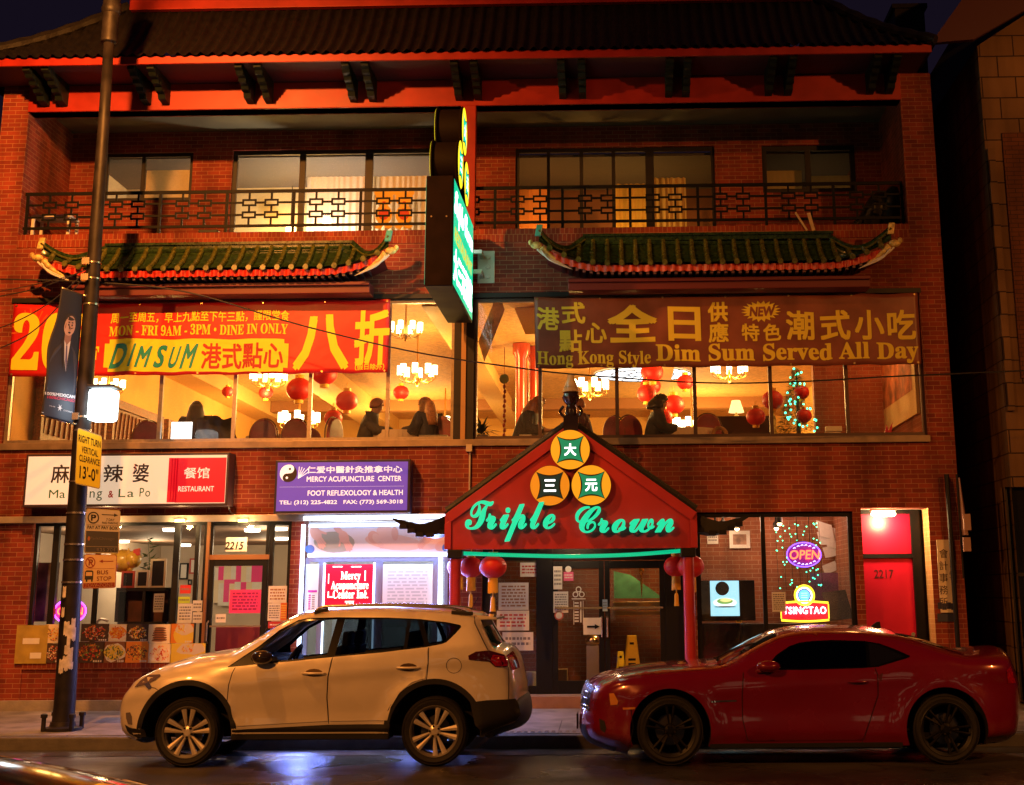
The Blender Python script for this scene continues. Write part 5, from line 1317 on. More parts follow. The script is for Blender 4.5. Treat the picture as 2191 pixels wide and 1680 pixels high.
# inside the left shop
S1L = (BX0 + .3, hS1[1] + .02)
SWH = mat('shop white wall', (.60, .50, .38), .7, noise=(2, .06))
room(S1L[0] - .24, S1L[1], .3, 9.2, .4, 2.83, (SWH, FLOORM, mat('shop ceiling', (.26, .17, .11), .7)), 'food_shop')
for i, (px, py, y) in enumerate(((262, 1158, 3.), (366, 1133, 1.4), (395, 1166, 3.3), (598, 1131, 1.2), (603, 1152, 2.6), (540, 1134, 1.4))):
    c = at(px, py, y); z = 2.81
    d_ = ray(px, py); P = EYE + d_ * ((z - CH) / d_.z)
    if P.y > 8.8 or P.y < .6: P = at(px, py, 3); P.z = z
    k = MB(); k.lathe([(.001, -.03), (.12, -.03), (.13, .015), (.001, .015)], P, seg=16)
    tag(k.build('downlight', mat('lit downlight', (1, .95, .85), .5, emit=(1, .86, .66), es=5), smooth=True), 'round downlight on the food shop ceiling, ' + ['leftmost, half behind the parking sign', 'nearest the window, second from left', 'deeper in the room, left of the shop door', 'front one seen through the narrow side window', 'rear one seen through the narrow side window', 'above the shop door'][i], 'lamp', 'downlights in the food shop')
for x, y in ((-8.3, 1.6), (-5.6, 2.0), (-8.8, 6.5), (-6.5, 6.5)): lamp('shop_ceiling_light', (x, y, 2.5), 50, (1, .72, .42), .2)
def picture_inside(px0, py0, px1, py1, y, lb, fr_, pc): return framed(px0, py0, px1, py1, y, lb, fr_, pc, 'wall_picture', .03)
SCRN = mat('dark screen glass', (.03, .02, .02), .15)
t = thing('shelf_unit', 'dark shelf and hatch standing inside the shop window under the golden pig', 'shelf', (at(300, 1320, .7).x, .7, .4))
a = at(254, 1258, .7); b = at(368, 1330, .7)
k = MB(); k.box(a.x, b.x, .6, .95, a.z - .05, a.z); k.build('shelf_board', BLACK, t)
k = MB(); k.box(a.x, a.x + .05, .6, .95, b.z, a.z - .051); k.box(b.x - .05, b.x, .6, .95, b.z, a.z - .051); k.box(a.x + .05, b.x - .05, .6, .95, b.z - .05, b.z); k.box((a.x + b.x) / 2 - .02, (a.x + b.x) / 2 + .02, .61, .9, b.z, a.z - .051); k.build('carcass', DARK, t)
k = MB(); k.quad((a.x + .05, .93, b.z), (b.x - .05, .93, b.z), (b.x - .05, .93, a.z - .05), (a.x + .05, .93, a.z - .05)); k.build('back_panel', mat('reddish back panel', (.16, .05, .04), .5, noise=(5, .4)), t)
sheet(330, 1270, 350, 1310, .62, PAPER, 'calendar', 'white calendar page on the dark hatch inside the shop window', 'calendar', lines=6, seed=41)
picture_inside(262, 1222, 288, 1258, .68, 'small red framed screen on the shelf inside the shop window', mat('red frame', (.5, .06, .04), .5), SCRN)
picture_inside(293, 1220, 318, 1258, .68, 'small cream framed screen on the shelf, between the red one and the tall one', mat('cream frame', (.7, .62, .5), .5), SCRN)
picture_inside(324, 1196, 354, 1258, .68, 'tall cream framed dark board at the right end of the shelf', mat('cream frame', (.7, .62, .5), .5), SCRN)
picture_inside(385, 1205, 402, 1240, 9.15, 'thin dark framed picture on the white wall, left of the shop door post', BLACK, PAPER)
picture_inside(407, 1195, 420, 1228, 9.15, 'red framed picture on the white wall by the shop door post', mat('red frame', (.5, .06, .04), .5), PAPER)
picture_inside(403, 1240, 411, 1252, 9.15, 'tiny dark framed picture on the white wall inside the shop', BLACK, PAPER)
pg = at(272, 1200, .75)
t = thing('pig_figure', 'golden pig ornament with red ribbon on the shelf inside the shop window', 'ornament', (pg.x, .75, zat(260, 1222, .75)))
GP = mat('golden ceramic', (.72, .42, .05), .3, noise=(8, .2), coat=.5)
k = MB(); k.ball((pg.x - .08, .78, pg.z), .23, .17, .17, 20, 14); k.ball((pg.x + .10, .72, pg.z + .02), .13, .12, .13, 16, 10); k.lathe([(.05, 0), (.05, .05), (.001, .05)], (pg.x + .16, .63, pg.z - .01), (.6, -.8, 0), 12)
for dx in (-.2, -.05, .05): k.lathe([(.045, -.17), (.05, -.05), (.001, -.02)], (pg.x + dx, .74, pg.z), seg=10)
k.build('pig_body', GP, t, smooth='all')
k = MB()
for s_ in (-1, 1): k.prism([(pg.x + .06 + s_ * .05, .70, pg.z + .11), (pg.x + .12 + s_ * .05, .70, pg.z + .11), (pg.x + .10 + s_ * .08, .70, pg.z + .19)], (0, .02, 0))
k.build('ear', GP, t)
k = MB(); k.obox((pg.x + .17, .66, pg.z + .12), (.05, 0, .01), (0, .02, 0), (0, 0, .05)); k.build('ribbon', mat('red ribbon', (.6, .03, .03), .5), t)
c = at(318, 1240, .9); t = thing('lucky_bamboo', 'thin green plant rising behind the frames in the shop window', 'plant', tuple(c))
k = MB(); rr = random.Random(4)
top_ = at(316, 1150, .9)
k.tube([c, c.lerp(top_, .5) + Vector((.02, 0, 0)), top_], [.008, .006, .003], 6); k.build('stem', mat('plant stem', (.06, .09, .03), .6), t)
k = MB()
for q in range(26):
    p = c.lerp(top_, .15 + .85 * rr.random()); d_ = Vector((rr.random() - .5, (rr.random() - .5) * .5, rr.random() * .5 - .25)).normalized() * (.08 + .12 * rr.random()); s2 = d_.cross(Vector((0, 1, 0))).normalized() * .012
    k.add([p, p + d_ * .5 + s2, p + d_, p + d_ * .5 - s2], [(0, 1, 2, 3)])
k.build('leaf', mat('leaf green', (.05, .09, .03), .6), t)
a = at(64, 1165, .5); b = at(104, 1330, .5)
k = MB(); k.quad((a.x - .05, .5, b.z), (b.x + .1, .5, b.z), (b.x + .1, .5, zat(80, 1204, .5)), (a.x - .05, .5, zat(80, 1204, .5))); tag(k.build('faded_poster', mat('faded landscape print', (.30, .24, .17), .7, noise=(3.5, .7))), 'large faded picture sheet standing in the far left pane of the shop window', 'poster')
k = MB(); c = at(222, 1300, 1.2); k.box(c.x - .25, c.x + .28, 1.2, 1.6, .4, 1.25); k.build('x', WHITE); bpy.data.objects['x'].name = 'washstand'; tag(bpy.data.objects['washstand'], 'pale washstand with a steel tap seen right of the lamp post', 'washstand')
k = MB(); k.tube(smooth_path([(c.x - .12, 1.3, 1.26), (c.x - .12, 1.3, 1.42), (c.x - .05, 1.28, 1.47), (c.x + .06, 1.25, 1.44)], 10), .02, 8); k.box(c.x - .16, c.x + .14, 1.2, 1.5, 1.252, 1.30); adopt(k.build('steel_tap', ALU, smooth=True), bpy.data.objects['washstand'])
k = MB(); c = at(520, 1370, 1.8); k.box(c.x - .55, c.x + .5, 1.8, 2.2, .4, .95); k.box(c.x - .55, c.x + .5, 2.2, 2.3, .95, 1.35); tag(k.build('red_bench', mat('red vinyl', (.30, .03, .05), .4), bevel=.03), 'red vinyl bench inside the shop behind the door glass', 'bench')
rr = random.Random(8)
for q in range(16):
    px = 472 + (q % 8) * 12 + rr.random() * 4; py = 1205 + (q // 8) * 34 + rr.random() * 10
    a = at(px, py, 9.1); k = MB(); k.box(a.x - .16, a.x + .16, 9.1 - .005 * q, 9.104 - .005 * q, a.z - .45, a.z); tag(k.build('wall_menu_card', [PAPER, PINK, PAL['cream']][q % 3]), 'pale menu card on the back wall behind the shop door glass', 'card', 'menu cards on the back wall')
c = at(150, 1308, .35)
t = thing('round_neon_sign', 'round pink and purple neon sign half hidden behind the lamp post', 'neon sign', tuple(c))
k = MB(); k.poly([(c.x + .22 * math.cos(q * .1745), .37, c.z + .15 * math.sin(q * .1745)) for q in range(36)]); k.build('backing', mat('magenta neon backing', (.4, .02, .2), .4, emit=(.9, .02, .25), es=.9), t)
k = MB(); k.tube([(c.x + .235 * math.cos(q * .1309), .34, c.z + .165 * math.sin(q * .1309)) for q in range(48)], .012, 6, closed=True); k.build('rim_tube', mat('neon violet', (.5, .1, 1), .4, emit=(.45, .06, 1), es=5), t)
k = MB(); write(k, 'OPEN', lambda u, v, w: Vector((u, .345, v)), c.x - .19, c.x + .19, c.z - .055, c.z + .055, .01, .006); k.build('letters', NR, t)
# ------------------------------------------------------------------ shop sign boxes
def sign_box(px0, py0, px1, py1, yf, yb, name, lb, casem, facem, fw=.04):
    a = at(px0, py0, yf); b = at(px1, py1, yf)
    t = thing(name, lb, 'sign', ((a.x + b.x) / 2, yb, b.z))
    k = MB(); k.box(a.x, b.x, yf, yb, b.z, a.z); k.build('case', casem, t, bevel=.008)
    k = MB(); k.box(a.x + fw, b.x - fw, yf - .006, yf - .001, b.z + fw, a.z - fw); k.build('lit_face', facem, t)
    return t
YB1 = -.34
FCR = mat('lit cream face', (.70, .66, .52), .4, emit=(1, .86, .62), es=.44)
FRD = mat('lit red face', (.5, .01, .03), .4, emit=(.75, .004, .02), es=.42)
t = sign_box(57, 972, 486, 1082, YB1, -.005, 'restaurant_sign', 'long cream lit box sign with black brush characters and a red end panel', mat('dark sign frame', (.05, .025, .03), .45), FCR, .035)
P = lambda px, py: at(px, py, YB1 - .01)
k = MB(); a = P(379, 980); b = P(480, 1075); k.box(a.x, b.x, YB1 - .009, YB1 - .0065, b.z, a.z, 0)
for q in (362, 368.5, 374): 
    a = P(q, 980); b = P(q + 2.6, 1075); k.box(a.x, b.x, YB1 - .009, YB1 - .0065, b.z, a.z, 0)
k.build('red_panel', FRD, t)
INK = mat('black sign ink', (.03, .02, .015), .5); GRN = mat('green sign ink', (.02, .17, .06), .5); RINK = mat('red sign ink', (.6, .03, .02), .5)
k = MB()
def ws(s, x0, x1, y0, y1, m, bold=.01, y_=.0075, **kw):
    a = P(x0, y1); b = P(x1, y0); write(k, s, lambda u, v, w: Vector((u, YB1 - y_ - w, v)), a.x, b.x, a.z, b.z, bold, 0, m, **kw)
ws('麻', 108, 150, 994, 1034, 0, .015); ws('公', 160, 205, 994, 1032, 0, .012); ws('辣', 220, 265, 994, 1032, 0, .015); ws('婆', 283, 320, 992, 1032, 0, .015)
ws('Ma', 104, 140, 1048, 1066, 1, 0); ws('G', 150, 166, 1046, 1066, 1, 0); ws('ong', 172, 219, 1051, 1072, 1, 0, spacing=1.15); ws('&', 231, 243, 1050, 1065, 2, .02); ws('La', 253, 287, 1046, 1064, 1, 0, spacing=1.15); ws('Po', 298, 322, 1044, 1063, 1, 0, spacing=1.15)
a = P(284, 992)
k.tube(smooth_path([(a.x + .02, YB1 - .008, a.z), (a.x + .045, YB1 - .008, a.z - .05), (a.x + .035, YB1 - .008, a.z - .10), (a.x, YB1 - .008, a.z - .15)], 8), [.006, .02, .026, .026, .026, .022, .017, .010, .002], 8, 2, flat=.1)
k.cur = 3; ws('餐馆', 393, 449, 1000, 1024, 3, .012, .0095); ws('RESTAURANT', 381, 458, 1040, 1052, 3, .02, .0095)
k.build('sign_lettering', [INK, GRN, RINK, mat('white sign ink', (.75, .7, .65), .5, emit=(1, .85, .75), es=.45)], t)
FPU = mat('lit purple face', (.10, .06, .32), .4, emit=(.14, .075, .55), es=.62)
YB1 = -.30
t = sign_box(590, 985, 876, 1097, YB1, -.005, 'acupuncture_sign', 'purple lit box sign with white lettering and a black and white yin yang', mat('navy sign frame', (.025, .02, .05), .4), FPU, .035)
k = MB()
ws('仁爱中醫針灸推拿中心', 656, 861, 996, 1013, 0, .02); ws('MERCY ACUPUNCTURE  CENTER', 656, 859, 1018, 1031, 0, .02)
ws('FOOT REFLEXOLOGY & HEALTH', 658, 862, 1048, 1061, 0, .02); ws('TEL: (312) 225-4822   FAX: (773) 569-3018', 597, 862, 1069, 1082, 0, .022)
a = P(598, 1042.5); b = P(864, 1040); k.box(a.x, b.x, YB1 - .0085, YB1 - .0065, a.z, b.z, 0)
c = P(617, 1013); r = .125
def circ(cx, cz, rx_, y, m, a0=0, a1=6.2832, n=24): k.poly([(cx + rx_ * math.cos(a0 + (a1 - a0) * q / n), YB1 - y, cz + rx_ * math.sin(a0 + (a1 - a0) * q / n)) for q in range(n + (0 if a1 > 6 else 1))], m)
circ(c.x, c.z, r, .0075, 0); circ(c.x, c.z, r, .008, 1, -1.9, 1.24); circ(c.x + .02, c.z + r * .5, r * .49, .0085, 0); circ(c.x - .02, c.z - r * .5, r * .49, .0085, 1); circ(c.x + .02, c.z + r * .5, r * .14, .009, 1); circ(c.x - .02, c.z - r * .5, r * .14, .009, 0)
b = P(638, 1024)
for q in range(5):
    an = .55 + q * .24; k.tube([(b.x, YB1 - .008, b.z), (b.x + .17 * math.cos(an), YB1 - .008, b.z + .17 * math.sin(an))], .006, 5, 0)
k.build('sign_lettering', [mat('lit white sign ink', (.8, .8, .8), .5, emit=(.95, .88, .85), es=.75), INK], t)
k = MB(); a = P(592, 1099); b = P(872, 1095); k.box(a.x, b.x, YB1 - .01, YB1 + .02, a.z - .01, b.z - .015); k.build('lower_edge', mat('pale edge strip', (.6, .6, .75), .3, .5), t)
# conduit and junction box beside the purple sign
c = at(1004, 958, -.05)
t = thing('junction_box', 'grey junction box with a thin conduit running down the brick, left of the canopy', 'junction box', (c.x, -.04, c.z))
k = MB(); k.box(c.x - .045, c.x + .045, -.09, -.004, c.z - .06, c.z + .045); k.build('box', mat('grey box paint', (.5, .42, .3), .5), t, bevel=.005)
k = MB(); k.tube([(c.x + .01, -.03, c.z - .06), (c.x + .01, -.03, c.z - .75)], .014, 8); k.build('conduit', mat('grey conduit', (.5, .44, .36), .5), t)
k = MB(); P_ = [at(*q, -.03) for q in ((487, 1010), (487, 1060), (489, 1085), (497, 1099), (512, 1104), (531, 1107))]; k.tube(smooth_path(P_, 20), .009, 6); tag(k.build('sign_cable', mat('pale cable', (.5, .45, .45), .5), smooth='all'), 'thin pale cable looping from the cream sign to the header', 'cable')

# ------------------------------------------------------------------ acupuncture shop, framed with bright tubes
LED = mat('white led strip', (.9, .95, 1), .4, emit=(.50, .62, 1), es=2.4)
LEDF = mat('bright led tube', (.9, .95, 1), .4, emit=(.60, .70, 1), es=5)
x0, x1 = hS2[0], hS2[1]
a1_, a2_ = zat(800, 1188, .05), zat(800, 1117, .05)
def bar_light(xa, xb, za, zb, y, lb, mm=LED, r=.025):
    k = MB(); k.tube([(xa, y, za), (xb, y, zb)], r, 8); return tag(k.build('led_tube', mm), lb, 'led tube', 'bright led tubes framing the acupuncture shop window')
bar_light(x0 + .02, x1, zat(800, 1109, -.03), zat(800, 1107, -.03), -.13, 'top horizontal led tube under the pale header of the acupuncture shop', LEDF, .03)
bar_light(x0 + .07, x1, zat(800, 1124, .0), zat(800, 1122, .0), .0, 'horizontal led tube just above the massage pictures')
bar_light(x0 + .07, x1, a1_, a1_, .0, 'horizontal led tube just under the massage pictures')
bar_light(x0 + .0, x0 + .0, .3, 2.8, -.04, 'left vertical led tube beside the brick pier', LEDF, .03)
bar_light(xat(942, 1250), xat(942, 1250), .3, a1_ - .04, .0, 'right vertical led tube beside the left canopy post', LEDF, .03)
for z_ in (2.75, a1_):
    lamp('led_light', ((x0 + x1) / 2, -.10, z_), 30, (.30, .40, 1), kind='AREA', aim=((x0 + x1) / 2, -3, z_ - 2.0), sx=1.9, sy=.05)
lamp('led_light', ((x0 + x1) / 2, -.06, a1_ - .04), 9, (.30, .55, 1), kind='AREA', aim=((x0 + x1) / 2, .12, 1.2), sx=1.9, sy=.04)
for xx in (x0 + .05, xat(942, 1250) - .03): lamp('led_light', (xx, -.10, 1.4), 75, (.22, .30, 1), kind='AREA', aim=(xx, -3, .9), sx=.05, sy=2.1)
S2W = mat('bright shop wall', (.8, .8, .8), .6)
room(x0 - .2, x1 + .1, .3, 3.2, .4, 2.9, (S2W, FLOORM, S2W), 'clinic')
for xx in (-4.0, -3.0): lamp('clinic_light', (xx, 1.2, 2.7), 26, (.80, .88, 1), .3)
FRP = mat('purple grey frame', (.26, .22, .30), .4, .3)
xs2 = [xat(p, 1280, .1) for p in (654, 679, 691, 806, 818, 925, 945)]
window(x0 + .02, x1, .42, a1_ - .03, .09, [(xat(686, 1280, .1), .09), (xat(809, 1280, .1), .12), (xat(931, 1280, .1), .07)], fw=.06, m=FRP, name='clinic_window')
# massage picture panel (lit from the tubes)
t = thing('massage_picture_panel', 'long white panel with pictures of massaging hands above the acupuncture window', 'picture panel', ((x0 + x1) / 2, .06, a1_))
ya = .055
k = MB(); k.box(x0 + .06, x1, ya, ya + .03, a1_ + .03, a2_); k.build('panel', mat('white printed panel', (.74, .77, .78), .5), t)
SK = mat('printed skin', (.70, .45, .34), .6); SK2 = mat('printed pale skin', (.74, .56, .46), .6); CLO = mat('printed cloth', (.36, .40, .32), .6); BLU = mat('printed blue', (.08, .2, .55), .6); SH = mat('printed crease', (.55, .38, .34), .6)
k = MB()
def blob(px, py, rx_, ry_, rot, m, dy): 
    c = at(px, py, ya); k.poly([(c.x + rx_ * math.cos(q * .3142) * math.cos(rot) - ry_ * math.sin(q * .3142) * math.sin(rot), ya - dy, max(a1_ + .035, min(a2_ - .005, c.z + rx_ * math.cos(q * .3142) * math.sin(rot) + ry_ * math.sin(q * .3142) * math.cos(rot)))) for q in range(20)], m)
blob(715, 1160, .30, .15, -.05, 2, .002); blob(663, 1175, .07, .06, 0, 3, .003)
def pic_hand(px, py, s, ang, base, flip=1):          # a printed hand: palm, four fingers and a thumb
    blob(px, py, .10 * s, .065 * s, ang, base, .004)
    c = at(px, py, ya)
    for q in range(4):
        o = (q - 1.5) * .033 * s; ln = (.11, .13, .125, .10)[q] * s
        dx = math.cos(ang) * .14 * s - math.sin(ang) * o; dz = math.sin(ang) * .14 * s + math.cos(ang) * o
        P0 = Vector((c.x + dx * .55, ya - .0045 - q * .0003, c.z + dz * .55)); P1 = P0 + Vector((math.cos(ang + (q - 1.5) * .08) * ln, 0, math.sin(ang + (q - 1.5) * .08) * ln))
        n_ = Vector((-(P1 - P0).z, 0, (P1 - P0).x)).normalized() * .014 * s
        P1.z = max(P1.z, a1_ + .04); k.poly([P0 - n_, P1 - n_ * .8, P1 + (P1 - P0) * .08, P1 + n_ * .8, P0 + n_], base)
        k.poly([P0 - n_ * 1.25, P1 - n_ * 1.1, P1 - n_ * .8, P0 - n_ * .95], 4)
    T0 = Vector((c.x - flip * math.sin(ang) * .05 * s, ya - .006, c.z + flip * math.cos(ang) * .05 * s)); T1 = T0 + Vector((math.cos(ang + flip * .7) * .10 * s, 0, math.sin(ang + flip * .7) * .10 * s)); n_ = Vector((-(T1 - T0).z, 0, (T1 - T0).x)).normalized() * .016 * s
    k.poly([T0 - n_, T1 - n_ * .8, T1 + n_ * .8, T0 + n_], base)
pic_hand(676, 1142, 1.15, -1.0, 0); pic_hand(736, 1150, 1.05, -1.05, 0, -1); blob(724, 1134, .09, .04, -.7, 0, .0038)
blob(842, 1160, .42, .11, -.12, 1, .002); blob(828, 1140, .16, .09, -.3, 1, .003); blob(800, 1150, .10, .08, -.9, 0, .0035); pic_hand(806, 1152, .8, -.9, 1); blob(845, 1142, .05, .10, .1, 0, .0045)
blob(925, 1160, .22, .10, .2, 1, .003); pic_hand(915, 1152, .9, -2.3, 0, -1); blob(945, 1168, .10, .07, .4, 0, .0035); blob(952, 1172, .04, .05, 0, 3, .006)
k.build('printed_picture', [SK, SK2, CLO, BLU, SH], t)
# red illuminated board and white poster in the windows
a = at(697, 1208, .07); b = at(798, 1318, .07)
t = thing('red_window_sign', 'red lit window sign with pale serif lettering and white tube edges', 'sign', ((a.x + b.x) / 2, .07, b.z))
k = MB(); k.box(a.x, b.x, .07, .085, b.z, a.z); k.build('board', mat('lit crimson board', (.55, .005, .03), .4, emit=(.8, .002, .03), es=.7), t)
LETC = mat('lit pale letters', (1, .9, .75), .4, emit=(1, .82, .62), es=2.0)
k = MB()
for s_, p0, p1, q0, q1 in (('Mercy', 729, 772, 1223, 1245), ('Acupuncture', 708, 789, 1243, 1266), ('Center Inc.', 712, 788, 1262, 1281), ('TEL', 738, 761, 1286, 1298), ('(312)', 730, 768, 1301, 1312)):
    c0 = at(p0, q1, .07); c1 = at(p1, q0, .07); write(k, serif(s_), lambda u, v, w: Vector((u, .066 - w, v)), c0.x, c1.x, c0.z, c1.z, .008, .003)
for p0, q0, p1, q1 in ((712, 1211.5, 733, 1214), (752, 1211.5, 773, 1214), (702, 1228, 704.5, 1249), (780, 1221, 783, 1243), (701, 1266, 704, 1279), (701, 1276, 715, 1279), (771, 1276, 783, 1279), (780, 1263, 783, 1279), (730, 1277, 752, 1280)):
    c0 = at(p0, q1, .07); c1 = at(p1, q0, .07); k.box(c0.x, c1.x, .062, .068, c0.z, c1.z)
k.build('letters', LETC, t)
for q0 in (693, 800):
    bar_light(xat(q0, 1250, .06), xat(q0, 1250, .06), .6, a.z + .02, .06, ('left' if q0 < 700 else 'right') + ' vertical led tube edging the red window sign', LEDF, .014)
sheet(820, 1208, 924, 1320, .085, mat('white poster', (.8, .82, .8), .6), 'price_poster', 'large white poster with small pictures in the acupuncture shop window', 'poster', lines=14, lm=mat('pale print', (.55, .6, .58), .7), seed=51)
sheet(655, 1207, 679, 1320, .085, mat('white poster', (.8, .82, .8), .6), 'side_poster', 'narrow white poster with small pink print left of the red window sign', 'poster', lines=0)
k = MB(); c0 = at(659, 1312, .08); 
for q in range(9): k.box(c0.x, c0.x + .03, .077, .0795, c0.z + q * .03, c0.z + q * .03 + .018); k.box(c0.x + .05, c0.x + .09, .077, .0795, c0.z + q * .03, c0.z + q * .03 + .012, 1)
k.box(c0.x - .01, c0.x + .12, .077, .0795, c0.z + .29, c0.z + .32)
adopt(k.build('small_print', [mat('magenta print', (.5, .03, .35), .6), mat('grey print', (.22, .2, .2), .7)]), bpy.data.objects['side_poster'])
# ------------------------------------------------------------------ dining room on the second floor
FZ, CZ = 3.5, 6.46
DW = mat('amber plaster', (.70, .40, .10), .8, noise=(2, .08))
DC = mat('brown ceiling', (.55, .32, .10), .75, noise=(14, .25))
BM = mat('yellow ceiling beam', (.72, .46, .14), .7)
k = MB(); k.quad((-9.1, .3, FZ), (-9.1, 18, FZ), (-9.1, 18, CZ), (-9.1, .3, CZ)); k.quad((-9.1, 18, FZ), (4.55, 18, FZ), (4.55, 18, CZ), (-9.1, 18, CZ)); k.quad((4.55, 18, FZ), (4.55, .3, FZ), (4.55, .3, CZ), (4.55, 18, CZ)); k.build('dining_room_wall', DW, bld)
k = MB(); k.box(-9.1, 4.55, .3, 18, FZ - .08, FZ); k.build('dining_room_floor', mat('dark carpet', (.12, .03, .02), .9), bld)
k = MB(); k.box(-9.1, 4.55, .3, 18, CZ, CZ + .06); k.build('dining_room_ceiling', DC, bld)
k = MB(); k.box(-9.12, 4.57, .31, .75, 6.25, CZ); k.build('window_bulkhead', DW, bld)
for (x0_, x1_, z_) in ((-9.1, -8.5, 6.12), (-6.6, -5.9, 6.10), (-3.0, -2.55, 6.16), (.9, 1.2, 6.25)):
    k = MB(); k.box(x0_, x1_, .76, 17.9, z_, CZ); k.build('ceiling_beam', BM, bld)
for y_ in (14,):
    k = MB(); k.box(-8.49, 4.5, y_, y_ + .4, 6.2, CZ - .002); k.build('cross_beam', mat('brown cross beam', (.30, .13, .04), .6), bld)
# carved screen along the left wall
SCR = mat('carved brown screen', (.16, .05, .018), .5, noise=(26, .6), bump=(30, .6))
for i in range(5):
    y0 = 1.0 + i * 3.2
    k = MB(); k.box(-9.05, -8.98, y0, y0 + 2.9, FZ, 5.25); k.box(-8.98, -8.93, y0, y0 + .1, FZ, 5.25); k.box(-8.98, -8.93, y0 + 2.8, y0 + 2.9, FZ, 5.25); k.box(-8.98, -8.93, y0 + .1, y0 + 2.8, 5.1, 5.25)
    for q in range(12): k.bar((-8.965, y0 + .2 + q * .22, FZ + .8), (-8.965, y0 + .35 + q * .2, 5.05), .03)
    tag(k.build('carved_screen', SCR), 'carved brown wooden screen along the left wall of the dining room, ' + ['nearest the window', 'second from the window', 'third from the window', 'fourth from the window', 'farthest from the window'][i], 'screen', 'carved screens along the dining room wall')
# brick partition and side wall at the right end, with a mounted picture
xb = xat(1742, 850, 3.0)
PBR = brick('indoor brick', (.34, .075, .035), (.40, .10, .045), (.42, .2, .1)); PBY = brick('indoor side brick', (.34, .075, .035), (.40, .10, .045), (.42, .2, .1), 'yz')
k = MB(); k.box(xb, 4.53, 3.0, 3.2, FZ, CZ); k.build('brick_partition', PBR, bld)
k = MB(); k.quad((4.535, 3.0, FZ), (4.535, .3, FZ), (4.535, .3, CZ), (4.535, 3.0, CZ)); k.build('brick_side_wall', PBY, bld)
def atXp(px, py, X): return atX(px, py, X)
A = atX(1886, 941, 4.50); B = atX(1967, 873, 4.50)
ya_, yb_ = max(A.y, B.y), min(A.y, B.y); zlo_ = (A.z + B.z) / 2
t = thing('mounted_picture', 'large cream mounted picture with a red print on the dining room brick side wall', 'picture', (4.5, (ya_ + yb_) / 2, zlo_))
yb_ = max(yb_, .36)
k = MB(); k.box(4.48, 4.53, yb_, ya_, zlo_, 6.4); k.build('mount', mat('cream mount', (.72, .50, .22), .6), t)
k = MB(); k.quad((4.476, ya_ - .25, zlo_ + .38), (4.476, yb_ + .2, zlo_ + .38), (4.476, yb_ + .2, 6.3), (4.476, ya_ - .25, 6.3)); k.build('print', mat('red figure print', (.42, .13, .05), .6, noise=(4, .7)), t)
# chandeliers
SHADE = mat('lit glass shade', (1, .9, .7), .4, emit=(1, .78, .42), es=9)
BRASS = mat('brass', (.6, .36, .10), .3, .9)
def chandelier_mesh(n=8, r=.31, sh=.17, sr=.05):
    t = thing('chandelier', 'x', 'chandelier')
    k = MB(); k.lathe([(.001, -.30), (.03, -.28), (.05, -.2), (.03, -.1), (.02, .1), (.012, .5), (.012, 1.0)], seg=10)
    for q in range(n):
        a = 6.2832 * q / n; c, s_ = math.cos(a), math.sin(a)
        k.tube(smooth_path([(0, 0, -.12), (c * r * .5, s_ * r * .5, -.22), (c * r, s_ * r, -.17), (c * r, s_ * r, -.10)], 8), .010, 5)
        k.lathe([(.001, -.11), (.045, -.10), (.05, -.09)], (c * r, s_ * r, 0), seg=10)
    k.build('brass_frame', BRASS, t, smooth=True)
    for q in range(n):
        a = 6.2832 * q / n; k = MB(); k.lathe([(.001, -.09), (sr, -.09), (sr * 1.02, sh - .09), (.001, sh - .09)], (math.cos(a) * r, math.sin(a) * r, 0), seg=14); k.build('lamp_shade', SHADE, t, smooth=True)
    return t
G3 = 'chandeliers in the upstairs dining room'
ch = chandelier_mesh(); ch['group'] = G3
spots = [((893, 792), 4.2, 1, 'chandelier of glowing glass cylinders hanging in the pane left of the dark steel column'),
         ((1262, 822), 5.0, 1, 'chandelier glowing just right of the canopy finial'),
         ((868, 700), 1.6, .8, 'chandelier cut off by the right edge of the red banner'),
         ((640, 893), 11, 1.3, 'distant chandelier behind the big red lanterns below the red banner'),
         ((575, 803), 6, 1.0, 'chandelier just showing under the lower edge of the red banner'),
         ((1560, 786), 6.5, 1.0, 'chandelier just showing under the lower edge of the maroon banner'),
         ((952, 905), 12, 1.3, 'small distant chandelier low behind the seated woman with long hair'),
         ((1480, 905), 11, 1.2, 'distant chandelier low in the pane right of the curly haired person'),
         ((232, 822), 3.0, .8, 'lamp cluster glowing beside the white pole lantern in the leftmost pane')]
for i, (p, y, s_, lb) in enumerate(spots):
    c = at(*p, y)
    if i == 0: ch.location = c; ch['label'] = lb
    else: dup(ch, c, lb, .3 * i, s_)
    if i in (0, 1, 3, 4, 5): lamp('chandelier_light', c + Vector((0, 0, -.5)), 270 if y < 8 else 400, (1, .54, .13), .25)
lamp('dining_light', (-7.6, 2.6, 5.6), 90, (1, .54, .13), .25); lamp('dining_light', (3.9, 1.7, 6.0), 40, (1, .45, .12), .15); lamp('dining_light', (-1.2, 8, 5.2), 250, WARM, .3); lamp('dining_light', (-5, 13, 5.2), 330, WARM, .3); lamp('dining_light', (2, 13, 5.2), 330, WARM, .3)
lamp('dining_light', (3.0, 6, 5.3), 150, WARM, .3)
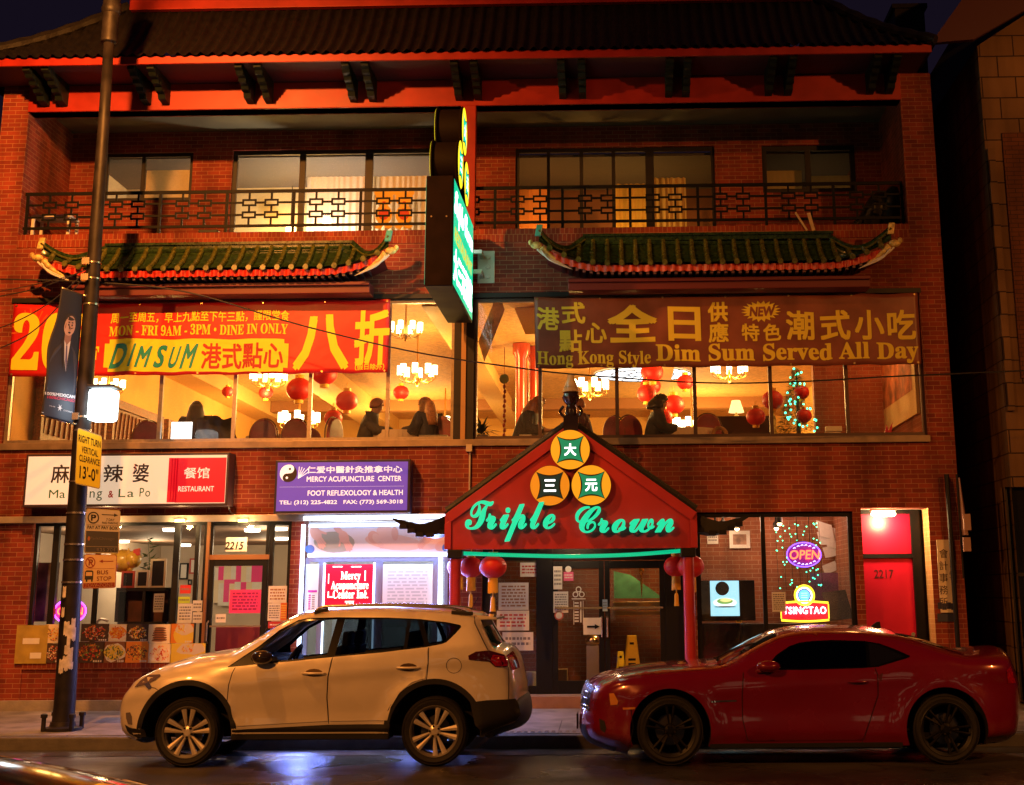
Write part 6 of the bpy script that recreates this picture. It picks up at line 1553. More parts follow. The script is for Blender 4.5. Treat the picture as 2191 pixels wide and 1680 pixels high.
# stained glass dome light in the ceiling
c = Vector((xat(1375, 797, 10), 10.0, CZ))
t = thing('dome_light', 'large round leaded glass ceiling light glowing white above the dining room', 'ceiling light', tuple(c))
k = MB(); k.poly([(c.x + 1.05 * math.cos(q * .1309), c.y + 1.05 * math.sin(q * .1309), CZ - .02) for q in range(47, -1, -1)]); k.build('lit_panel', mat('lit leaded glass', (.8, .95, 1), .4, emit=(.78, .92, 1), es=2.6), t)
k = MB()
for q in range(16): a = q * .3927; k.bar((c.x + .3 * math.cos(a), c.y + .3 * math.sin(a), CZ - .03), (c.x + 1.05 * math.cos(a + .1), c.y + 1.05 * math.sin(a + .1), CZ - .03), .012)
for r_ in (.3, .68, 1.05): k.tube([(c.x + r_ * math.cos(q * .1309), c.y + r_ * math.sin(q * .1309), CZ - .03) for q in range(48)], .010, 5, closed=True)
k.build('lead_lines', BLACK, t)
# hanging lanterns inside
G4 = 'red lanterns hanging in the upstairs dining room'
def label_l(s_): return s_
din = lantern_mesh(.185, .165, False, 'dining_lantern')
pl = [((640, 833), 4.5, 1.25, 'big red lantern cut by the window bar under the red banner'), ((742, 858), 3.5, 1.05, 'large red lantern above the head of the person in the dark coat'), ((713, 895), 3.2, .85, 'red lantern low beside the larger one, left of the person in the dark coat'),
      ((569, 840), 6.5, .75, 'small round red lantern hanging alone in the third pane'), ((487, 838), 6, .6, 'tiny red lantern left of the window bar in the second pane'), ((858, 840), 5.5, .8, 'red lantern under the chandelier left of the steel column'), ((695, 800), 4, 1.2, 'red lantern half covered by the lower edge of the red banner'),
      ((1395, 796), 6.5, 1.2, 'red lantern in front of the bright leaded ceiling light'), ((1392, 826), 7, 1.1, 'second red lantern directly under the one by the ceiling light'), ((1384, 842), 5.5, 1.0, 'flattened pale red lantern above the curly haired person'), ((1441, 866), 6.5, 1.15, 'round pink red lantern right of the curly haired person'), ((1419, 893), 5.5, .95, 'red lantern touching the face of the curly haired person'),
      ((1653, 856), 2.4, .95, 'wide red lantern crossed by the window bar left of the christmas tree'), ((1617, 892), 2.0, .85, 'red lantern above the dark sideboard, left of the christmas tree'), ((1715, 840), 2.6, .7, 'red lantern hanging on the christmas tree, upper'), ((1720, 890), 2.5, .7, 'red lantern hanging on the christmas tree, lower'), ((1466, 818), 7, .9, 'faint pink red lantern at the left of the second window bar from the tree')]
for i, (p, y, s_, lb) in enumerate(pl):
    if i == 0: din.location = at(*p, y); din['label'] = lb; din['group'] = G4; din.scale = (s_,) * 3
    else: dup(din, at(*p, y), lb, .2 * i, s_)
tr_c = at(1702, 925, 2.7)
string_lights(46, (tr_c.x + .05, 2.65, tr_c.z), 'dark green christmas tree with teal lights in the dining room window', .36, 1.05, True, True, 2.65, .018)
# hanging gold and red charm string by the column, red columns further in
c = at(1079, 811, 1.0)
t = thing('hanging_charm', 'yellow disc and red string of charms hanging in the pane right of the steel column', 'decoration', tuple(c))
k = MB(); k.lathe([(.001, -.01), (.075, -.01), (.075, .01), (.001, .01)], c, (0, 1, 0), 20); k.build('disc', mat('yellow disc', (.8, .5, .04), .5), t)
k = MB()
for q in range(14): k.ball((c.x + .01 * (q % 2), 1.0, c.z - .12 - q * .075), .025, .02, .035, 8, 6)
k.tube([(c.x, 1.0, c.z + .5), (c.x, 1.0, c.z - 1.1)], .005, 5); k.build('charm_string', mat('red charm', (.55, .06, .02), .5), t)
for i, (px, y) in enumerate(((1115, 6.0), (1143, 6.4))):
    c = at(px, 900, y); k = MB(); k.lathe([(.11, FZ), (.11, CZ - .3), (.17, CZ - .2), (.17, CZ - .01)], (c.x, y, 0), seg=18)
    tag(k.build('red_column', mat('red lacquer column', (.42, .05, .015), .25, coat=.5), smooth=True), ('left' if i == 0 else 'right') + ' of two shiny red columns standing inside, right of the steel column', 'column', 'red columns in the dining room')
k = MB(); c = at(1085, 690, 1.6); k.obox((c.x - .25, 1.6, c.z - .05), (.05, .02, -.16), (0, .006, 0), (.16, 0, .42)); tag(k.build('hanging_scroll', mat('pale scroll', (.6, .45, .35), .6, noise=(9, .4))), 'pale tilted scroll hanging high in the pane right of the steel column', 'scroll')
k = MB(); a = at(1124, 655, 2.5); b = at(1141, 715, 2.5); k.prism([(a.x - .22, 2.5, a.z + .05), (b.x + .25, 2.5, a.z + .05), (b.x + .25, 2.5, b.z), (a.x, 2.5, b.z)], (0, .05, 0)); tag(k.build('yellow_ceiling_board', mat('yellow wall panel', (.8, .50, .06), .6)), 'yellow ceiling panel showing left of the maroon banner', 'panel')
# potted plant by the steel column
c = at(1030, 938, .7); t = thing('potted_plant', 'dark leafy pot plant on the sill just right of the steel column', 'plant', (c.x, .7, 4.05))
k = MB(); k.lathe([(.07, 0), (.09, .13), (.10, .13), (.10, .15), (.001, .15)], (c.x, .7, 4.0), seg=14); k.build('pot', mat('brown pot', (.2, .09, .04), .5), t)
k = MB(); rr = random.Random(9)
for q in range(60):
    a = rr.random() * 6.283; l = .16 + .24 * rr.random(); e_ = rr.random() * 1.1
    d = Vector((math.cos(a) * math.cos(e_), math.sin(a) * math.cos(e_), math.sin(e_))) * l; o = Vector((c.x, .7, 4.16)); s2 = Vector((-math.sin(a), math.cos(a), 0)) * .022
    k.add([o, o + d * .5 + s2 + Vector((0, 0, .03)), o + d - Vector((0, 0, .04)), o + d * .5 - s2 + Vector((0, 0, .03))], [(0, 1, 2, 3)])
k.build('foliage', mat('dark leaves', (.03, .05, .02), .5), t)
# tables, chairs
CHR = mat('dark red chair vinyl', (.20, .018, .03), .45, noise=(7, .3)); CHF = mat('chair frame', (.12, .06, .03), .4, .6)
def chair_mesh():
    t = thing('banquet_chair', 'x', 'chair')
    k = MB(); P = [(-.20, .46)] + [(.21 * math.cos(math.pi - math.pi * q / 14) , .72 + .26 * math.sin(math.pi * q / 14)) for q in range(15)] + [(.20, .46)]
    k.prism([(x, .20, z) for x, z in P], (0, .06, 0)); k.build('backrest', CHR, t, bevel=.02)
    k = MB(); k.box(-.21, .21, -.22, .19, .42, .48); k.build('seat', CHR, t, bevel=.025)
    for x in (-.18, .18):
        for y in (-.19, .21):
            k = MB(); k.box(x - .012, x + .012, y - .012, y + .012, 0, .419); k.build('leg', CHF, t)
    k = MB(); k.tube([(x * 1.06, .27, z + (.01 if z > .7 else 0)) for x, z in P], .012, 6); k.build('back_rail', CHF, t, smooth='all')
    return t
G5 = 'banquet chairs in the upstairs dining room'
cm = chair_mesh(); cm['group'] = G5
cl = [((312, 905), 1.0, .2, 'banquet chair at the right edge of the leftmost wide pane, beside the white lantern'), ((557, 897), .95, 0, 'empty banquet chair, left of two side by side in the third pane'), ((628, 895), .95, .05, 'empty banquet chair, right of two side by side in the third pane'),
      ((745, 897), 1.0, 1.2, 'banquet chair behind the back of the person in the dark coat'), ((935, 893), .85, -.15, 'banquet chair behind the woman with long hair'), ((1288, 895), 1.05, -.8, 'round backed chair at the right of the purple clad person'),
      ((1364, 893), .95, .5, 'red chair at the back of the curly haired person'), ((1516, 890), .8, 0, 'dark banquet chair right of the second window bar, before the sideboard'), ((462, 892), .95, .1, 'banquet chair with a black coat over it in the second pane'), ((676, 925), 1.4, .6, 'low far chair peeping between the lanterns at the fourth window bar')]
for i, (p, y, rz, lb) in enumerate(cl):
    c = at(*p, y); loc = (c.x, y, FZ if i < 9 else FZ - .1)
    if i == 0: cm.location = loc; cm.rotation_euler = (0, 0, rz); cm['label'] = lb
    else: dup(cm, loc, lb, rz)
def table_mesh():
    t = thing('dining_table', 'x', 'table')
    k = MB(); k.lathe([(.001, .72), (.50, .72), (.50, .75), (.001, .75)], seg=32); k.build('tabletop', mat('table wood', (.3, .15, .06), .4), t)
    k = MB(); k.lathe([(.30, 0), (.28, .03), (.05, .06), (.05, .719)], seg=16); k.build('pedestal', CHF, t)
    k = MB(); n = 48; k.add([((.505 + (.02 * math.sin(q * 1.57) if j else 0)) * math.cos(q * .1309), (.505 + (.02 * math.sin(q * 1.57) if j else 0)) * math.sin(q * .1309), .754 - .25 * j) for j in (0, 1) for q in range(n)] + [(0, 0, .755)], [(q, (q + 1) % n, n + (q + 1) % n, n + q) for q in range(n)] + [(q, (q + 1) % n, 2 * n) for q in range(n)])
    k.build('tablecloth', mat('white tablecloth', (.6, .5, .4), .8), t)
    return t
tm = table_mesh(); G6 = 'tables in the upstairs dining room'; tm['group'] = G6
for i, (px, y, lb) in enumerate(((852, 1.25, 'round table between the person in the dark coat and the woman with long hair'), (1190, 1.35, 'round table behind the canopy finial between two seated people'), (1468, 1.3, 'round table in front of the curly haired person'), (595, 1.75, 'round table behind the two empty chairs of the third pane'))):
    loc = (at(px, 930, y).x, y, FZ)
    if i == 0: tm.location = loc; tm['label'] = lb
    else: dup(tm, loc, lb)
# pale folded napkins / menu boxes on the sill line
for i, (p0, p1, q0, q1, y) in enumerate(((896, 957, 931, 944, .5), (972, 986, 930, 944, .5), (1024, 1044, 930, 944, .5), (1111, 1137, 930, 944, .5), (1767, 1802, 912, 922, .6), (1765, 1800, 925, 936, .55))):
    a = at(p0, q0, y); b = at(p1, q1, y); k = MB(); k.box(a.x, b.x, y, y + .12, b.z - (.06 if i < 4 else 0), a.z)
    tag(k.build('white_box', mat('white carton', (.78, .75, .66), .6), bevel=.006), ['long white box on the sill before the woman with long hair', 'small white box on the sill at the left of the steel column', 'small white box on the sill right of the pot plant', 'white box on the sill before the person leaning over the table', 'upper of two white boxes stacked on the dark right sill', 'lower of two white boxes stacked on the dark right sill'][i], 'box', 'white boxes along the dining room sill')
k = MB(); k.box(-9.05, 4.5, .31, .62, 3.86, 3.98); k.build('inner_sill', mat('inner sill wood', (.2, .1, .05), .5), bld)
# sideboard at the right
k = MB(); a = at(1500, 890, 2.6); b = at(1655, 890, 2.6); k.box(a.x, b.x, 2.6, 3.1, FZ, zat(1580, 890, 2.6)); tag(k.build('sideboard', mat('dark sideboard', (.06, .025, .02), .4), bevel=.01), 'dark sideboard behind the chair at the right of the dining room', 'sideboard')
c = at(1575, 870, 2.8); t = thing('table_lamp', 'small cream shaded lamp glowing on the sideboard', 'lamp', (c.x, 2.8, zat(1580, 890, 2.6)))
k = MB(); k.lathe([(.13, -.1), (.07, .1), (.001, .1)], c, seg=18); k.build('lamp_shade', mat('lit cream shade', (1, .85, .5), .5, emit=(1, .70, .28), es=1.6), t, smooth=True)
k = MB(); k.lathe([(.06, zat(1580, 890, 2.6)), (.02, zat(1580, 890, 2.6) + .05), (.015, c.z - .1)], (c.x, 2.8, 0), seg=12); k.build('lamp_base', BRASS, t, smooth=True)
c = at(1540, 930, .75); k = MB(); k.tube([(c.x + .1 * math.cos(q * .4), .75, c.z + .10 * math.sin(q * .4)) for q in range(16)], .03, 8, closed=True); tag(k.build('round_basket', mat('tan wicker', (.35, .18, .07), .7), smooth='all'), 'round tan basket lying beside the dark chair before the sideboard', 'basket')
c = at(1655, 915, .7); k = MB(); k.lathe([(.04, -.12), (.05, -.10), (.035, .0), (.045, .12), (.02, .2), (.001, .21)], c, seg=12); tag(k.build('figurine', mat('coloured porcelain', (.7, .6, .2), .3, noise=(20, .8)), smooth=True), 'tall yellow and green figurine on the sill beside the christmas tree', 'figurine')
c = at(1897, 925, .6); k = MB(); k.prism([(c.x - .09, .6, c.z - .14), (c.x + .05, .6, c.z - .14), (c.x + .10, .6, c.z + .15), (c.x + .03, .6, c.z + .02), (c.x + .01, .6, c.z + .12), (c.x - .03, .6, c.z + .0)], (0, .02, 0)); tag(k.build('red_napkin', mat('crimson napkin', (.55, .01, .06), .6)), 'pointed crimson napkin standing in the dark rightmost pane', 'napkin')
c = at(388, 926, .4); t = thing('glowing_screen', 'white glowing square screen standing in the second pane of the dining room', 'screen', (c.x, .4, 4.0))
k = MB(); k.box(c.x - .155, c.x + .155, .395, .42, c.z - .16, c.z + .16); k.build('lit_screen', mat('lit white screen', (.9, 1, 1), .4, emit=(.80, .97, 1), es=2.0), t)
k = MB(); k.box(c.x - .05, c.x + .05, .421, .5, 3.98, c.z); k.build('stand', BLACK, t)

# ------------------------------------------------------------------ seated guests
SKIN = mat('skin', (.50, .26, .15), .5)
def skinmesh(name, pts, edges, m, parent, root=0, sub=1):
    me = bpy.data.meshes.new(name); me.from_pydata([p[:3] for p in pts], edges, []); me.materials.append(m)
    o = bpy.data.objects.new(name, me); COL.objects.link(o)
    s_ = o.modifiers.new('skin', 'SKIN'); s_.use_smooth_shade = True
    for v, p in zip(me.skin_vertices[0].data, pts):
        r = p[3]; v.radius = r if isinstance(r, tuple) else (r, r)
    me.skin_vertices[0].data[root].use_root = True
    d = o.modifiers.new('subdivision', 'SUBSURF'); d.levels = sub; d.render_levels = sub
    o.parent = parent
    return o
def person(loc, rz, label, coat, hair, hairm, lean=.0, turn=0, arm=.35, scale=.9, bald=False, trousers=None):
    """a seated figure facing local +x"""
    t = thing('person', label, 'person', loc, 'guests seated at the dining room windows'); t.rotation_euler = (0, 0, rz); t.scale = (scale,) * 3
    L = lambda z: lean * (z - .5)                 # forward lean
    J = {'pel': (0, 0, .54, (.15, .12)), 'wai': (L(.74), 0, .76, (.15, .11)), 'che': (L(.98) + .01, 0, .98, (.17, .12)), 'nec': (L(1.12) + .03, 0, 1.12, .066), 'hd0': (L(1.22) + .06, 0, 1.20, (.075, .085)), 'hd1': (L(1.32) + .06, 0, 1.31, (.082, .10)), 'hd2': (L(1.38) + .05, 0, 1.375, (.06, .07)), 'nos': (L(1.27) + .155, 0, 1.275, .018)}
    for s_, q in ((1, 'l'), (-1, 'r')):
        J['sh' + q] = (L(1.05), .20 * s_, 1.05, .075); J['el' + q] = (L(.85) + .10, .26 * s_, .82, .05); J['wr' + q] = (L(.8) + .10 + arm, .16 * s_, .80 + .02, .034); J['pa' + q] = (L(.8) + .17 + arm, .145 * s_, .805, (.035, .022))
        for f_ in range(4):
            b = (L(.8) + .205 + arm, (.145 + (f_ - 1.5) * .021) * s_, .803); ln = (.055, .07, .075, .06)[f_]
            J['fa%s%d' % (q, f_)] = (b[0] + ln * .55, b[1], b[2] + .004, .0085); J['fb%s%d' % (q, f_)] = (b[0] + ln, b[1], b[2] - .02, .007)
        J['ta' + q] = (L(.8) + .16 + arm, (.145 - .045) * s_, .805, .010); J['tb' + q] = (L(.8) + .20 + arm, (.145 - .06) * s_, .80, .0085)
        J['hi' + q] = (.03, .10 * s_, .52, .088); J['kn' + q] = (.46, .12 * s_, .51, .06); J['an' + q] = (.44, .12 * s_, .09, .042); J['to' + q] = (.60, .13 * s_, .04, .035)
    names = list(J); ix = {n_: i for i, n_ in enumerate(names)}; E_ = [('pel', 'wai'), ('wai', 'che'), ('che', 'nec'), ('nec', 'hd0'), ('hd0', 'hd1'), ('hd1', 'hd2'), ('hd0', 'nos')]
    for q in 'lr':
        E_ += [('che', 'sh' + q), ('sh' + q, 'el' + q), ('el' + q, 'wr' + q), ('wr' + q, 'pa' + q), ('pa' + q, 'ta' + q), ('ta' + q, 'tb' + q), ('pel', 'hi' + q), ('hi' + q, 'kn' + q), ('kn' + q, 'an' + q), ('an' + q, 'to' + q)]
        for f_ in range(4): E_ += [('pa' + q, 'fa%s%d' % (q, f_)), ('fa%s%d' % (q, f_), 'fb%s%d' % (q, f_))]
    skinmesh('body', [J[n_] for n_ in names], [(ix[a], ix[b]) for a, b in E_], SKIN, t)
    g_ = lambda v, e: tuple(x + e for x in v) if isinstance(v, tuple) else v + e
    cn_ = ['pel', 'wai', 'che', 'nec'] + [a + q for q in 'lr' for a in ('sh', 'el', 'wr')]
    ci = {n_: i for i, n_ in enumerate(cn_)}
    pts = [(*J[n_][:3], g_(J[n_][3], (.058 if n_ != 'nec' else .03) if n_ != 'wr' else .02)) for n_ in cn_]
    skinmesh('jacket', pts, [(ci[a], ci[b]) for a, b in E_ if a in ci and b in ci], coat, t)
    tn_ = ['pel'] + [a + q for q in 'lr' for a in ('hi', 'kn', 'an')]; ti = {n_: i for i, n_ in enumerate(tn_)}
    skinmesh('trousers', [(*J[n_][:3], g_(J[n_][3], .015)) for n_ in tn_], [(ti[a], ti[b]) for a, b in E_ if a in ti and b in ti], trousers or mat('dark trousers', (.02, .02, .03), .7), t)
    hx, hz = J['hd1'][0] - .02, 1.32
    k = MB(); rr = random.Random(len(label)); n = 18; rows = 10
    drop = {'long': .42, 'short': .06, 'curly': .16, 'bob': .26}[hair]
    for j in range(rows + 1):
        a = math.pi * .62 * j / rows
        for q in range(n):
            th = 6.2832 * q / n; fr_ = max(0, math.cos(th))
            a2 = a * (1 - .38 * fr_); jit = 1 + (rr.random() - .5) * (.22 if hair == 'curly' else .06)
            ex = 1.0 + (.16 if hair == 'curly' else .04)
            k.v.append((hx + .118 * ex * jit * math.sin(a2) * math.cos(th), .098 * ex * jit * math.sin(a2) * math.sin(th), hz - .03 + .118 * ex * jit * math.cos(a2)))
    for j in range(rows):
        for q in range(n): k.f.append((j * n + q, j * n + (q + 1) % n, (j + 1) * n + (q + 1) % n, (j + 1) * n + q)); k.m.append(0)
    if drop > .1:
        m_ = 7; base = len(k.v); sec = [q for q in range(-7, 8)]
        for j in range(m_ + 1):
            for q in sec:
                th = math.pi + q * .27; w_ = 1 + .18 * math.sin(math.pi * j / m_) + (rr.random() - .5) * (.16 if hair == 'curly' else .05)
                k.v.append((hx - .03 + (.112 + .09 * j / m_) * w_ * math.cos(th) - lean * drop * j / m_ * .6, (.10 + .05 * j / m_) * w_ * math.sin(th), hz + .02 - drop * j / m_))
        c_ = len(sec)
        for j in range(m_):
            for q in range(c_ - 1): k.f.append((base + j * c_ + q, base + j * c_ + q + 1, base + (j + 1) * c_ + q + 1, base + (j + 1) * c_ + q)); k.m.append(0)
    h = k.build('hair', hairm, smooth='all'); h.parent = t
    md = h.modifiers.new('thickness', 'SOLIDIFY'); md.thickness = .02; md.offset = 0
    k = MB()
    for s_ in (-1, 1): k.ball((J['hd1'][0] + .088, .034 * s_, 1.29), .012, .014, .010, 8, 6)
    e = k.build('eye', mat('dark eye', (.02, .015, .01), .2)); e.parent = t
    return t
BLK = mat('black coat', (.014, .013, .02), .75); NAVY = mat('navy jacket', (.018, .02, .045), .7); PUR = mat('dark plum jumper', (.06, .022, .04), .8); GRYC = mat('charcoal coat', (.035, .03, .03), .8)
HB = mat('black hair', (.012, .008, .007), .4, noise=(30, .4)); HBR = mat('auburn hair', (.22, .07, .025), .4, noise=(30, .4)); HBD = mat('long brown hair', (.30, .13, .05), .4, noise=(30, .4)); HG = mat('thin reddish hair', (.30, .10, .04), .5, noise=(30, .3))
def pp(px, y): return (at(px, 900, y).x, y, FZ)
person(pp(418, 1.15), R(95), 'person with long black hair seen from behind in the second pane, facing into the room', BLK, 'long', HB)
person(pp(778, 1.0), R(12), 'person with short reddish hair in a dark coat beside the lower lanterns', GRYC, 'short', HG, .22)
person(pp(917, .95), R(150), 'woman with long brown hair in a navy jacket left of the steel column', NAVY, 'long', HBD, .05)
person(pp(1105, 1.05), R(-8), 'person in a black coat leaning right over the table, right of the pot plant', BLK, 'bob', HBR, .42, arm=.30)
person(pp(1256, 1.2), R(175), 'person in a plum jumper facing left, just right of the canopy finial', PUR, 'short', HG, .15)
person(pp(1393, 1.0), R(8), 'person with black curly hair and black coat facing right under the ceiling light', BLK, 'curly', HB, .16, arm=.3)
c = at(462, 905, .95)
k = MB(); k.grid(lambda u, v: (c.x + (u - .5) * .62 + .03 * math.sin(v * 7), .92 - .16 * math.sin(math.pi * u) + .03 * math.sin(u * 19 + v * 4), FZ + .55 + .42 * v - .05 * abs(u - .5) + .03 * math.sin(u * 15)), 18, 10)
o = k.build('black_coat', BLK, smooth='all'); md = o.modifiers.new('thickness', 'SOLIDIFY'); md.thickness = .03
tag(o, 'black coat draped over a chair back beside the person with long black hair', 'coat')
# ------------------------------------------------------------------ street light pole with its signs
YP = -2.3
POLEM = mat('weathered dark pole paint', (.016, .013, .014), .5, 0, noise=(5, .5), bump=(18, .12), spec=.3)
pts = [at(134, 1553, YP), at(139, 1500, YP), at(160, 1150, YP), at(182, 830, YP), at(205, 500, YP), at(221, 280, YP), at(233, 90, YP)]
px_, pz_ = sum(p.x for p in pts) / len(pts), pav(YP)
pole = thing('street_light', 'tall dark tapered street light pole with banner bracket and steel bands on the pavement', 'street light', (pts[0].x, YP, pz_))
k = MB(); k.tube([Vector((pts[0].x, YP, pz_))] + pts, [.142, .138, .132, .122, .108, .088, .078, .070], 20); k.build('pole', POLEM, pole, smooth='all')
k = MB(); bp = Vector((pts[0].x, YP, pz_)); k.lathe([(.24, 0), (.24, .03), (.16, .05), (.15, .10)], bp, seg=20)
for q in range(4):
    a = .785 + 1.5708 * q; c = bp + Vector((math.cos(a) * .25, math.sin(a) * .25, 0)); k.lathe([(.03, 0), (.03, .16), (.045, .16), (.045, .20), (.02, .21)], c, seg=8)
k.build('base_plate', POLEM, pole, smooth=True)
tp = pts[-1]; k = MB(); k.lathe([(.07, -.02), (.11, 0), (.115, .02), (.11, .05), (.112, .42), (.13, .44), (.14, .5), (.12, .56), (.125, 1.0), (.06, 1.05)], tp, seg=24); k.build('collar', POLEM, pole, smooth=True)
LP = Vector((tp.x + .55, -6.6, 10.2))
k = MB(); k.tube(smooth_path([tp + Vector((0, 0, .75)), tp + Vector((.1, -1.2, .9)), LP + Vector((0, .5, .12))], 14), .045, 10); k.build('mast_arm', POLEM, pole, smooth='all')
k = MB(); k.ball(LP + Vector((0, .15, .10)), .17, .42, .10, 18, 10); k.build('lamp_head', mat('lamp head grey', (.3, .3, .28), .5, .4), pole, smooth='all')
k = MB(); k.ball(LP + Vector((0, .05, .03)), .12, .2, .05, 16, 8); k.build('lamp_lens', mat('lit sodium lens', (1, .5, .1), .4, emit=(1, .36, .06), es=20), pole, smooth='all')
lamp('sodium_light', LP + Vector((0, 0, -.1)), 4900, SODIUM, .10, 'SPOT', pole, (-7.2, 0, 5.6), R(138), blend=1)
STR = mat('steel band', (.6, .52, .42), .25, .9)
for (px, py, r) in ((199, 563, .115), (195, 597, .118), (176, 893, .128), (174, 922, .13), (169, 1031, .135), (165, 1098, .137), (157, 1165, .138), (155, 1198, .139), (150, 1246, .14), (192, 652, .118)):
    c = at(px, py, YP); c.x = min(pts, key=lambda p: abs(p.z - c.z)).x
    lo = max([p for p in pts if p.z <= c.z], key=lambda p: p.z, default=pts[0]); hi = min([p for p in pts if p.z > c.z], key=lambda p: p.z, default=pts[-1])
    f_ = (c.z - lo.z) / max(.01, hi.z - lo.z); c.x = lo.x + (hi.x - lo.x) * f_
    rr_ = {0: .142}.get(0) * (1 - .055 * (c.z - pz_)) 
    k = MB(); k.lathe([(rr_, -.012), (rr_ + .006, -.012), (rr_ + .006, .012), (rr_, .012)], c, seg=24)
    if py in (563, 597, 893): k.obox(c + Vector((-.06, -.11, 0)), (.05, 0, 0), (0, .04, 0), (0, 0, .045))
    k.build('steel_band', STR, pole, smooth=True)
rr = random.Random(2)
for q in range(16):
    z = zat(150, 1255 + 175 * rr.random() ** .8, YP); a = -1.5708 + (rr.random() - .25) * 1.1; R0 = .150; c = Vector((pts[0].x + (pts[2].x - pts[0].x) * (z - pz_) / (pts[2].z - pz_), YP, z)); hh = .04 + .06 * rr.random(); w_ = .25 + .2 * rr.random()
    k = MB(); k.grid(lambda u, v: c + Vector((R0 * math.cos(a + (u - .5) * w_), R0 * math.sin(a + (u - .5) * w_), (v - .5) * hh * 2 + .01 * math.sin(u * 9))), 4, 2); k.build('torn_flyer', mat('torn paper', (.6, .58, .6), .8, noise=(14, .3)), pole)
# white pole lantern
c = at(221, 866, YP - .05)
t = thing('pole_lantern', 'white glowing box lantern fixed beside the street light pole', 'lamp', tuple(c))
k = MB(); k.box(c.x - .165, c.x + .165, c.y - .16, c.y + .16, c.z - .22, c.z + .20); k.build('diffuser', mat('lit white diffuser', (.9, 1, 1), .4, emit=(.80, .97, 1), es=5), t, bevel=.05)
k = MB(); k.box(c.x - .18, c.x + .18, c.y - .175, c.y + .175, c.z + .21, c.z + .25); k.bar((c.x - .17, c.y, c.z + .23), (at(182, 830, YP).x, YP, c.z + .23), .04); k.build('cap', DARK, t, bevel=.01)
lamp('pole_lantern_light', (c.x, c.y - .25, c.z), 14, (.75, .95, 1), .12, parent=t)
# cloth banner on the pole
Lk = [at(131.5, 616, -2.75), at(121, 680, -2.75), at(102, 742, -2.78), at(99, 804, -2.78), at(93, 850, -2.76), at(87, 889, -2.75)]
Rk = [at(177, 632, -2.42), at(174, 690, -2.42), at(169, 755, -2.42), at(165, 810, -2.42), at(161, 860, -2.42), at(157.5, 907, -2.42)]
LS, RS = smooth_path(Lk, 40), smooth_path(Rk, 40)
def bfn(u, v, w=0):
    i = (1 - v) * 40; a = min(int(i), 39); f_ = i - a
    l = LS[a].lerp(LS[a + 1], f_); r = RS[a].lerp(RS[a + 1], f_); n = (r - l).cross(Vector((0, 0, -1))).normalized()
    if n.y > 0: n = -n
    return l.lerp(r, u) + n * (.03 * math.sin(u * 3.14) + w)
t = thing('pole_banner', 'dark blue cloth banner with a man in a suit hanging from the street light pole', 'banner', tuple(Rk[-1]))
k = MB(); k.grid(lambda u, v: bfn(u, v), 14, 40); o = k.build('cloth', mat('navy banner cloth', (.014, .016, .034), .6), t, smooth='all'); md = o.modifiers.new('thickness', 'SOLIDIFY'); md.thickness = .003; md.offset = -1
k = MB()
def shp(P, m, w): k.poly([bfn(u, v, w) for u, v in P], m)
def elp(cu, cv, ru, rv, m, w, n=20): shp([(cu + ru * math.cos(6.2832 * q / n), cv + rv * math.sin(6.2832 * q / n)) for q in range(n)], m, w)
shp([(.06, .28), (.94, .28), (.95, .54), (.84, .60), (.62, .655), (.42, .655), (.20, .59), (.09, .52)], 7, .004)
elp(.52, .76, .21, .066, 2, .006); elp(.52, .79, .235, .052, 0, .005); elp(.50, .817, .19, .022, 0, .0064); shp([(.40, .71), (.64, .71), (.63, .64), (.43, .64)], 5, .0055)
shp([(.42, .665), (.53, .63), (.64, .665), (.62, .56), (.57, .44), (.50, .54)], 3, .0062); shp([(.36, .655), (.42, .67), (.52, .45), (.50, .42)], 1, .0066); shp([(.70, .655), (.64, .67), (.57, .45), (.59, .42)], 1, .0066); shp([(.51, .63), (.56, .63), (.60, .52), (.57, .45), (.53, .52)], 4, .007)
for du in (-.07, .06): elp(.53 + du, .765, .03, .007, 1, .0068, 10); elp(.53 + du, .782, .045, .004, 1, .0068, 8)
elp(.54, .742, .02, .014, 5, .0068, 8); elp(.54, .715, .05, .006, 1, .0068, 10); elp(.36, .755, .02, .02, 5, .0066, 8)
write(k, '100%MEXICAN', lambda u, v, w: bfn(u, v, .006), .02, .97, .225, .255, .04, m=3); write(k, '100%CHICAGO', lambda u, v, w: bfn(u, v, .006), .10, .97, .193, .22, .04, m=6)
for q in range(6):
    a = q * 1.0472; k.poly([bfn(.5 + .02 * math.cos(a + 1.57), .125 + .008 * math.sin(a + 1.57), .006), bfn(.5 + .085 * math.cos(a), .125 + .034 * math.sin(a), .006), bfn(.5 - .02 * math.cos(a + 1.57), .125 - .008 * math.sin(a + 1.57), .006)], 3)
write(k, 'THE', lambda u, v, w: bfn(u, v, .006), .18, .36, .122, .132, .02, m=3); write(k, 'CHICAGO', lambda u, v, w: bfn(u, v, .006), .62, .93, .105, .117, .02, m=3)
shp([(.0, .045), (1, .045), (1, .052), (.0, .052)], 3, .006)
k.build('print', [INK, mat('printed dark suit', (.022, .02, .03), .6), mat('printed face', (.42, .29, .25), .6), mat('printed white', (.5, .5, .55), .6), mat('printed tie', (.09, .08, .16), .6), mat('printed shade', (.24, .14, .12), .6), mat('printed crimson', (.35, .02, .06), .6), mat('printed slate suit', (.035, .035, .055), .6)], t)
k = MB(); k.tube([Lk[0], Rk[0]], .014, 8); k.tube([Lk[-1], Rk[-1]], .012, 8); k.tube([Rk[0], (px_, YP, Rk[0].z)], .014, 8); k.tube([Rk[-1], (px_, YP, Rk[-1].z)], .014, 8); k.build('banner_rod', STR, t, smooth='all')
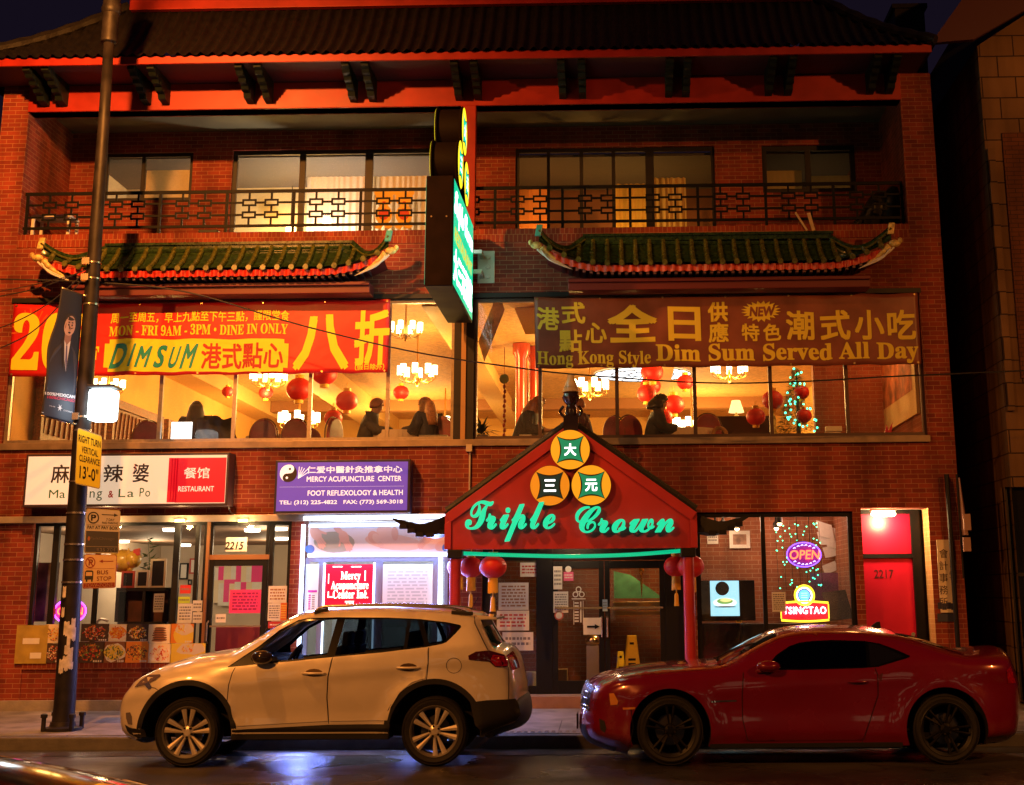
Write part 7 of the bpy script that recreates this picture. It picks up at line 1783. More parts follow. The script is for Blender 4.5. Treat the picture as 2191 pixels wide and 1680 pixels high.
# traffic signs
def plate(name, lb, tl, tr, bl, br, yl, yr_, m, edge):
    P = [at(*tl, yl), at(*tr, yr_), at(*bl, yl), at(*br, yr_)]
    fn = quad_fn(*P, out=0); n = (fn(0, 0, 1) - fn(0, 0, 0))
    t = thing(name, lb, 'sign', tuple(P[2])); r = .06
    def ring(s_, w):
        Q = []
        for cu, cv, a0 in ((1 - r, 1 - r, 0), (r, 1 - r, 1.5708), (r, r, 3.1416), (1 - r, r, 4.7124)):
            for i in range(5): a = a0 + i * .3927; Q.append((cu + r * math.cos(a), cv + r * math.sin(a)))
        return [fn(.5 + (u - .5) * s_, .5 + (v - .5) * s_, w) for u, v in Q]
    k = MB(); k.prism(ring(1, 0), n * .004); k.build('plate', edge, t)
    k = MB(); k.poly(ring(.965, .0052)); k.build('face', m, t)
    return t, fn
SY = mat('yellow sign sheeting', (.62, .50, .02), .4); SB_ = mat('black sign print', (.02, .018, .015), .5)
t, fn = plate('clearance_sign', 'yellow sign reading right turn vertical clearance, fixed high on the pole', (166, 915), (218.5, 933), (160, 1035), (214, 1047), -2.56, -2.38, SY, mat('tan sign edge', (.35, .28, .12), .5))
k = MB()
W_ = lambda s_, u0, u1, v0, v1, b=.02, m=0, f=None: write(k, s_, lambda u, v, w: fn(u, v, .007), u0, u1, v0, v1, b, 0, m)
W_('RIGHT TURN', .06, .95, .76, .89); W_('VERTICAL', .20, .86, .58, .70); W_('CLEARANCE', .12, .94, .42, .54); W_("13'-0\"", .16, .90, .12, .35)
k.build('sign_lettering', SB_, t)
SW = mat('white sign sheeting', (.40, .37, .34), .4); SOR = mat('orange cream sign sheeting', (.60, .42, .22), .4); SBR = mat('red brown print', (.25, .03, .015), .5)
t, fn = plate('parking_sign', 'parking rules sign with a circled P, arrow and dark lower panel', (185, 1088), (258, 1092), (180, 1184), (254.5, 1185), -2.48, -2.46, SW, mat('tan sign edge', (.35, .28, .12), .5))
k = MB()
def circle(u, v, ru, rv, m, w, th=None):
    if th is None: k.poly([fn(u + ru * math.cos(q * .2618), v + rv * math.sin(q * .2618), w) for q in range(24)], m)
    else: k.add([fn(u + ru * s_ * math.cos(q * .2618), v + rv * s_ * math.sin(q * .2618), w) for s_ in (1, th) for q in range(24)], [(q, (q + 1) % 24, 24 + (q + 1) % 24, 24 + q) for q in range(24)], m)
circle(.22, .80, .17, .135, 0, .007, .78); W_('P', .15, .30, .73, .87, .04)
def arrow(u0, u1, v, hh, m):
    s_ = 1 if u1 > u0 else -1
    k.poly([fn(u0, v - hh * .25, .007), fn(u1 - s_ * .1, v - hh * .25, .007), fn(u1 - s_ * .1, v + hh * .25, .007), fn(u0, v + hh * .25, .007)], m); k.poly([fn(u1 - s_ * .12, v - hh, .0072), fn(u1, v, .0072), fn(u1 - s_ * .12, v + hh, .0072)], m)
arrow(.46, .94, .88, .04, 0); W_('7 DAY', .60, .84, .74, .80, .02); W_('PAID PARKING', .48, .95, .67, .72, .02); W_('PAY AT PAY BOX', .06, .94, .545, .62, .03)
k.poly([fn(.04, .635, .0068), fn(.96, .635, .0068), fn(.96, .642, .0068), fn(.04, .642, .0068)], 0)
k.poly([fn(.03, .03, .0065), fn(.97, .03, .0065), fn(.97, .50, .0065), fn(.03, .50, .0065)], 1)
k.poly([fn(.05, .15, .0075), fn(.95, .15, .0075), fn(.95, .157, .0075), fn(.05, .157, .0075)], 2)
write(k, '835 704', lambda u, v, w: fn(u, v, .008), .36, .90, .05, .12, .01, 0, 2); write(k, 'ParkChicago', lambda u, v, w: fn(u, v, .008), .16, .86, .29, .37, .0, 0, 3); circle(.12, .33, .035, .05, 4, .008)
k.build('sign_lettering', [SB_, mat('dark slate panel', (.035, .035, .045), .5), mat('dull print', (.30, .26, .24), .5), mat('dim print', (.10, .09, .09), .5), mat('dim orange dot', (.30, .10, .04), .5)], t)
t, fn = plate('bus_stop_sign', 'orange lit bus stop and tow zone sign with a left arrow, under the parking sign', (180.5, 1186), (250.5, 1187), (176.5, 1260), (247.5, 1258), -2.485, -2.465, SOR, mat('red sign edge', (.3, .06, .03), .5))
k = MB(); circle(.20, .76, .155, .165, 0, .007, .80); W_('P', .15, .28, .67, .85, .02); k.poly([fn(.09, .87, .0075), fn(.12, .89, .0075), fn(.31, .66, .0075), fn(.28, .64, .0075)], 0)
arrow(.90, .46, .80, .05, 0); k.poly([fn(.06, .575, .0068), fn(.94, .575, .0068), fn(.94, .583, .0068), fn(.06, .583, .0068)], 0)
W_('BUS', .42, .76, .41, .53, .01); W_('STOP', .42, .86, .22, .35, .01)
k.poly([fn(.05, .26, .007), fn(.31, .26, .007), fn(.31, .49, .007), fn(.27, .53, .007), fn(.10, .53, .007), fn(.05, .49, .007)], 1)
k.poly([fn(.08, .37, .0075), fn(.28, .37, .0075), fn(.27, .48, .0075), fn(.09, .48, .0075)], 2)
for u in (.09, .25): k.poly([fn(u, .20, .007), fn(u + .05, .20, .007), fn(u + .05, .26, .007), fn(u, .26, .007)], 1)
k.poly([fn(.03, .03, .0065), fn(.97, .03, .0065), fn(.97, .165, .0065), fn(.03, .165, .0065)], 0); W_('TOW-ZONE', .06, .92, .045, .15, .01, 2)
k.build('sign_lettering', [SBR, SB_, SOR], t)
# ------------------------------------------------------------------ overhead cables
def cable(P, Y, lb, r=.008):
    k = MB(); k.tube(smooth_path([at(x, y, Y) for x, y in P], 50), r, 6); tag(k.build('overhead_cable', mat('black cable', (.015, .012, .012), .6), smooth='all'), lb, 'cable', 'cables strung across the facade')
cable([(-60, 596), (195, 604), (400, 625), (640, 695), (880, 752), (1100, 786), (1230, 801), (1500, 819), (1700, 817), (1900, 806), (2060, 799), (2260, 790)], -2.0, 'long sagging cable crossing the whole facade below the banners', .011)
cable([(-60, 645), (60, 622), (130, 600), (190, 574)], -2.2, 'upper of the short cables running left from the pole banner')
cable([(-60, 720), (30, 690), (110, 645), (185, 580)], -2.25, 'steep cable crossing the left corner of the red banner')
cable([(-60, 770), (60, 716), (130, 650), (186, 585)], -2.2, 'lowest steep cable crossing the figure 2 of the red banner')
cable([(-60, 634), (60, 612), (150, 590), (192, 572)], -2.25, 'pale thin cable just above the left corner of the red banner', .006)
# ------------------------------------------------------------------ neighbouring building on the right
NX0 = xat(2122, 500)
nb = thing('stone_building', 'neighbouring building of ochre stone blocks with a dark red gable edge across the alley', 'building', (NX0 + 3, 0, .26))
STO = brick('ochre stone blocks', (.20, .11, .05), (.25, .14, .06), (.04, .02, .01), 'xz', .52, .34, .022, .8, .4)
STOY = brick('ochre side stone', (.18, .10, .045), (.22, .13, .055), (.06, .03, .015), 'yz', .52, .34, .022, .8, .4)
NBR = brick('neighbour red brick', (.18, .06, .025), (.22, .075, .03), (.06, .03, .02))
k = MB(); xa_ = xat(2168, 600); gy0, gy1 = zat(2084, 150), zat(2191, 15)
xg = NX0 - .30
zt0 = zat(2100, 98)
nh = [(xat(2163, 1250) + .02, NX0 + 6, .3, zat(2170, 1042))]
wall(k, NX0, NX0 + 6, 0, zt0, nh, 0, .3)
k.prism([(NX0, 0, zt0), (NX0 + 6, 0, zt0), (NX0 + 6, 0, zt0 + 3.9)], (0, .3, 0))
k.cur = 1; k.quad((NX0, 12, 0), (NX0, .0, 0), (NX0, .0, zt0), (NX0, 12, zt0))
k.build('wall', [STO, STOY], nb)
k = MB(); k.box(xa_, NX0 + 6, -.03, -.001, zat(2170, 810), zat(2170, 285)); k.build('brick_panel', NBR, nb)
k = MB(); k.prism([at(*q, -.5) for q in ((1992, 92), (2066, -12), (2300, -150), (2300, -40), (2084, 84))], (0, .1, 0)); k.build('gable_fascia', mat('dark red gable paint', (.07, .008, .014), .5), nb)
k = MB(); k.quad((NX0 - .5, -.42, zt0 - .05), (NX0 + 6, -.42, zt0 + 4.17), (NX0 + 6, 11, zt0 + 4.17), (NX0 - .5, 11, zt0 - .05)); k.build('roof', TILE, nb)
k = MB(); k.box(NX0 + .02, NX0 + .13, -.06, -.001, zat(2130, 880), zat(2100, 320)); k.build('corner_strip', STO, nb)
k = MB(); k.box(nh[0][0], NX0 + 6, .12, .16, .3, nh[0][3]); sw_ = k.build('dark_shopfront', mat('dark shop glass', (.012, .011, .014), .1), nb)
k = MB()
for z in (1.1, 2.0): k.box(nh[0][0], NX0 + 6, .09, .119, z, z + .05)
k.box(nh[0][0], nh[0][0] + .06, .088, .118, .3, nh[0][3]); k.build('shopfront_bar', DARK, sw_)
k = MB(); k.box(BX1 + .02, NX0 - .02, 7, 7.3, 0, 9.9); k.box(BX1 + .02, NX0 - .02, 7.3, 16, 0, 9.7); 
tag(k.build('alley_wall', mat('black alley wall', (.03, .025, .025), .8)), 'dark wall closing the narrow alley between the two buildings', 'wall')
# left neighbour (only a sliver of its side is near the frame)
k = MB(); k.box(BX0 - 7, BX0 - .35, .1, 14, 0, 8.6); k.box(BX0 - 7, BX0 - .3, .05, .1, 8.3, 8.7)
tag(k.build('neighbour_building', mat('dark neighbour brick', (.10, .035, .02), .8)), 'dark brick neighbour building with a cornice, on the lamp post side of the brick building', 'building')
# ------------------------------------------------------------------ cars
import numpy as np
TYRE = mat('tyre rubber', (.016, .015, .015), .75, noise=(30, .3)); TRIM = mat('black plastic trim', (.014, .013, .013), .55, noise=(60, .2)); CHROME = mat('chrome', (.8, .78, .75), .08, 1)
WELL = mat('wheel well black', (.006, .006, .006), .9); SEAM = mat('door gap', (.008, .006, .005), .8)
GLB = mat('gloss black pillar', (.003, .003, .003), .2, spec=.25)
SEATM = mat('dark seat cloth', (.03, .025, .022), .8); CLEARG = glass('car glass', (.80, .86, .82), 1.5); PRIV = glass('tinted car glass', (.16, .20, .20), 1.5); DARKG = glass('dark car glass', (.05, .06, .06), 1.55)
REDL = mat('red lamp glass', (.35, .004, .006), .12, coat=1, noise=(40, .6)); LAMPG = mat('clear lamp glass', (.55, .5, .5), .08, .6, coat=1)
def paint(name, col, rough, metal, flake=0):
    m = mat(name, col, rough, metal, coat=1.0, noise=(2.2, .07))
    m.node_tree.nodes['Principled BSDF'].inputs['Coat Roughness'].default_value = .04
    return m
def resample(P, step):
    out = []
    for a, b in zip(P, P[1:]):
        a, b = Vector(a), Vector(b); n = max(1, int((b - a).length / step))
        out += [a.lerp(b, i / n) for i in range(n)]
    return out + [Vector(P[-1])]
def curve2(P, n):
    P3 = [Vector((p[0], p[1], 0)) for p in P]
    return [Vector((q.x, q.y)) for q in smooth_path(P3, n)]
def inside(P, x, y):
    c = False; n = len(P); j = n - 1
    for i in range(n):
        if (P[i][1] > y) != (P[j][1] > y) and x < (P[j][0] - P[i][0]) * (y - P[i][1]) / (P[j][1] - P[i][1]) + P[i][0]: c = not c
        j = i
    return c
def fill(outer, holes, step):
    """triangulate a side-view outline with holes, with a regular sprinkling of inner points"""
    V_, E_ = [], []
    for L_ in [outer] + holes:
        o = len(V_); V_ += [Vector((p[0], p[1])) for p in L_]; n = len(L_)
        E_ += [(o + i, o + (i + 1) % n) for i in range(n)]
    B = np.array([[p.x, p.y] for p in V_])
    x0, z0 = B.min(0); x1, z1 = B.max(0)
    z = z0 + step / 2; r_ = 0
    while z < z1:
        x = x0 + step * (.5 + .5 * (r_ % 2))
        while x < x1:
            if ((B - (x, z)) ** 2).sum(1).min() > (step * .55) ** 2 and inside(outer, x, z) and not any(inside(h, x, z) for h in holes): V_.append(Vector((x, z)))
            x += step
        z += step * .87; r_ += 1
    v, e, f, *_ = geometry.delaunay_2d_cdt(V_, E_, [], 0, 1e-5)
    F = []
    for t in f:
        cx = sum(v[i].x for i in t) / 3; cz = sum(v[i].y for i in t) / 3
        if inside(outer, cx, cz) and not any(inside(h, cx, cz) for h in holes): F.append(tuple(t))
    return v, F
class Car:
    def __init__(s, name, label, cat, chain, wheels, wz, Ra, zsill, yc, W_, belt, tumble, rnd=.09, front=(.55, .16), rear=(.5, .10), crown=None, sill_wave=None, archk=1.0):
        s.ch = chain; s.wheels = wheels; s.wz = wz; s.Ra = Ra; s.yc = yc; s.W = W_; s.belt = belt; s.tum = tumble; s.r = rnd; s.fr = front; s.re = rear; s.zs = zsill
        s.x0 = min(p.x for p in chain); s.x1 = max(p.x for p in chain)
        s.C = np.array([[p.x, p.y] for p in chain]); s.crown = crown
        s.t = thing(name, label, cat, ((s.x0 + s.x1) / 2, yc, 0))
        s.xf, s.xr = wheels
    def base(s, x, z):
        y = s.W
        if z < .5: y -= .22 * (.5 - z) ** 2 + (.03 if z < s.zs + .06 else 0)
        b = s.belt(x)
        h = z - b
        if h > -.12:
            q = h + .12; y -= s.tum * (q * q / .24 if q < .12 else q - .06)
        d = max(0, s.x0 + s.fr[0] - x) / s.fr[0]; y -= s.fr[1] * d * d
        d = max(0, x - (s.x1 - s.re[0])) / s.re[0]; y -= s.re[1] * d * d
        if z < b:
            for xw in s.wheels:
                d = math.hypot(x - xw, z - s.wz); y += .028 * math.exp(-((d - s.Ra - .03) / .09) ** 2)
            y += .012 * math.exp(-((z - (b - .20)) / .05) ** 2) - .012 * math.exp(-((z - .55) / .12) ** 2) * (1 if s.xf + .5 < x < s.xr - .5 else 0)
        return y
    def dist(s, x, z):
        A = s.C[:-1]; B = s.C[1:]; d = B - A; p = np.array([x, z])
        t = np.clip(((p - A) * d).sum(1) / np.maximum((d * d).sum(1), 1e-9), 0, 1)
        return math.sqrt((((A + d * t[:, None]) - p) ** 2).sum(1).min())
    def y(s, x, z):
        d = min(s.dist(x, z), s.r)
        return s.base(x, z) - (s.r - math.sqrt(max(0, s.r ** 2 - (s.r - d) ** 2)))
    def P(s, x, z, side=-1, off=0): return Vector((x, s.yc + side * (s.y(x, z) + off), z))
    def arch(s, xw, n=26):
        z0 = s.zs; a0 = math.asin(max(-.9, min(.9, (z0 - s.wz) / s.Ra)))
        return [Vector((xw + s.Ra * math.cos(a), s.wz + s.Ra * math.sin(a))) for a in [a0 + (math.pi - 2 * a0) * i / n for i in range(n + 1)]]
    def outline(s):
        b = [Vector((s.ch[-1].x, s.ch[-1].y))]
        ar, af = s.arch(s.xr), s.arch(s.xf)
        low = resample([s.ch[-1], ar[0]], .05)[1:-1] + ar + resample([ar[-1], af[0]], .05)[1:-1] + af + resample([af[-1], s.ch[0]], .05)[1:-1]
        return list(s.ch) + low
    def body(s, paint_, holes, name='body', step=.055):
        O = s.outline(); v, F = fill(O, holes, step)
        m = MB()
        for side in (-1, 1):
            m.add([s.P(p.x, p.y, side) for p in v], [f if side < 0 else f[::-1] for f in F])
        nT = 14; rows = []
        for i, p in enumerate(s.ch):
            a = s.ch[max(0, i - 1)]; b = s.ch[min(len(s.ch) - 1, i + 1)]; t = (b - a).normalized(); n = Vector((-t.y, t.x))
            k = s.crown(i / (len(s.ch) - 1)); ye = s.y(p.x, p.y)
            rows.append([Vector((p.x + n.x * k * (1 - (2 * j / nT - 1) ** 2), s.yc + (2 * j / nT - 1) * ye, p.y + n.y * k * (1 - (2 * j / nT - 1) ** 2))) for j in range(nT + 1)])
        m.add([q for r_ in rows for q in r_], [(i * (nT + 1) + j, i * (nT + 1) + j + 1, (i + 1) * (nT + 1) + j + 1, (i + 1) * (nT + 1) + j) for i in range(len(rows) - 1) for j in range(nT)])
        s.rows = rows
        me = bpy.data.meshes.new(name); me.from_pydata([tuple(q) for q in m.v], [], m.f); me.materials.append(paint_)
        import bmesh
        bm = bmesh.new(); bm.from_mesh(me); bmesh.ops.remove_doubles(bm, verts=bm.verts, dist=.0015); bmesh.ops.recalc_face_normals(bm, faces=bm.faces)
        for f in bm.faces: f.smooth = True
        bm.to_mesh(me); bm.free()
        o = bpy.data.objects.new(name, me); COL.objects.link(o); adopt(o, s.t); s.bo = o
        return o
    def strip(s, i0, i1, t0, t1, off, m, name, parent=None):
        k = MB(); n = 12; nr = len(s.ch) - 1
        a, b = int(i0 * nr), int(i1 * nr)
        def pt(i, j):
            r_ = s.rows[i]; f = (t0 + (t1 - t0) * j / n) * 7 + 7; q = min(int(f), 13); p = r_[q].lerp(r_[q + 1], f - q)
            u = s.ch[min(nr, i + 1)] - s.ch[max(0, i - 1)]; u.normalize(); return p + Vector((-u.y, 0, u.x)) * off
        k.v = [pt(i, j) for i in range(a, b + 1) for j in range(n + 1)]
        k.f = [(i * (n + 1) + j, i * (n + 1) + j + 1, (i + 1) * (n + 1) + j + 1, (i + 1) * (n + 1) + j) for i in range(b - a) for j in range(n)]; k.m = [0] * len(k.f)
        return k.build(name, m, parent or s.t, smooth='all')
    def idx(s, x, z): 
        return int(((s.C - (x, z)) ** 2).sum(1).argmin()) / (len(s.ch) - 1)
    def patch(s, poly_, off, m, name, parent=None, holes=(), sides=(-1,), step=.05, thick=0, hug=True):
        O = resample(list(poly_) + [poly_[0]], .03)[:-1]; H = [resample(list(h) + [h[0]], .03)[:-1] for h in holes]
        v, F = fill(O, H, step); k = MB()
        for sd in sides: k.add([s.P(p.x, p.y, sd, off) for p in v], [f if sd < 0 else f[::-1] for f in F])
        o = k.build(name, m, parent or s.t, smooth='all')
        if thick: md = o.modifiers.new('thickness', 'SOLIDIFY'); md.thickness = thick; md.offset = 0
        return o
    def lines(s, paths, name='seam', r=.004, m=None, off=.0005):
        for p in paths: k = MB(); k.tube([s.P(q.x, q.y, -1, off) for q in resample(p, .04)], r, 5); k.build(name, m or SEAM, s.bo)
    def wells(s, paint_dark=WELL):
        k = MB()
        for xw in s.wheels:
            A = s.arch(xw, 20); 
            for sd in (-1, 1):
                o = [s.P(p.x, p.y, sd, -.004) for p in A]; i_ = [Vector((p.x, s.yc + sd * (s.W - .42), p.z)) for p in o]; n = len(o)
                k.add(o + i_, [(q, q + 1, n + q + 1, n + q) for q in range(n - 1)]); k.add(i_, [tuple(range(n))])
        k.box(s.x0 + .25, s.x1 - .25, s.yc - s.W + .43, s.yc + s.W - .43, s.zs - .02, s.zs + .02)
        k.box(s.xf + s.Ra, s.xr - s.Ra, s.yc - s.W + .05, s.yc + s.W - .05, s.zs - .02, s.zs + .05)
        return k.build('underbody', paint_dark, s.t)
    def wheel(s, rt_, rr_, wd, style, rimm):
        first = {}
        for xw in s.wheels:
            for sd in (-1, 1):
                c = Vector((xw, s.yc + sd * (s.W - wd / 2 - .02), rt_))
                if 'w' not in first:
                    k = MB(); k.lathe([(.001, -.04), (.16, -.04), (.16, .0), (.05, .0), (.05, .06), (.001, .06)], (0, 0, 0), (0, -1, 0), 24); w_ = k.build('wheel', mat('brake steel', (.10, .09, .085), .4, .7), None, smooth=True); w_.parent = s.t
                    h = wd / 2
                    k = MB(); k.lathe([(rr_ + .004, -h), (rr_ + .02, -h - .004), (rt_ - .05, -h - .012), (rt_ - .012, -h + .02), (rt_, -h + .05), (rt_, h - .05), (rt_ - .012, h - .02), (rt_ - .05, h + .012), (rr_ + .02, h + .004), (rr_ + .004, h)], (0, 0, 0), (0, -1, 0), 56, cap=False)
                    for q in range(2): k.lathe([(rr_ + .04 + .03 * q, h + .006), (rr_ + .044 + .03 * q, h + .0105), (rr_ + .048 + .03 * q, h + .008)], (0, 0, 0), (0, -1, 0), 56, cap=False)
                    ty = k.build('tyre', TYRE, None, smooth=True); ty.parent = w_
                    k = MB(); k.lathe([(rr_ - .02, -h), (rr_ + .006, -h), (rr_ + .006, -h + .02), (rr_ - .025, -h + .05), (rr_ - .03, h - .03), (rr_ + .002, h - .012), (rr_ + .008, h + .002), (rr_ + .002, h + .006), (rr_ - .014, h - .004)], (0, 0, 0), (0, -1, 0), 56, cap=False)
                    ri = k.build('rim', mat('rim barrel ' + style, (.12, .11, .10) if style == 'silver' else (.006, .006, .006), .5, .1), None, smooth=True); ri.parent = w_
                    k = MB(); ns = 5
                    for q in range(ns):
                        for s2 in (-1, 1):
                            a = 6.2832 * q / ns + .3; da0 = .30 * s2 if style == 'silver' else .22 * s2; da1 = (.21 * s2 if style == 'silver' else .16 * s2)
                            def pol(r_, an, y_): return Vector((r_ * math.cos(an), -y_, r_ * math.sin(an)))
                            yo, yi = h - .012, h - .035
                            r0, r1 = .045, rr_ - .006
                            w0, w1 = (.20, .115) if style == 'silver' else (.16, .06)
                            for (ya_, yb2) in ((yo, yo - .03),):
                                A0 = [pol(r0, a + da0 - w0, yi), pol(r1, a + da1 - w1, yo), pol(r1, a + da1 + w1, yo), pol(r0, a + da0 + w0, yi)]
                                mid = [pol((r0 + r1) / 2, a + (da0 + da1) / 2, (yi + yo) / 2 + .008)]
                                B0 = [p + Vector((0, .035, 0)) for p in A0]
                                k.add(A0 + B0 + [pol(r0, a + da0, yi + .006), pol(r1, a + da1, yo + .007)], [(0, 1, 9, 8), (8, 9, 2, 3), (0, 4, 5, 1), (3, 2, 6, 7), (1, 5, 6, 2)])
                    k.lathe([(.001, h - .018), (.034, h - .018), (.062, h - .03), (.07, h - .05)], (0, 0, 0), (0, -1, 0), 24)
                    sp = k.build('spokes', rimm, None); sp.parent = w_
                    k = MB()
                    for q in range(5):
                        a = 6.2832 * q / 5 + .92; k.lathe([(.012, h - .035), (.012, h - .012), (.001, h - .012)], (.052 * math.cos(a), 0, .052 * math.sin(a)), (0, -1, 0), 8)
                    nb_ = k.build('wheel_nut', SEAM, None); nb_.parent = w_
                    first['w'] = w_; cur = w_
                else:
                    cur = first['w'].copy(); COL.objects.link(cur); cur.parent = s.t
                    for g_ in list(first['w'].children): d = g_.copy(); COL.objects.link(d); d.parent = cur
                cur.location = c - s.t.location
                cur.rotation_euler = (0, .35 * (xw > s.xf), 0 if sd < 0 else math.pi)
    def inner(s, xs, zseat, steer=None):
        k = MB()
        k.box(s.xf + .6, s.xr + .3, s.yc - s.W + .15, s.yc + s.W - .15, s.zs + .05, s.zs + .12); k.build('cabin_floor', WELL, s.t)
        for x in xs:
            for sd in (-.38, .38):
                k = MB(); k.obox((x, s.yc + sd, zseat), (.24, 0, 0), (0, .24, 0), (0, 0, .09)); k.obox((x + .27, s.yc + sd, zseat + .33), (.07, 0, 0), (0, .23, 0), (.07, 0, .30)); k.obox((x + .36, s.yc + sd, zseat + .70), (.05, 0, 0), (0, .13, 0), (.01, 0, .08))
                k.build('car_seat', SEATM, s.t, bevel=.03)
        if steer:
            k = MB(); c = Vector((steer[0], s.yc - .36, steer[1])); ax = Vector((-.85, 0, .5)).normalized(); u = Vector((0, 1, 0)); w_ = ax.cross(u)
            k.tube([c + u * .18 * math.cos(q * .2618) + w_ * .18 * math.sin(q * .2618) for q in range(24)], .016, 8, closed=True)
            for q in (0, 1.57, 3.14): k.tube([c, c + u * .18 * math.cos(q) - w_ * .18 * math.sin(q)], .013, 6)
            k.build('steering_wheel', BLACK, s.t, smooth='all')
            k = MB(); k.obox((steer[0] - .28, s.yc, steer[1] - .06), (.2, 0, 0), (0, s.W - .2, 0), (-.02, 0, .10)); k.build('dashboard', SEATM, s.t, bevel=.04)
YN = -4.90
def zp(zx, zy, Y=YN, o=(400, 2240), sc=1.336):
    p = at((o[0] + zx / sc) / 1.7526, (o[1] + zy / sc) / 1.7526, Y); return Vector((p.x, p.z))
# --- silver gold SUV
YRF = -4.62
raw = [zp(150, 705, -4.64), zp(100, 690, -4.64), zp(76, 650, -4.64), zp(68, 600, -4.64), zp(68, 555, -4.64), zp(78, 520, -4.64), zp(98, 485, -4.64), zp(128, 450, -4.64), zp(160, 415, -4.64), zp(205, 384, -4.8), zp(265, 358, -4.78), zp(335, 335, -4.76), zp(430, 312, -4.75), zp(540, 294, -4.75), zp(620, 281, -4.72),
       zp(720, 232, -4.66), zp(850, 150, YRF), zp(930, 108, YRF), zp(1010, 84, YRF), zp(1100, 70, YRF), zp(1250, 62, YRF), zp(1400, 60, YRF), zp(1550, 64, YRF), zp(1700, 75, YRF), zp(1830, 92, YRF), zp(1868, 112, -4.66), zp(1892, 168, -4.72), zp(1936, 256, -4.8), zp(1986, 288), zp(2010, 332), zp(2026, 400), zp(2040, 470), zp(2040, 522), zp(2050, 538), zp(2058, 590), zp(2036, 630), zp(1950, 660), zp(1880, 690)]
chain = curve2(raw, 190)
xf, xr = zp(397, 690, YN).x, zp(1640, 683, YN).x
def crown1(s_): 
    if s_ < .12: return .10
    if s_ < .30: return .10 - .05 * min(1, (s_ - .12) / .08)
    if s_ < .68: return .05
    return .05 + .05 * min(1, (s_ - .68) / .1)
belt1 = lambda x: zp(740, 335).y + (x - zp(740, 335).x) * ((zp(1690, 232).y - zp(740, 335).y) / (zp(1690, 232).x - zp(740, 335).x))
suv = Car('silver_suv', 'silver gold compact suv parked at the kerb before the shops', 'car', chain, (xf, xr), .362, .50, .30, YN + .88, .88, belt1, .40, .10, crown=crown1)
GPNT = paint('champagne car paint', (.80, .72, .60), .34, .12)
dlo = [zp(*q) for q in ((600, 352), (690, 288), (745, 252), (850, 165), (940, 116), (985, 106), (1150, 101), (1400, 103), (1560, 110), (1700, 126), (1768, 140), (1772, 150), (1745, 182), (1700, 226), (1680, 234), (1600, 250), (1370, 278), (1130, 300), (900, 324), (740, 338))]
dloR = resample(dlo + [dlo[0]], .035)[:-1]
suv.body(GPNT, [dloR])
panes = [[zp(*q) for q in P_] for P_ in (((752, 268), (866, 172), (965, 122), (1138, 112), (1098, 293), (920, 314), (752, 330)), ((1180, 112), (1498, 112), (1484, 259), (1140, 292)), ((1518, 114), (1548, 115), (1590, 243), (1502, 256)), ((1576, 120), (1690, 134), (1748, 148), (1686, 226), (1616, 240)))]
for sd in (-1, 1): suv.patch(dlo, -.012, GLB, 'window_surround', None, panes, (sd,), .07)
for i, p in enumerate(panes):
    for sd in (-1, 1): suv.patch(p, -.016, CLEARG if i == 0 else PRIV, 'side_window', None, (), (sd,), .09)
suv.wells()
suv.wheel(.362, .262, .225, 'silver', mat('machined alloy', (.80, .72, .58), .3, .45))
suv.inner((zp(1000, 400).x, zp(1330, 400).x), .62, (zp(880, 310).x, 1.10))
s0, s1 = suv.idx(*zp(640, 272, -4.72)), suv.idx(*zp(960, 98, YRF))
suv.strip(s0, s1, -.93, .93, .006, DARKG, 'windscreen')
s0, s1 = suv.idx(*zp(1869, 116, -4.66)), suv.idx(*zp(1936, 256, -4.8))
suv.strip(s0, s1, -.97, .97, .006, mat('dark rear glass', (.01, .03, .025), .06, .0, spec=.8), 'rear_window')
suv.strip(suv.idx(*zp(2046, 524)), 1, -1.0, 1.0, .008, TRIM, 'rear_bumper')
suv.strip(suv.idx(*zp(1990, 300)), suv.idx(*zp(2020, 372)), -.99, -.55, .008, REDL, 'tail_lamp')
suv.strip(.03, suv.idx(*zp(70, 590)), -.7, .7, .006, TRIM, 'front_grille')
# lower black cladding and bumpers
fa, ra = suv.arch(xf, 30), suv.arch(xr, 30)
sill = [ra[-1] + Vector((.015, 0)), ra[-4], zp(1415, 632), zp(1108, 636), zp(640, 662), fa[3], fa[0] - Vector((.012, 0)), Vector((fa[0].x, suv.zs + .005)), Vector((ra[-1].x, suv.zs + .005))]
suv.patch([zp(632, 664), zp(1108, 638), zp(1422, 634), Vector((ra[-1].x, suv.zs - .012)), Vector((fa[0].x, suv.zs - .012))], .022, TRIM, 'sill_cladding', step=.03)
for ar, nm in ((fa, 'f'), (ra, 'r')):
    c = Vector((xf if nm == 'f' else xr, .362)); n = len(ar); inn = [c + (p - c) * .985 for p in ar]; out = [c + (p - c) * 1.10 for p in ar]
    out = [p for p in out]
    k = MB(); k.add([suv.P(p.x, max(p.y, suv.zs), -1, .008) for p in inn] + [suv.P(p.x, max(p.y, suv.zs), -1, .008) for p in out], [(q, q + 1, n + q + 1, n + q) for q in range(n - 1)])
    k.add([suv.P(p.x, max(p.y, suv.zs), -1, .008) for p in inn] + [Vector((p.x, suv.yc - suv.W + .08, p.y)) for p in inn], [(q, q + 1, n + q + 1, n + q) for q in range(n - 1)])
    k.build('arch_cladding', TRIM, suv.t, smooth='all')
suv.patch([zp(1822, 525), zp(1900, 516), zp(2044, 512), zp(2060, 540), zp(2070, 590), zp(2046, 624), zp(1960, 654), zp(1890, 684), zp(1846, 640)], .009, TRIM, 'bumper_cladding')
suv.patch([zp(78, 640), zp(110, 655), zp(190, 662), zp(196, 700), zp(150, 704), zp(102, 690)], .022, TRIM, 'front_lip', step=.03)
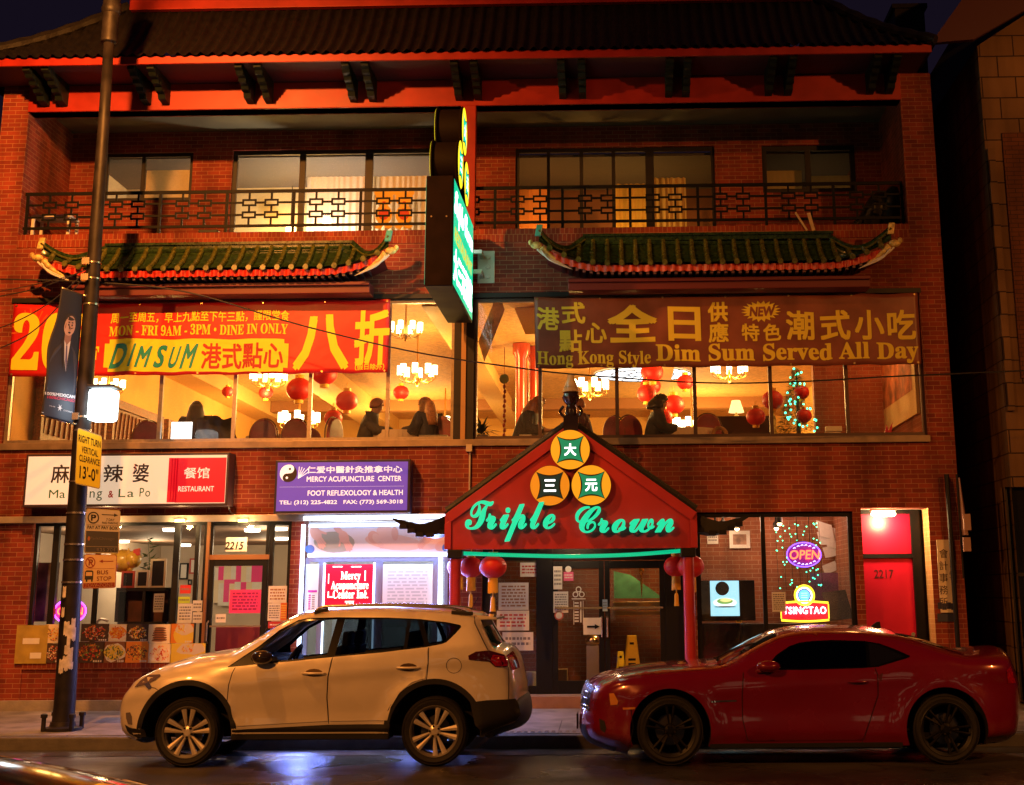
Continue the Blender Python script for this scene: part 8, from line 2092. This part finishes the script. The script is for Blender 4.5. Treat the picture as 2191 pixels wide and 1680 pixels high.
suv.patch([zp(1812, 292), zp(1850, 272), zp(1915, 266), zp(1990, 290), zp(2008, 330), zp(2006, 350), zp(1945, 350), zp(1915, 322), zp(1815, 312)], .008, mat('dark red lamp housing', (.06, .006, .008), .15, coat=1), 'tail_lamp_housing')
suv.patch([zp(1935, 288), zp(1990, 296), zp(2006, 330), zp(2004, 346), zp(1948, 346), zp(1922, 318)], .012, REDL, 'tail_lamp')
suv.patch([zp(130, 452), zp(158, 418), zp(200, 390), zp(264, 386), zp(268, 394), zp(235, 418), zp(180, 440)], .008, mat('head lamp glass', (.30, .22, .25), .08, .5, coat=1), 'headlight')
suv.patch([zp(182, 436), zp(210, 424), zp(228, 450), zp(212, 462)], .011, mat('lamp reflector', (.9, .85, .85), .1, .9), 'lamp_reflector')
suv.patch([zp(82, 582), zp(108, 578), zp(118, 600), zp(122, 640), zp(96, 638), zp(84, 610)], .008, mat('fog lamp recess', (.5, .42, .36), .2, .7), 'fog_lamp')
suv.lines([[zp(642, 352), zp(628, 380), zp(612, 440), zp(606, 520), zp(622, 600), zp(638, 660)], [zp(1130, 302), zp(1110, 400), zp(1104, 500), zp(1112, 634)], [zp(1612, 252), zp(1612, 330), zp(1602, 430)], [zp(1845, 96, YRF), zp(1850, 130, -4.66), zp(1912, 262, -4.8)], [zp(2010, 352), zp(2012, 430), zp(2010, 512)], [zp(270, 470), zp(245, 455), zp(210, 450)]])
suv.lines([[zp(1740 + 38 * math.cos(q * .314), 342 + 38 * math.sin(q * .314)) for q in range(21)]], 'fuel_flap', .003)
CHR2 = mat('dark bright trim', (.35, .25, .16), .25, .9)
for hx, hy, dp in ((1040, 378, ((646, 356), (1126, 306), (1107, 400), (1101, 500), (1108, 620), (655, 645), (634, 600), (621, 520), (624, 440), (637, 382))), (1513, 350, ((1136, 305), (1607, 256), (1609, 330), (1597, 405), (1530, 425), (1470, 475), (1425, 550), (1408, 616), (1117, 621), (1109, 500), (1114, 400)))):
    dr_ = suv.patch([zp(*q) for q in dp], .010, GPNT, 'car_door', step=.055)
    suv.patch([zp(hx + 44 * math.cos(q * .5236), hy + 20 * math.sin(q * .5236)) for q in range(12)], .013, mat('handle cup', (.12, .07, .03), .4, .5), 'handle_cup', dr_)
    k = MB(); k.tube([suv.P(*zp(hx - 60 + q * 12, hy + 3 - .02 * (q - 5) ** 2), -1, .022 + .022 * math.sin(math.pi * q / 10)) for q in range(11)], [.008] + [.013] * 9 + [.008], 8); k.build('door_handle', GPNT, dr_, smooth='all')
k = MB(); mc = suv.P(*zp(785, 300), -1, .10); k.ball(tuple(mc), .12, .09, .075, 20, 12); k.obox(mc + Vector((.03, .09, -.03)), (.05, 0, 0), (0, .06, 0), (0, 0, .02)); k.build('door_mirror', mat('dark mirror shell', (.03, .02, .015), .15, coat=1), suv.t, smooth='all')
k = MB()
for sd in (-1, 1):
    pr_ = [suv.P(p.x, p.y, sd, -.02) + Vector((0, 0, .055)) for p in [zp(q, zq, YRF) for q, zq in ((1040, 82), (1080, 74), (1200, 68), (1400, 65), (1600, 72), (1740, 82), (1830, 94))]]
    pr_[0].z -= .045; pr_[-1].z -= .04; k.tube(smooth_path(pr_, 24), .016, 8)
k.build('roof_rail', mat('satin roof rail', (.45, .40, .36), .25, .9), suv.t, smooth='all')
k = MB()
for sd in (-1, 1):
    for q0, q1 in (((1040, 86), (1110, 74)), ((1730, 84), (1838, 96))):
        k = MB(); a, b = zp(*q0, YRF), zp(*q1, YRF); k.bar(suv.P(a.x, a.y, sd, -.02) + Vector((0, 0, .02)), suv.P(b.x, b.y, sd, -.02) + Vector((0, 0, .03)), .03, .04); k.build('rail_foot', TRIM, suv.t, bevel=.008)
a, b = zp(1826, 88, YRF), zp(1962, 104, YRF); k = MB(); n = 10
k.prism([(a.x, suv.yc - .60, a.y + .01), (b.x - .02, suv.yc - .58, b.y + .005), (b.x - .02, suv.yc - .58, b.y - .02), (a.x + .05, suv.yc - .62, a.y - .055)], (0, 1.2, 0)); k.build('roof_spoiler', GPNT, suv.t, bevel=.012)
k = MB(); p = suv.P(*zp(1795, 78, YRF), -1, -.35); k.tube([p + Vector((0, .25, .0)), p + Vector((.10, .25, .17))], .004, 5); k.lathe([(.02, 0), (.014, .03), (.001, .035)], p + Vector((0, .25, -.01)), seg=10); k.build('aerial', BLACK, suv.t)
# --- red coupe
def zq(zx, zy, Y=YN): return zp(zx, zy, Y, (2160, 2300), 1.304)
YRC = -4.60
raw = [zq(262, 668), zq(160, 640), zq(82, 606), zq(66, 560), zq(70, 520), zq(78, 490), zq(80, 450), zq(88, 410), zq(108, 376), zq(150, 342, -4.84), zq(220, 312, -4.8), zq(330, 290, -4.8), zq(480, 276, -4.8), zq(600, 268, -4.78), zq(690, 262, -4.76), zq(740, 246, -4.7),
       zq(810, 203, YRC), zq(900, 155, YRC), zq(985, 116, YRC), zq(1060, 99, YRC), zq(1150, 90, YRC), zq(1260, 87, YRC), zq(1400, 90, YRC), zq(1500, 100, YRC), zq(1570, 113, YRC), zq(1660, 138, -4.64), zq(1770, 172, -4.7), zq(1860, 200, -4.76), zq(1915, 213, -4.8), zq(2000, 212, -4.82), zq(2070, 214, -4.84), zq(2126, 220, -4.8), zq(2142, 262, -4.76), zq(2160, 310, -4.74), zq(2172, 350, -4.74), zq(2176, 430, -4.74), zq(2168, 540, -4.74), zq(2140, 600, -4.76), zq(2010, 625)]
chain = curve2(raw, 190)
xf, xr = zq(462, 580, YN).x, zq(1815, 562, YN).x
def crown2(s_):
    if s_ < .2: return .13
    if s_ < .36: return .13 - .07 * min(1, (s_ - .2) / .06)
    if s_ < .74: return .06
    return .06 + .06 * min(1, (s_ - .74) / .1)
belt2 = lambda x: zq(900, 272).y + (x - zq(900, 272).x) * ((zq(1600, 228).y - zq(900, 272).y) / (zq(1600, 228).x - zq(900, 272).x))
cp = Car('red_coupe', 'glossy red two door muscle coupe parked with its nose towards the suv', 'car', chain, (xf, xr), .362, .435, .20, YN + .90, .90, belt2, .55, .11, front=(.6, .20), rear=(.5, .14), crown=crown2)
RPNT = paint('deep red car paint', (.20, .003, .018), .25, .12)
dlo = [zq(*q) for q in ((925, 278), (945, 250), (985, 205), (1050, 163), (1100, 146), (1160, 138), (1260, 133), (1420, 137), (1495, 150), (1570, 178), (1636, 208), (1636, 216), (1600, 227), (1480, 262), (1400, 269), (1100, 278))]
cp.body(RPNT, [resample(dlo + [dlo[0]], .035)[:-1]])
panes = [[zq(*q) for q in P_] for P_ in (((945, 270), (1000, 203), (1065, 162), (1165, 143), (1425, 142), (1425, 262), (1100, 272)), ((1440, 144), (1500, 158), (1612, 211), (1480, 254), (1440, 260)))]
for sd in (-1, 1): cp.patch(dlo, -.010, GLB, 'window_surround', None, panes, (sd,), .07)
for p, sd in ((p, sd) for p in panes for sd in (-1, 1)): cp.patch(p, -.014, mat('black side glass', (.008, .008, .009), .05, spec=.7) if p is panes[1] else DARKG, 'side_window', None, (), (sd,), .09)
cp.wells(); cp.wheel(.362, .272, .24, 'black', mat('black alloy', (.004, .004, .004), .5, spec=.2))
cp.inner((zq(1200, 300).x,), .45, (zq(960, 270).x, .95))
cp.strip(cp.idx(*zq(700, 262, -4.76)), cp.idx(*zq(985, 116, YRC)), -.93, .93, .005, mat('windscreen glass', (.015, .02, .018), .05, spec=.8), 'windscreen')
cp.strip(cp.idx(*zq(1570, 113, YRC)), cp.idx(*zq(1860, 200, -4.76)), -.80, .80, .005, mat('windscreen glass', (.015, .02, .018), .05, spec=.8), 'rear_window')
cp.strip(cp.idx(*zq(78, 490)), cp.idx(*zq(100, 385)), -.86, .86, .008, mat('grille mesh black', (.012, .012, .014), .4), 'front_grille')
k = MB()
i0, i1 = int(cp.idx(*zq(78, 490)) * 190), int(cp.idx(*zq(100, 385)) * 190)
for q in range(5):
    i = int(i0 + (i1 - i0) * q / 4); r_ = cp.rows[i]; k.tube([p + Vector((-.014, 0, 0)) for p in r_[1:-1]], .008, 6)
for j in range(2, 13, 1): k.tube([cp.rows[i][j] + Vector((-.012, 0, 0)) for i in range(i0, i1 + 1)], .005, 5)
k.build('grille_bars', CHROME, bpy.data.objects[cp.t.name].children[-1], smooth='all')
cp.strip(.02, cp.idx(*zq(66, 556)), -.8, .8, .006, TRIM, 'lower_intake')
k = MB(); p0 = cp.rows[int(cp.idx(*zq(66, 556)) * 190)][7]; k.box(p0.x - .03, p0.x - .015, cp.yc - .17, cp.yc + .17, p0.z - .06, p0.z + .10); k.build('number_plate', BLACK, cp.t)
cp.patch([zq(162, 395), zq(185, 392), zq(206, 432), zq(202, 448), zq(168, 452)], .006, mat('amber lamp', (.75, .30, .05), .15, coat=1), 'headlight')
cp.patch([zq(228, 462), zq(290, 458), zq(288, 468), zq(230, 472)], .005, mat('amber marker', (.65, .25, .03), .2, coat=1), 'side_marker')
cp.patch([zq(112, 520), zq(138, 530), zq(148, 565), zq(140, 590), (zq(118, 575))], .004, TRIM, 'brake_duct')
cp.patch([zq(2136, 262), zq(2152, 310), zq(2164, 345), zq(2120, 345), zq(2112, 280)], .008, REDL, 'tail_lamp')
cp.lines([[zq(818, 290), zq(812, 400), zq(815, 520), zq(840, 620)], [zq(1462, 266), zq(1475, 300), zq(1478, 400), zq(1440, 520), zq(1400, 640)], [zq(268, 470), zq(280, 560), zq(262, 660)]])
dr_ = cp.patch([zq(*q) for q in ((822, 293), (1458, 270), (1471, 300), (1474, 400), (1436, 520), (1400, 622), (842, 626), (818, 520), (815, 400))], .010, RPNT, 'car_door', step=.055)
k = MB(); k.tube([cp.P(*zq(1330 + q * 12, 334), -1, .018 + .018 * math.sin(math.pi * q / 8)) for q in range(9)], [.006] + [.012] * 7 + [.006], 8); k.build('door_handle', RPNT, dr_, smooth='all')
k = MB(); mc = cp.P(*zq(938, 258), -1, .10); k.ball(tuple(mc), .13, .09, .062, 20, 12); k.obox(mc + Vector((-.06, .08, -.05)), (.06, 0, 0), (0, .05, 0), (0, 0, .02)); k.build('door_mirror', RPNT, cp.t, smooth='all')
k = MB(); p = Vector((zq(1495, 96, YRC).x, cp.yc, zq(1495, 96, YRC).y + .05)); k.prism([(p.x - .06, p.y - .012, p.z - .02), (p.x + .10, p.y - .012, p.z - .02), (p.x + .09, p.y - .006, p.z + .06), (p.x + .05, p.y - .006, p.z + .055)], (0, .024, 0)); k.build('roof_fin', BLACK, cp.t)
cp.patch([zq(1480, 300), zq(1500, 292), zq(1492, 330), zq(1484, 330)], .004, mat('dark red gill', (.08, .002, .004), .4), 'side_gill')
cp.patch([zq(660, 428), zq(785, 424), zq(785, 432), zq(660, 436)], .003, CHROME, 'fender_badge')
cp.patch([zq(655, 640), zq(1600, 632), zq(1600, 655), zq(655, 662)], .004, TRIM, 'sill_cladding')
# --- dark car at the near kerb, only its bonnet edge shows
raw = [Vector((q[0], q[1] - .20 if q[1] > .8 else q[1])) for q in ((-5.1, .35), (-5.2, .6), (-5.1, 1.05), (-4.6, 1.15), (-3.9, 1.385), (-3.1, 1.40), (-2.5, 1.36), (-2.0, 1.265), (-1.6, 1.155), (-1.15, 1.0), (-.75, .85), (-.55, .7), (-.5, .45), (-.55, .28))]
nc = Car('black_sedan', 'black car at the near kerb with only its glossy bonnet edge showing', 'car', curve2(raw, 150), (-4.4, -1.35), .33, .40, .22, -15.6, .88, lambda x: .70, .5, .12, crown=lambda s_: .06)
BPNT = mat('black car paint', (.003, .003, .004), .10, spec=.12)
dlo = [Vector((q[0], q[1] - .20)) for q in ((-2.2, 1.0), (-2.5, 1.25), (-3.1, 1.30), (-3.9, 1.28), (-4.3, 1.1), (-4.2, 1.0))]
nc.body(BPNT, [resample(dlo + [dlo[0]], .05)[:-1]], step=.08)
for sd in (-1, 1): nc.patch(dlo, -.010, DARKG, 'side_window', None, (), (sd,), .1)
nc.wells(); nc.wheel(.33, .24, .21, 'silver', mat('machined alloy', (.80, .72, .58)))
nc.strip(nc.idx(-1.95, 1.05), nc.idx(-1.2, .82), -.8, .8, .005, DARKG, 'rear_window')
# dark building with lit windows across the road, behind the camera (added unseen, to give cars and panes reflections)
ob = thing('added_opposite_building', 'added unseen building with lit windows across the road, for reflections in cars and panes', 'building', (0, -30, 0))
k = MB(); k.box(-22, 20, -36, -30, 0, 9); k.build('wall', mat('dark neighbour brick', (.10, .035, .02), .8), ob)
k = MB()
for i in range(9): k.box(-20 + i * 4.4, -17.2 + i * 4.4 - (i % 3) * .5, -29.99, -29.95, .9 + (i % 2) * .2, 2.6); k.box(-19.5 + i * 4.4, -18.4 + i * 4.4, -29.99, -29.95, 5 - (i % 4) * .2, 6.4)
k.build('reflection_window', mat('added far window glow', (1, .8, .5), .5, emit=(1, .70, .40), es=.5), ob)
# ------------------------------------------------------------------ street lights on the opposite side, out of frame behind the camera
def far_lamp(x, y, power, aim, ang, lb):
    t = thing('street_light', lb, 'street light', (x, y, .15), 'street lights across the road')
    k = MB(); k.tube([(x, y, .15), (x, y, 9.4)], [.12, .08], 14); k.build('pole', POLEM, t, smooth='all')
    k = MB(); k.tube(smooth_path([(x, y, 9.3), (x, y + 1.0, 9.7), (x, y + 2.4, 9.75)], 10), .04, 8); k.build('mast_arm', POLEM, t, smooth='all')
    k = MB(); k.ball((x, y + 2.6, 9.72), .16, .36, .09, 16, 8); k.build('lamp_head', mat('lamp head grey', (.3, .3, .28), .5, .4), t, smooth='all')
    k = MB(); k.ball((x, y + 2.6, 9.66), .11, .2, .05, 16, 8); k.build('lamp_lens', mat('lit sodium lens', (1, .5, .1), .4, emit=(1, .36, .06), es=20), t, smooth='all')
    lamp('sodium_light', (x, y + 2.6, 9.5), power, SODIUM, .12, 'SPOT', t, aim, R(ang), blend=.75)
far_lamp(-9.5, -20.0, 4800, (-2.5, -2.5, 0), 60, 'tall street light across the road to the left, behind the camera')
far_lamp(14.0, -20.0, 4500, (7, 0, 4.5), 66, 'tall street light across the road to the right, behind the camera')
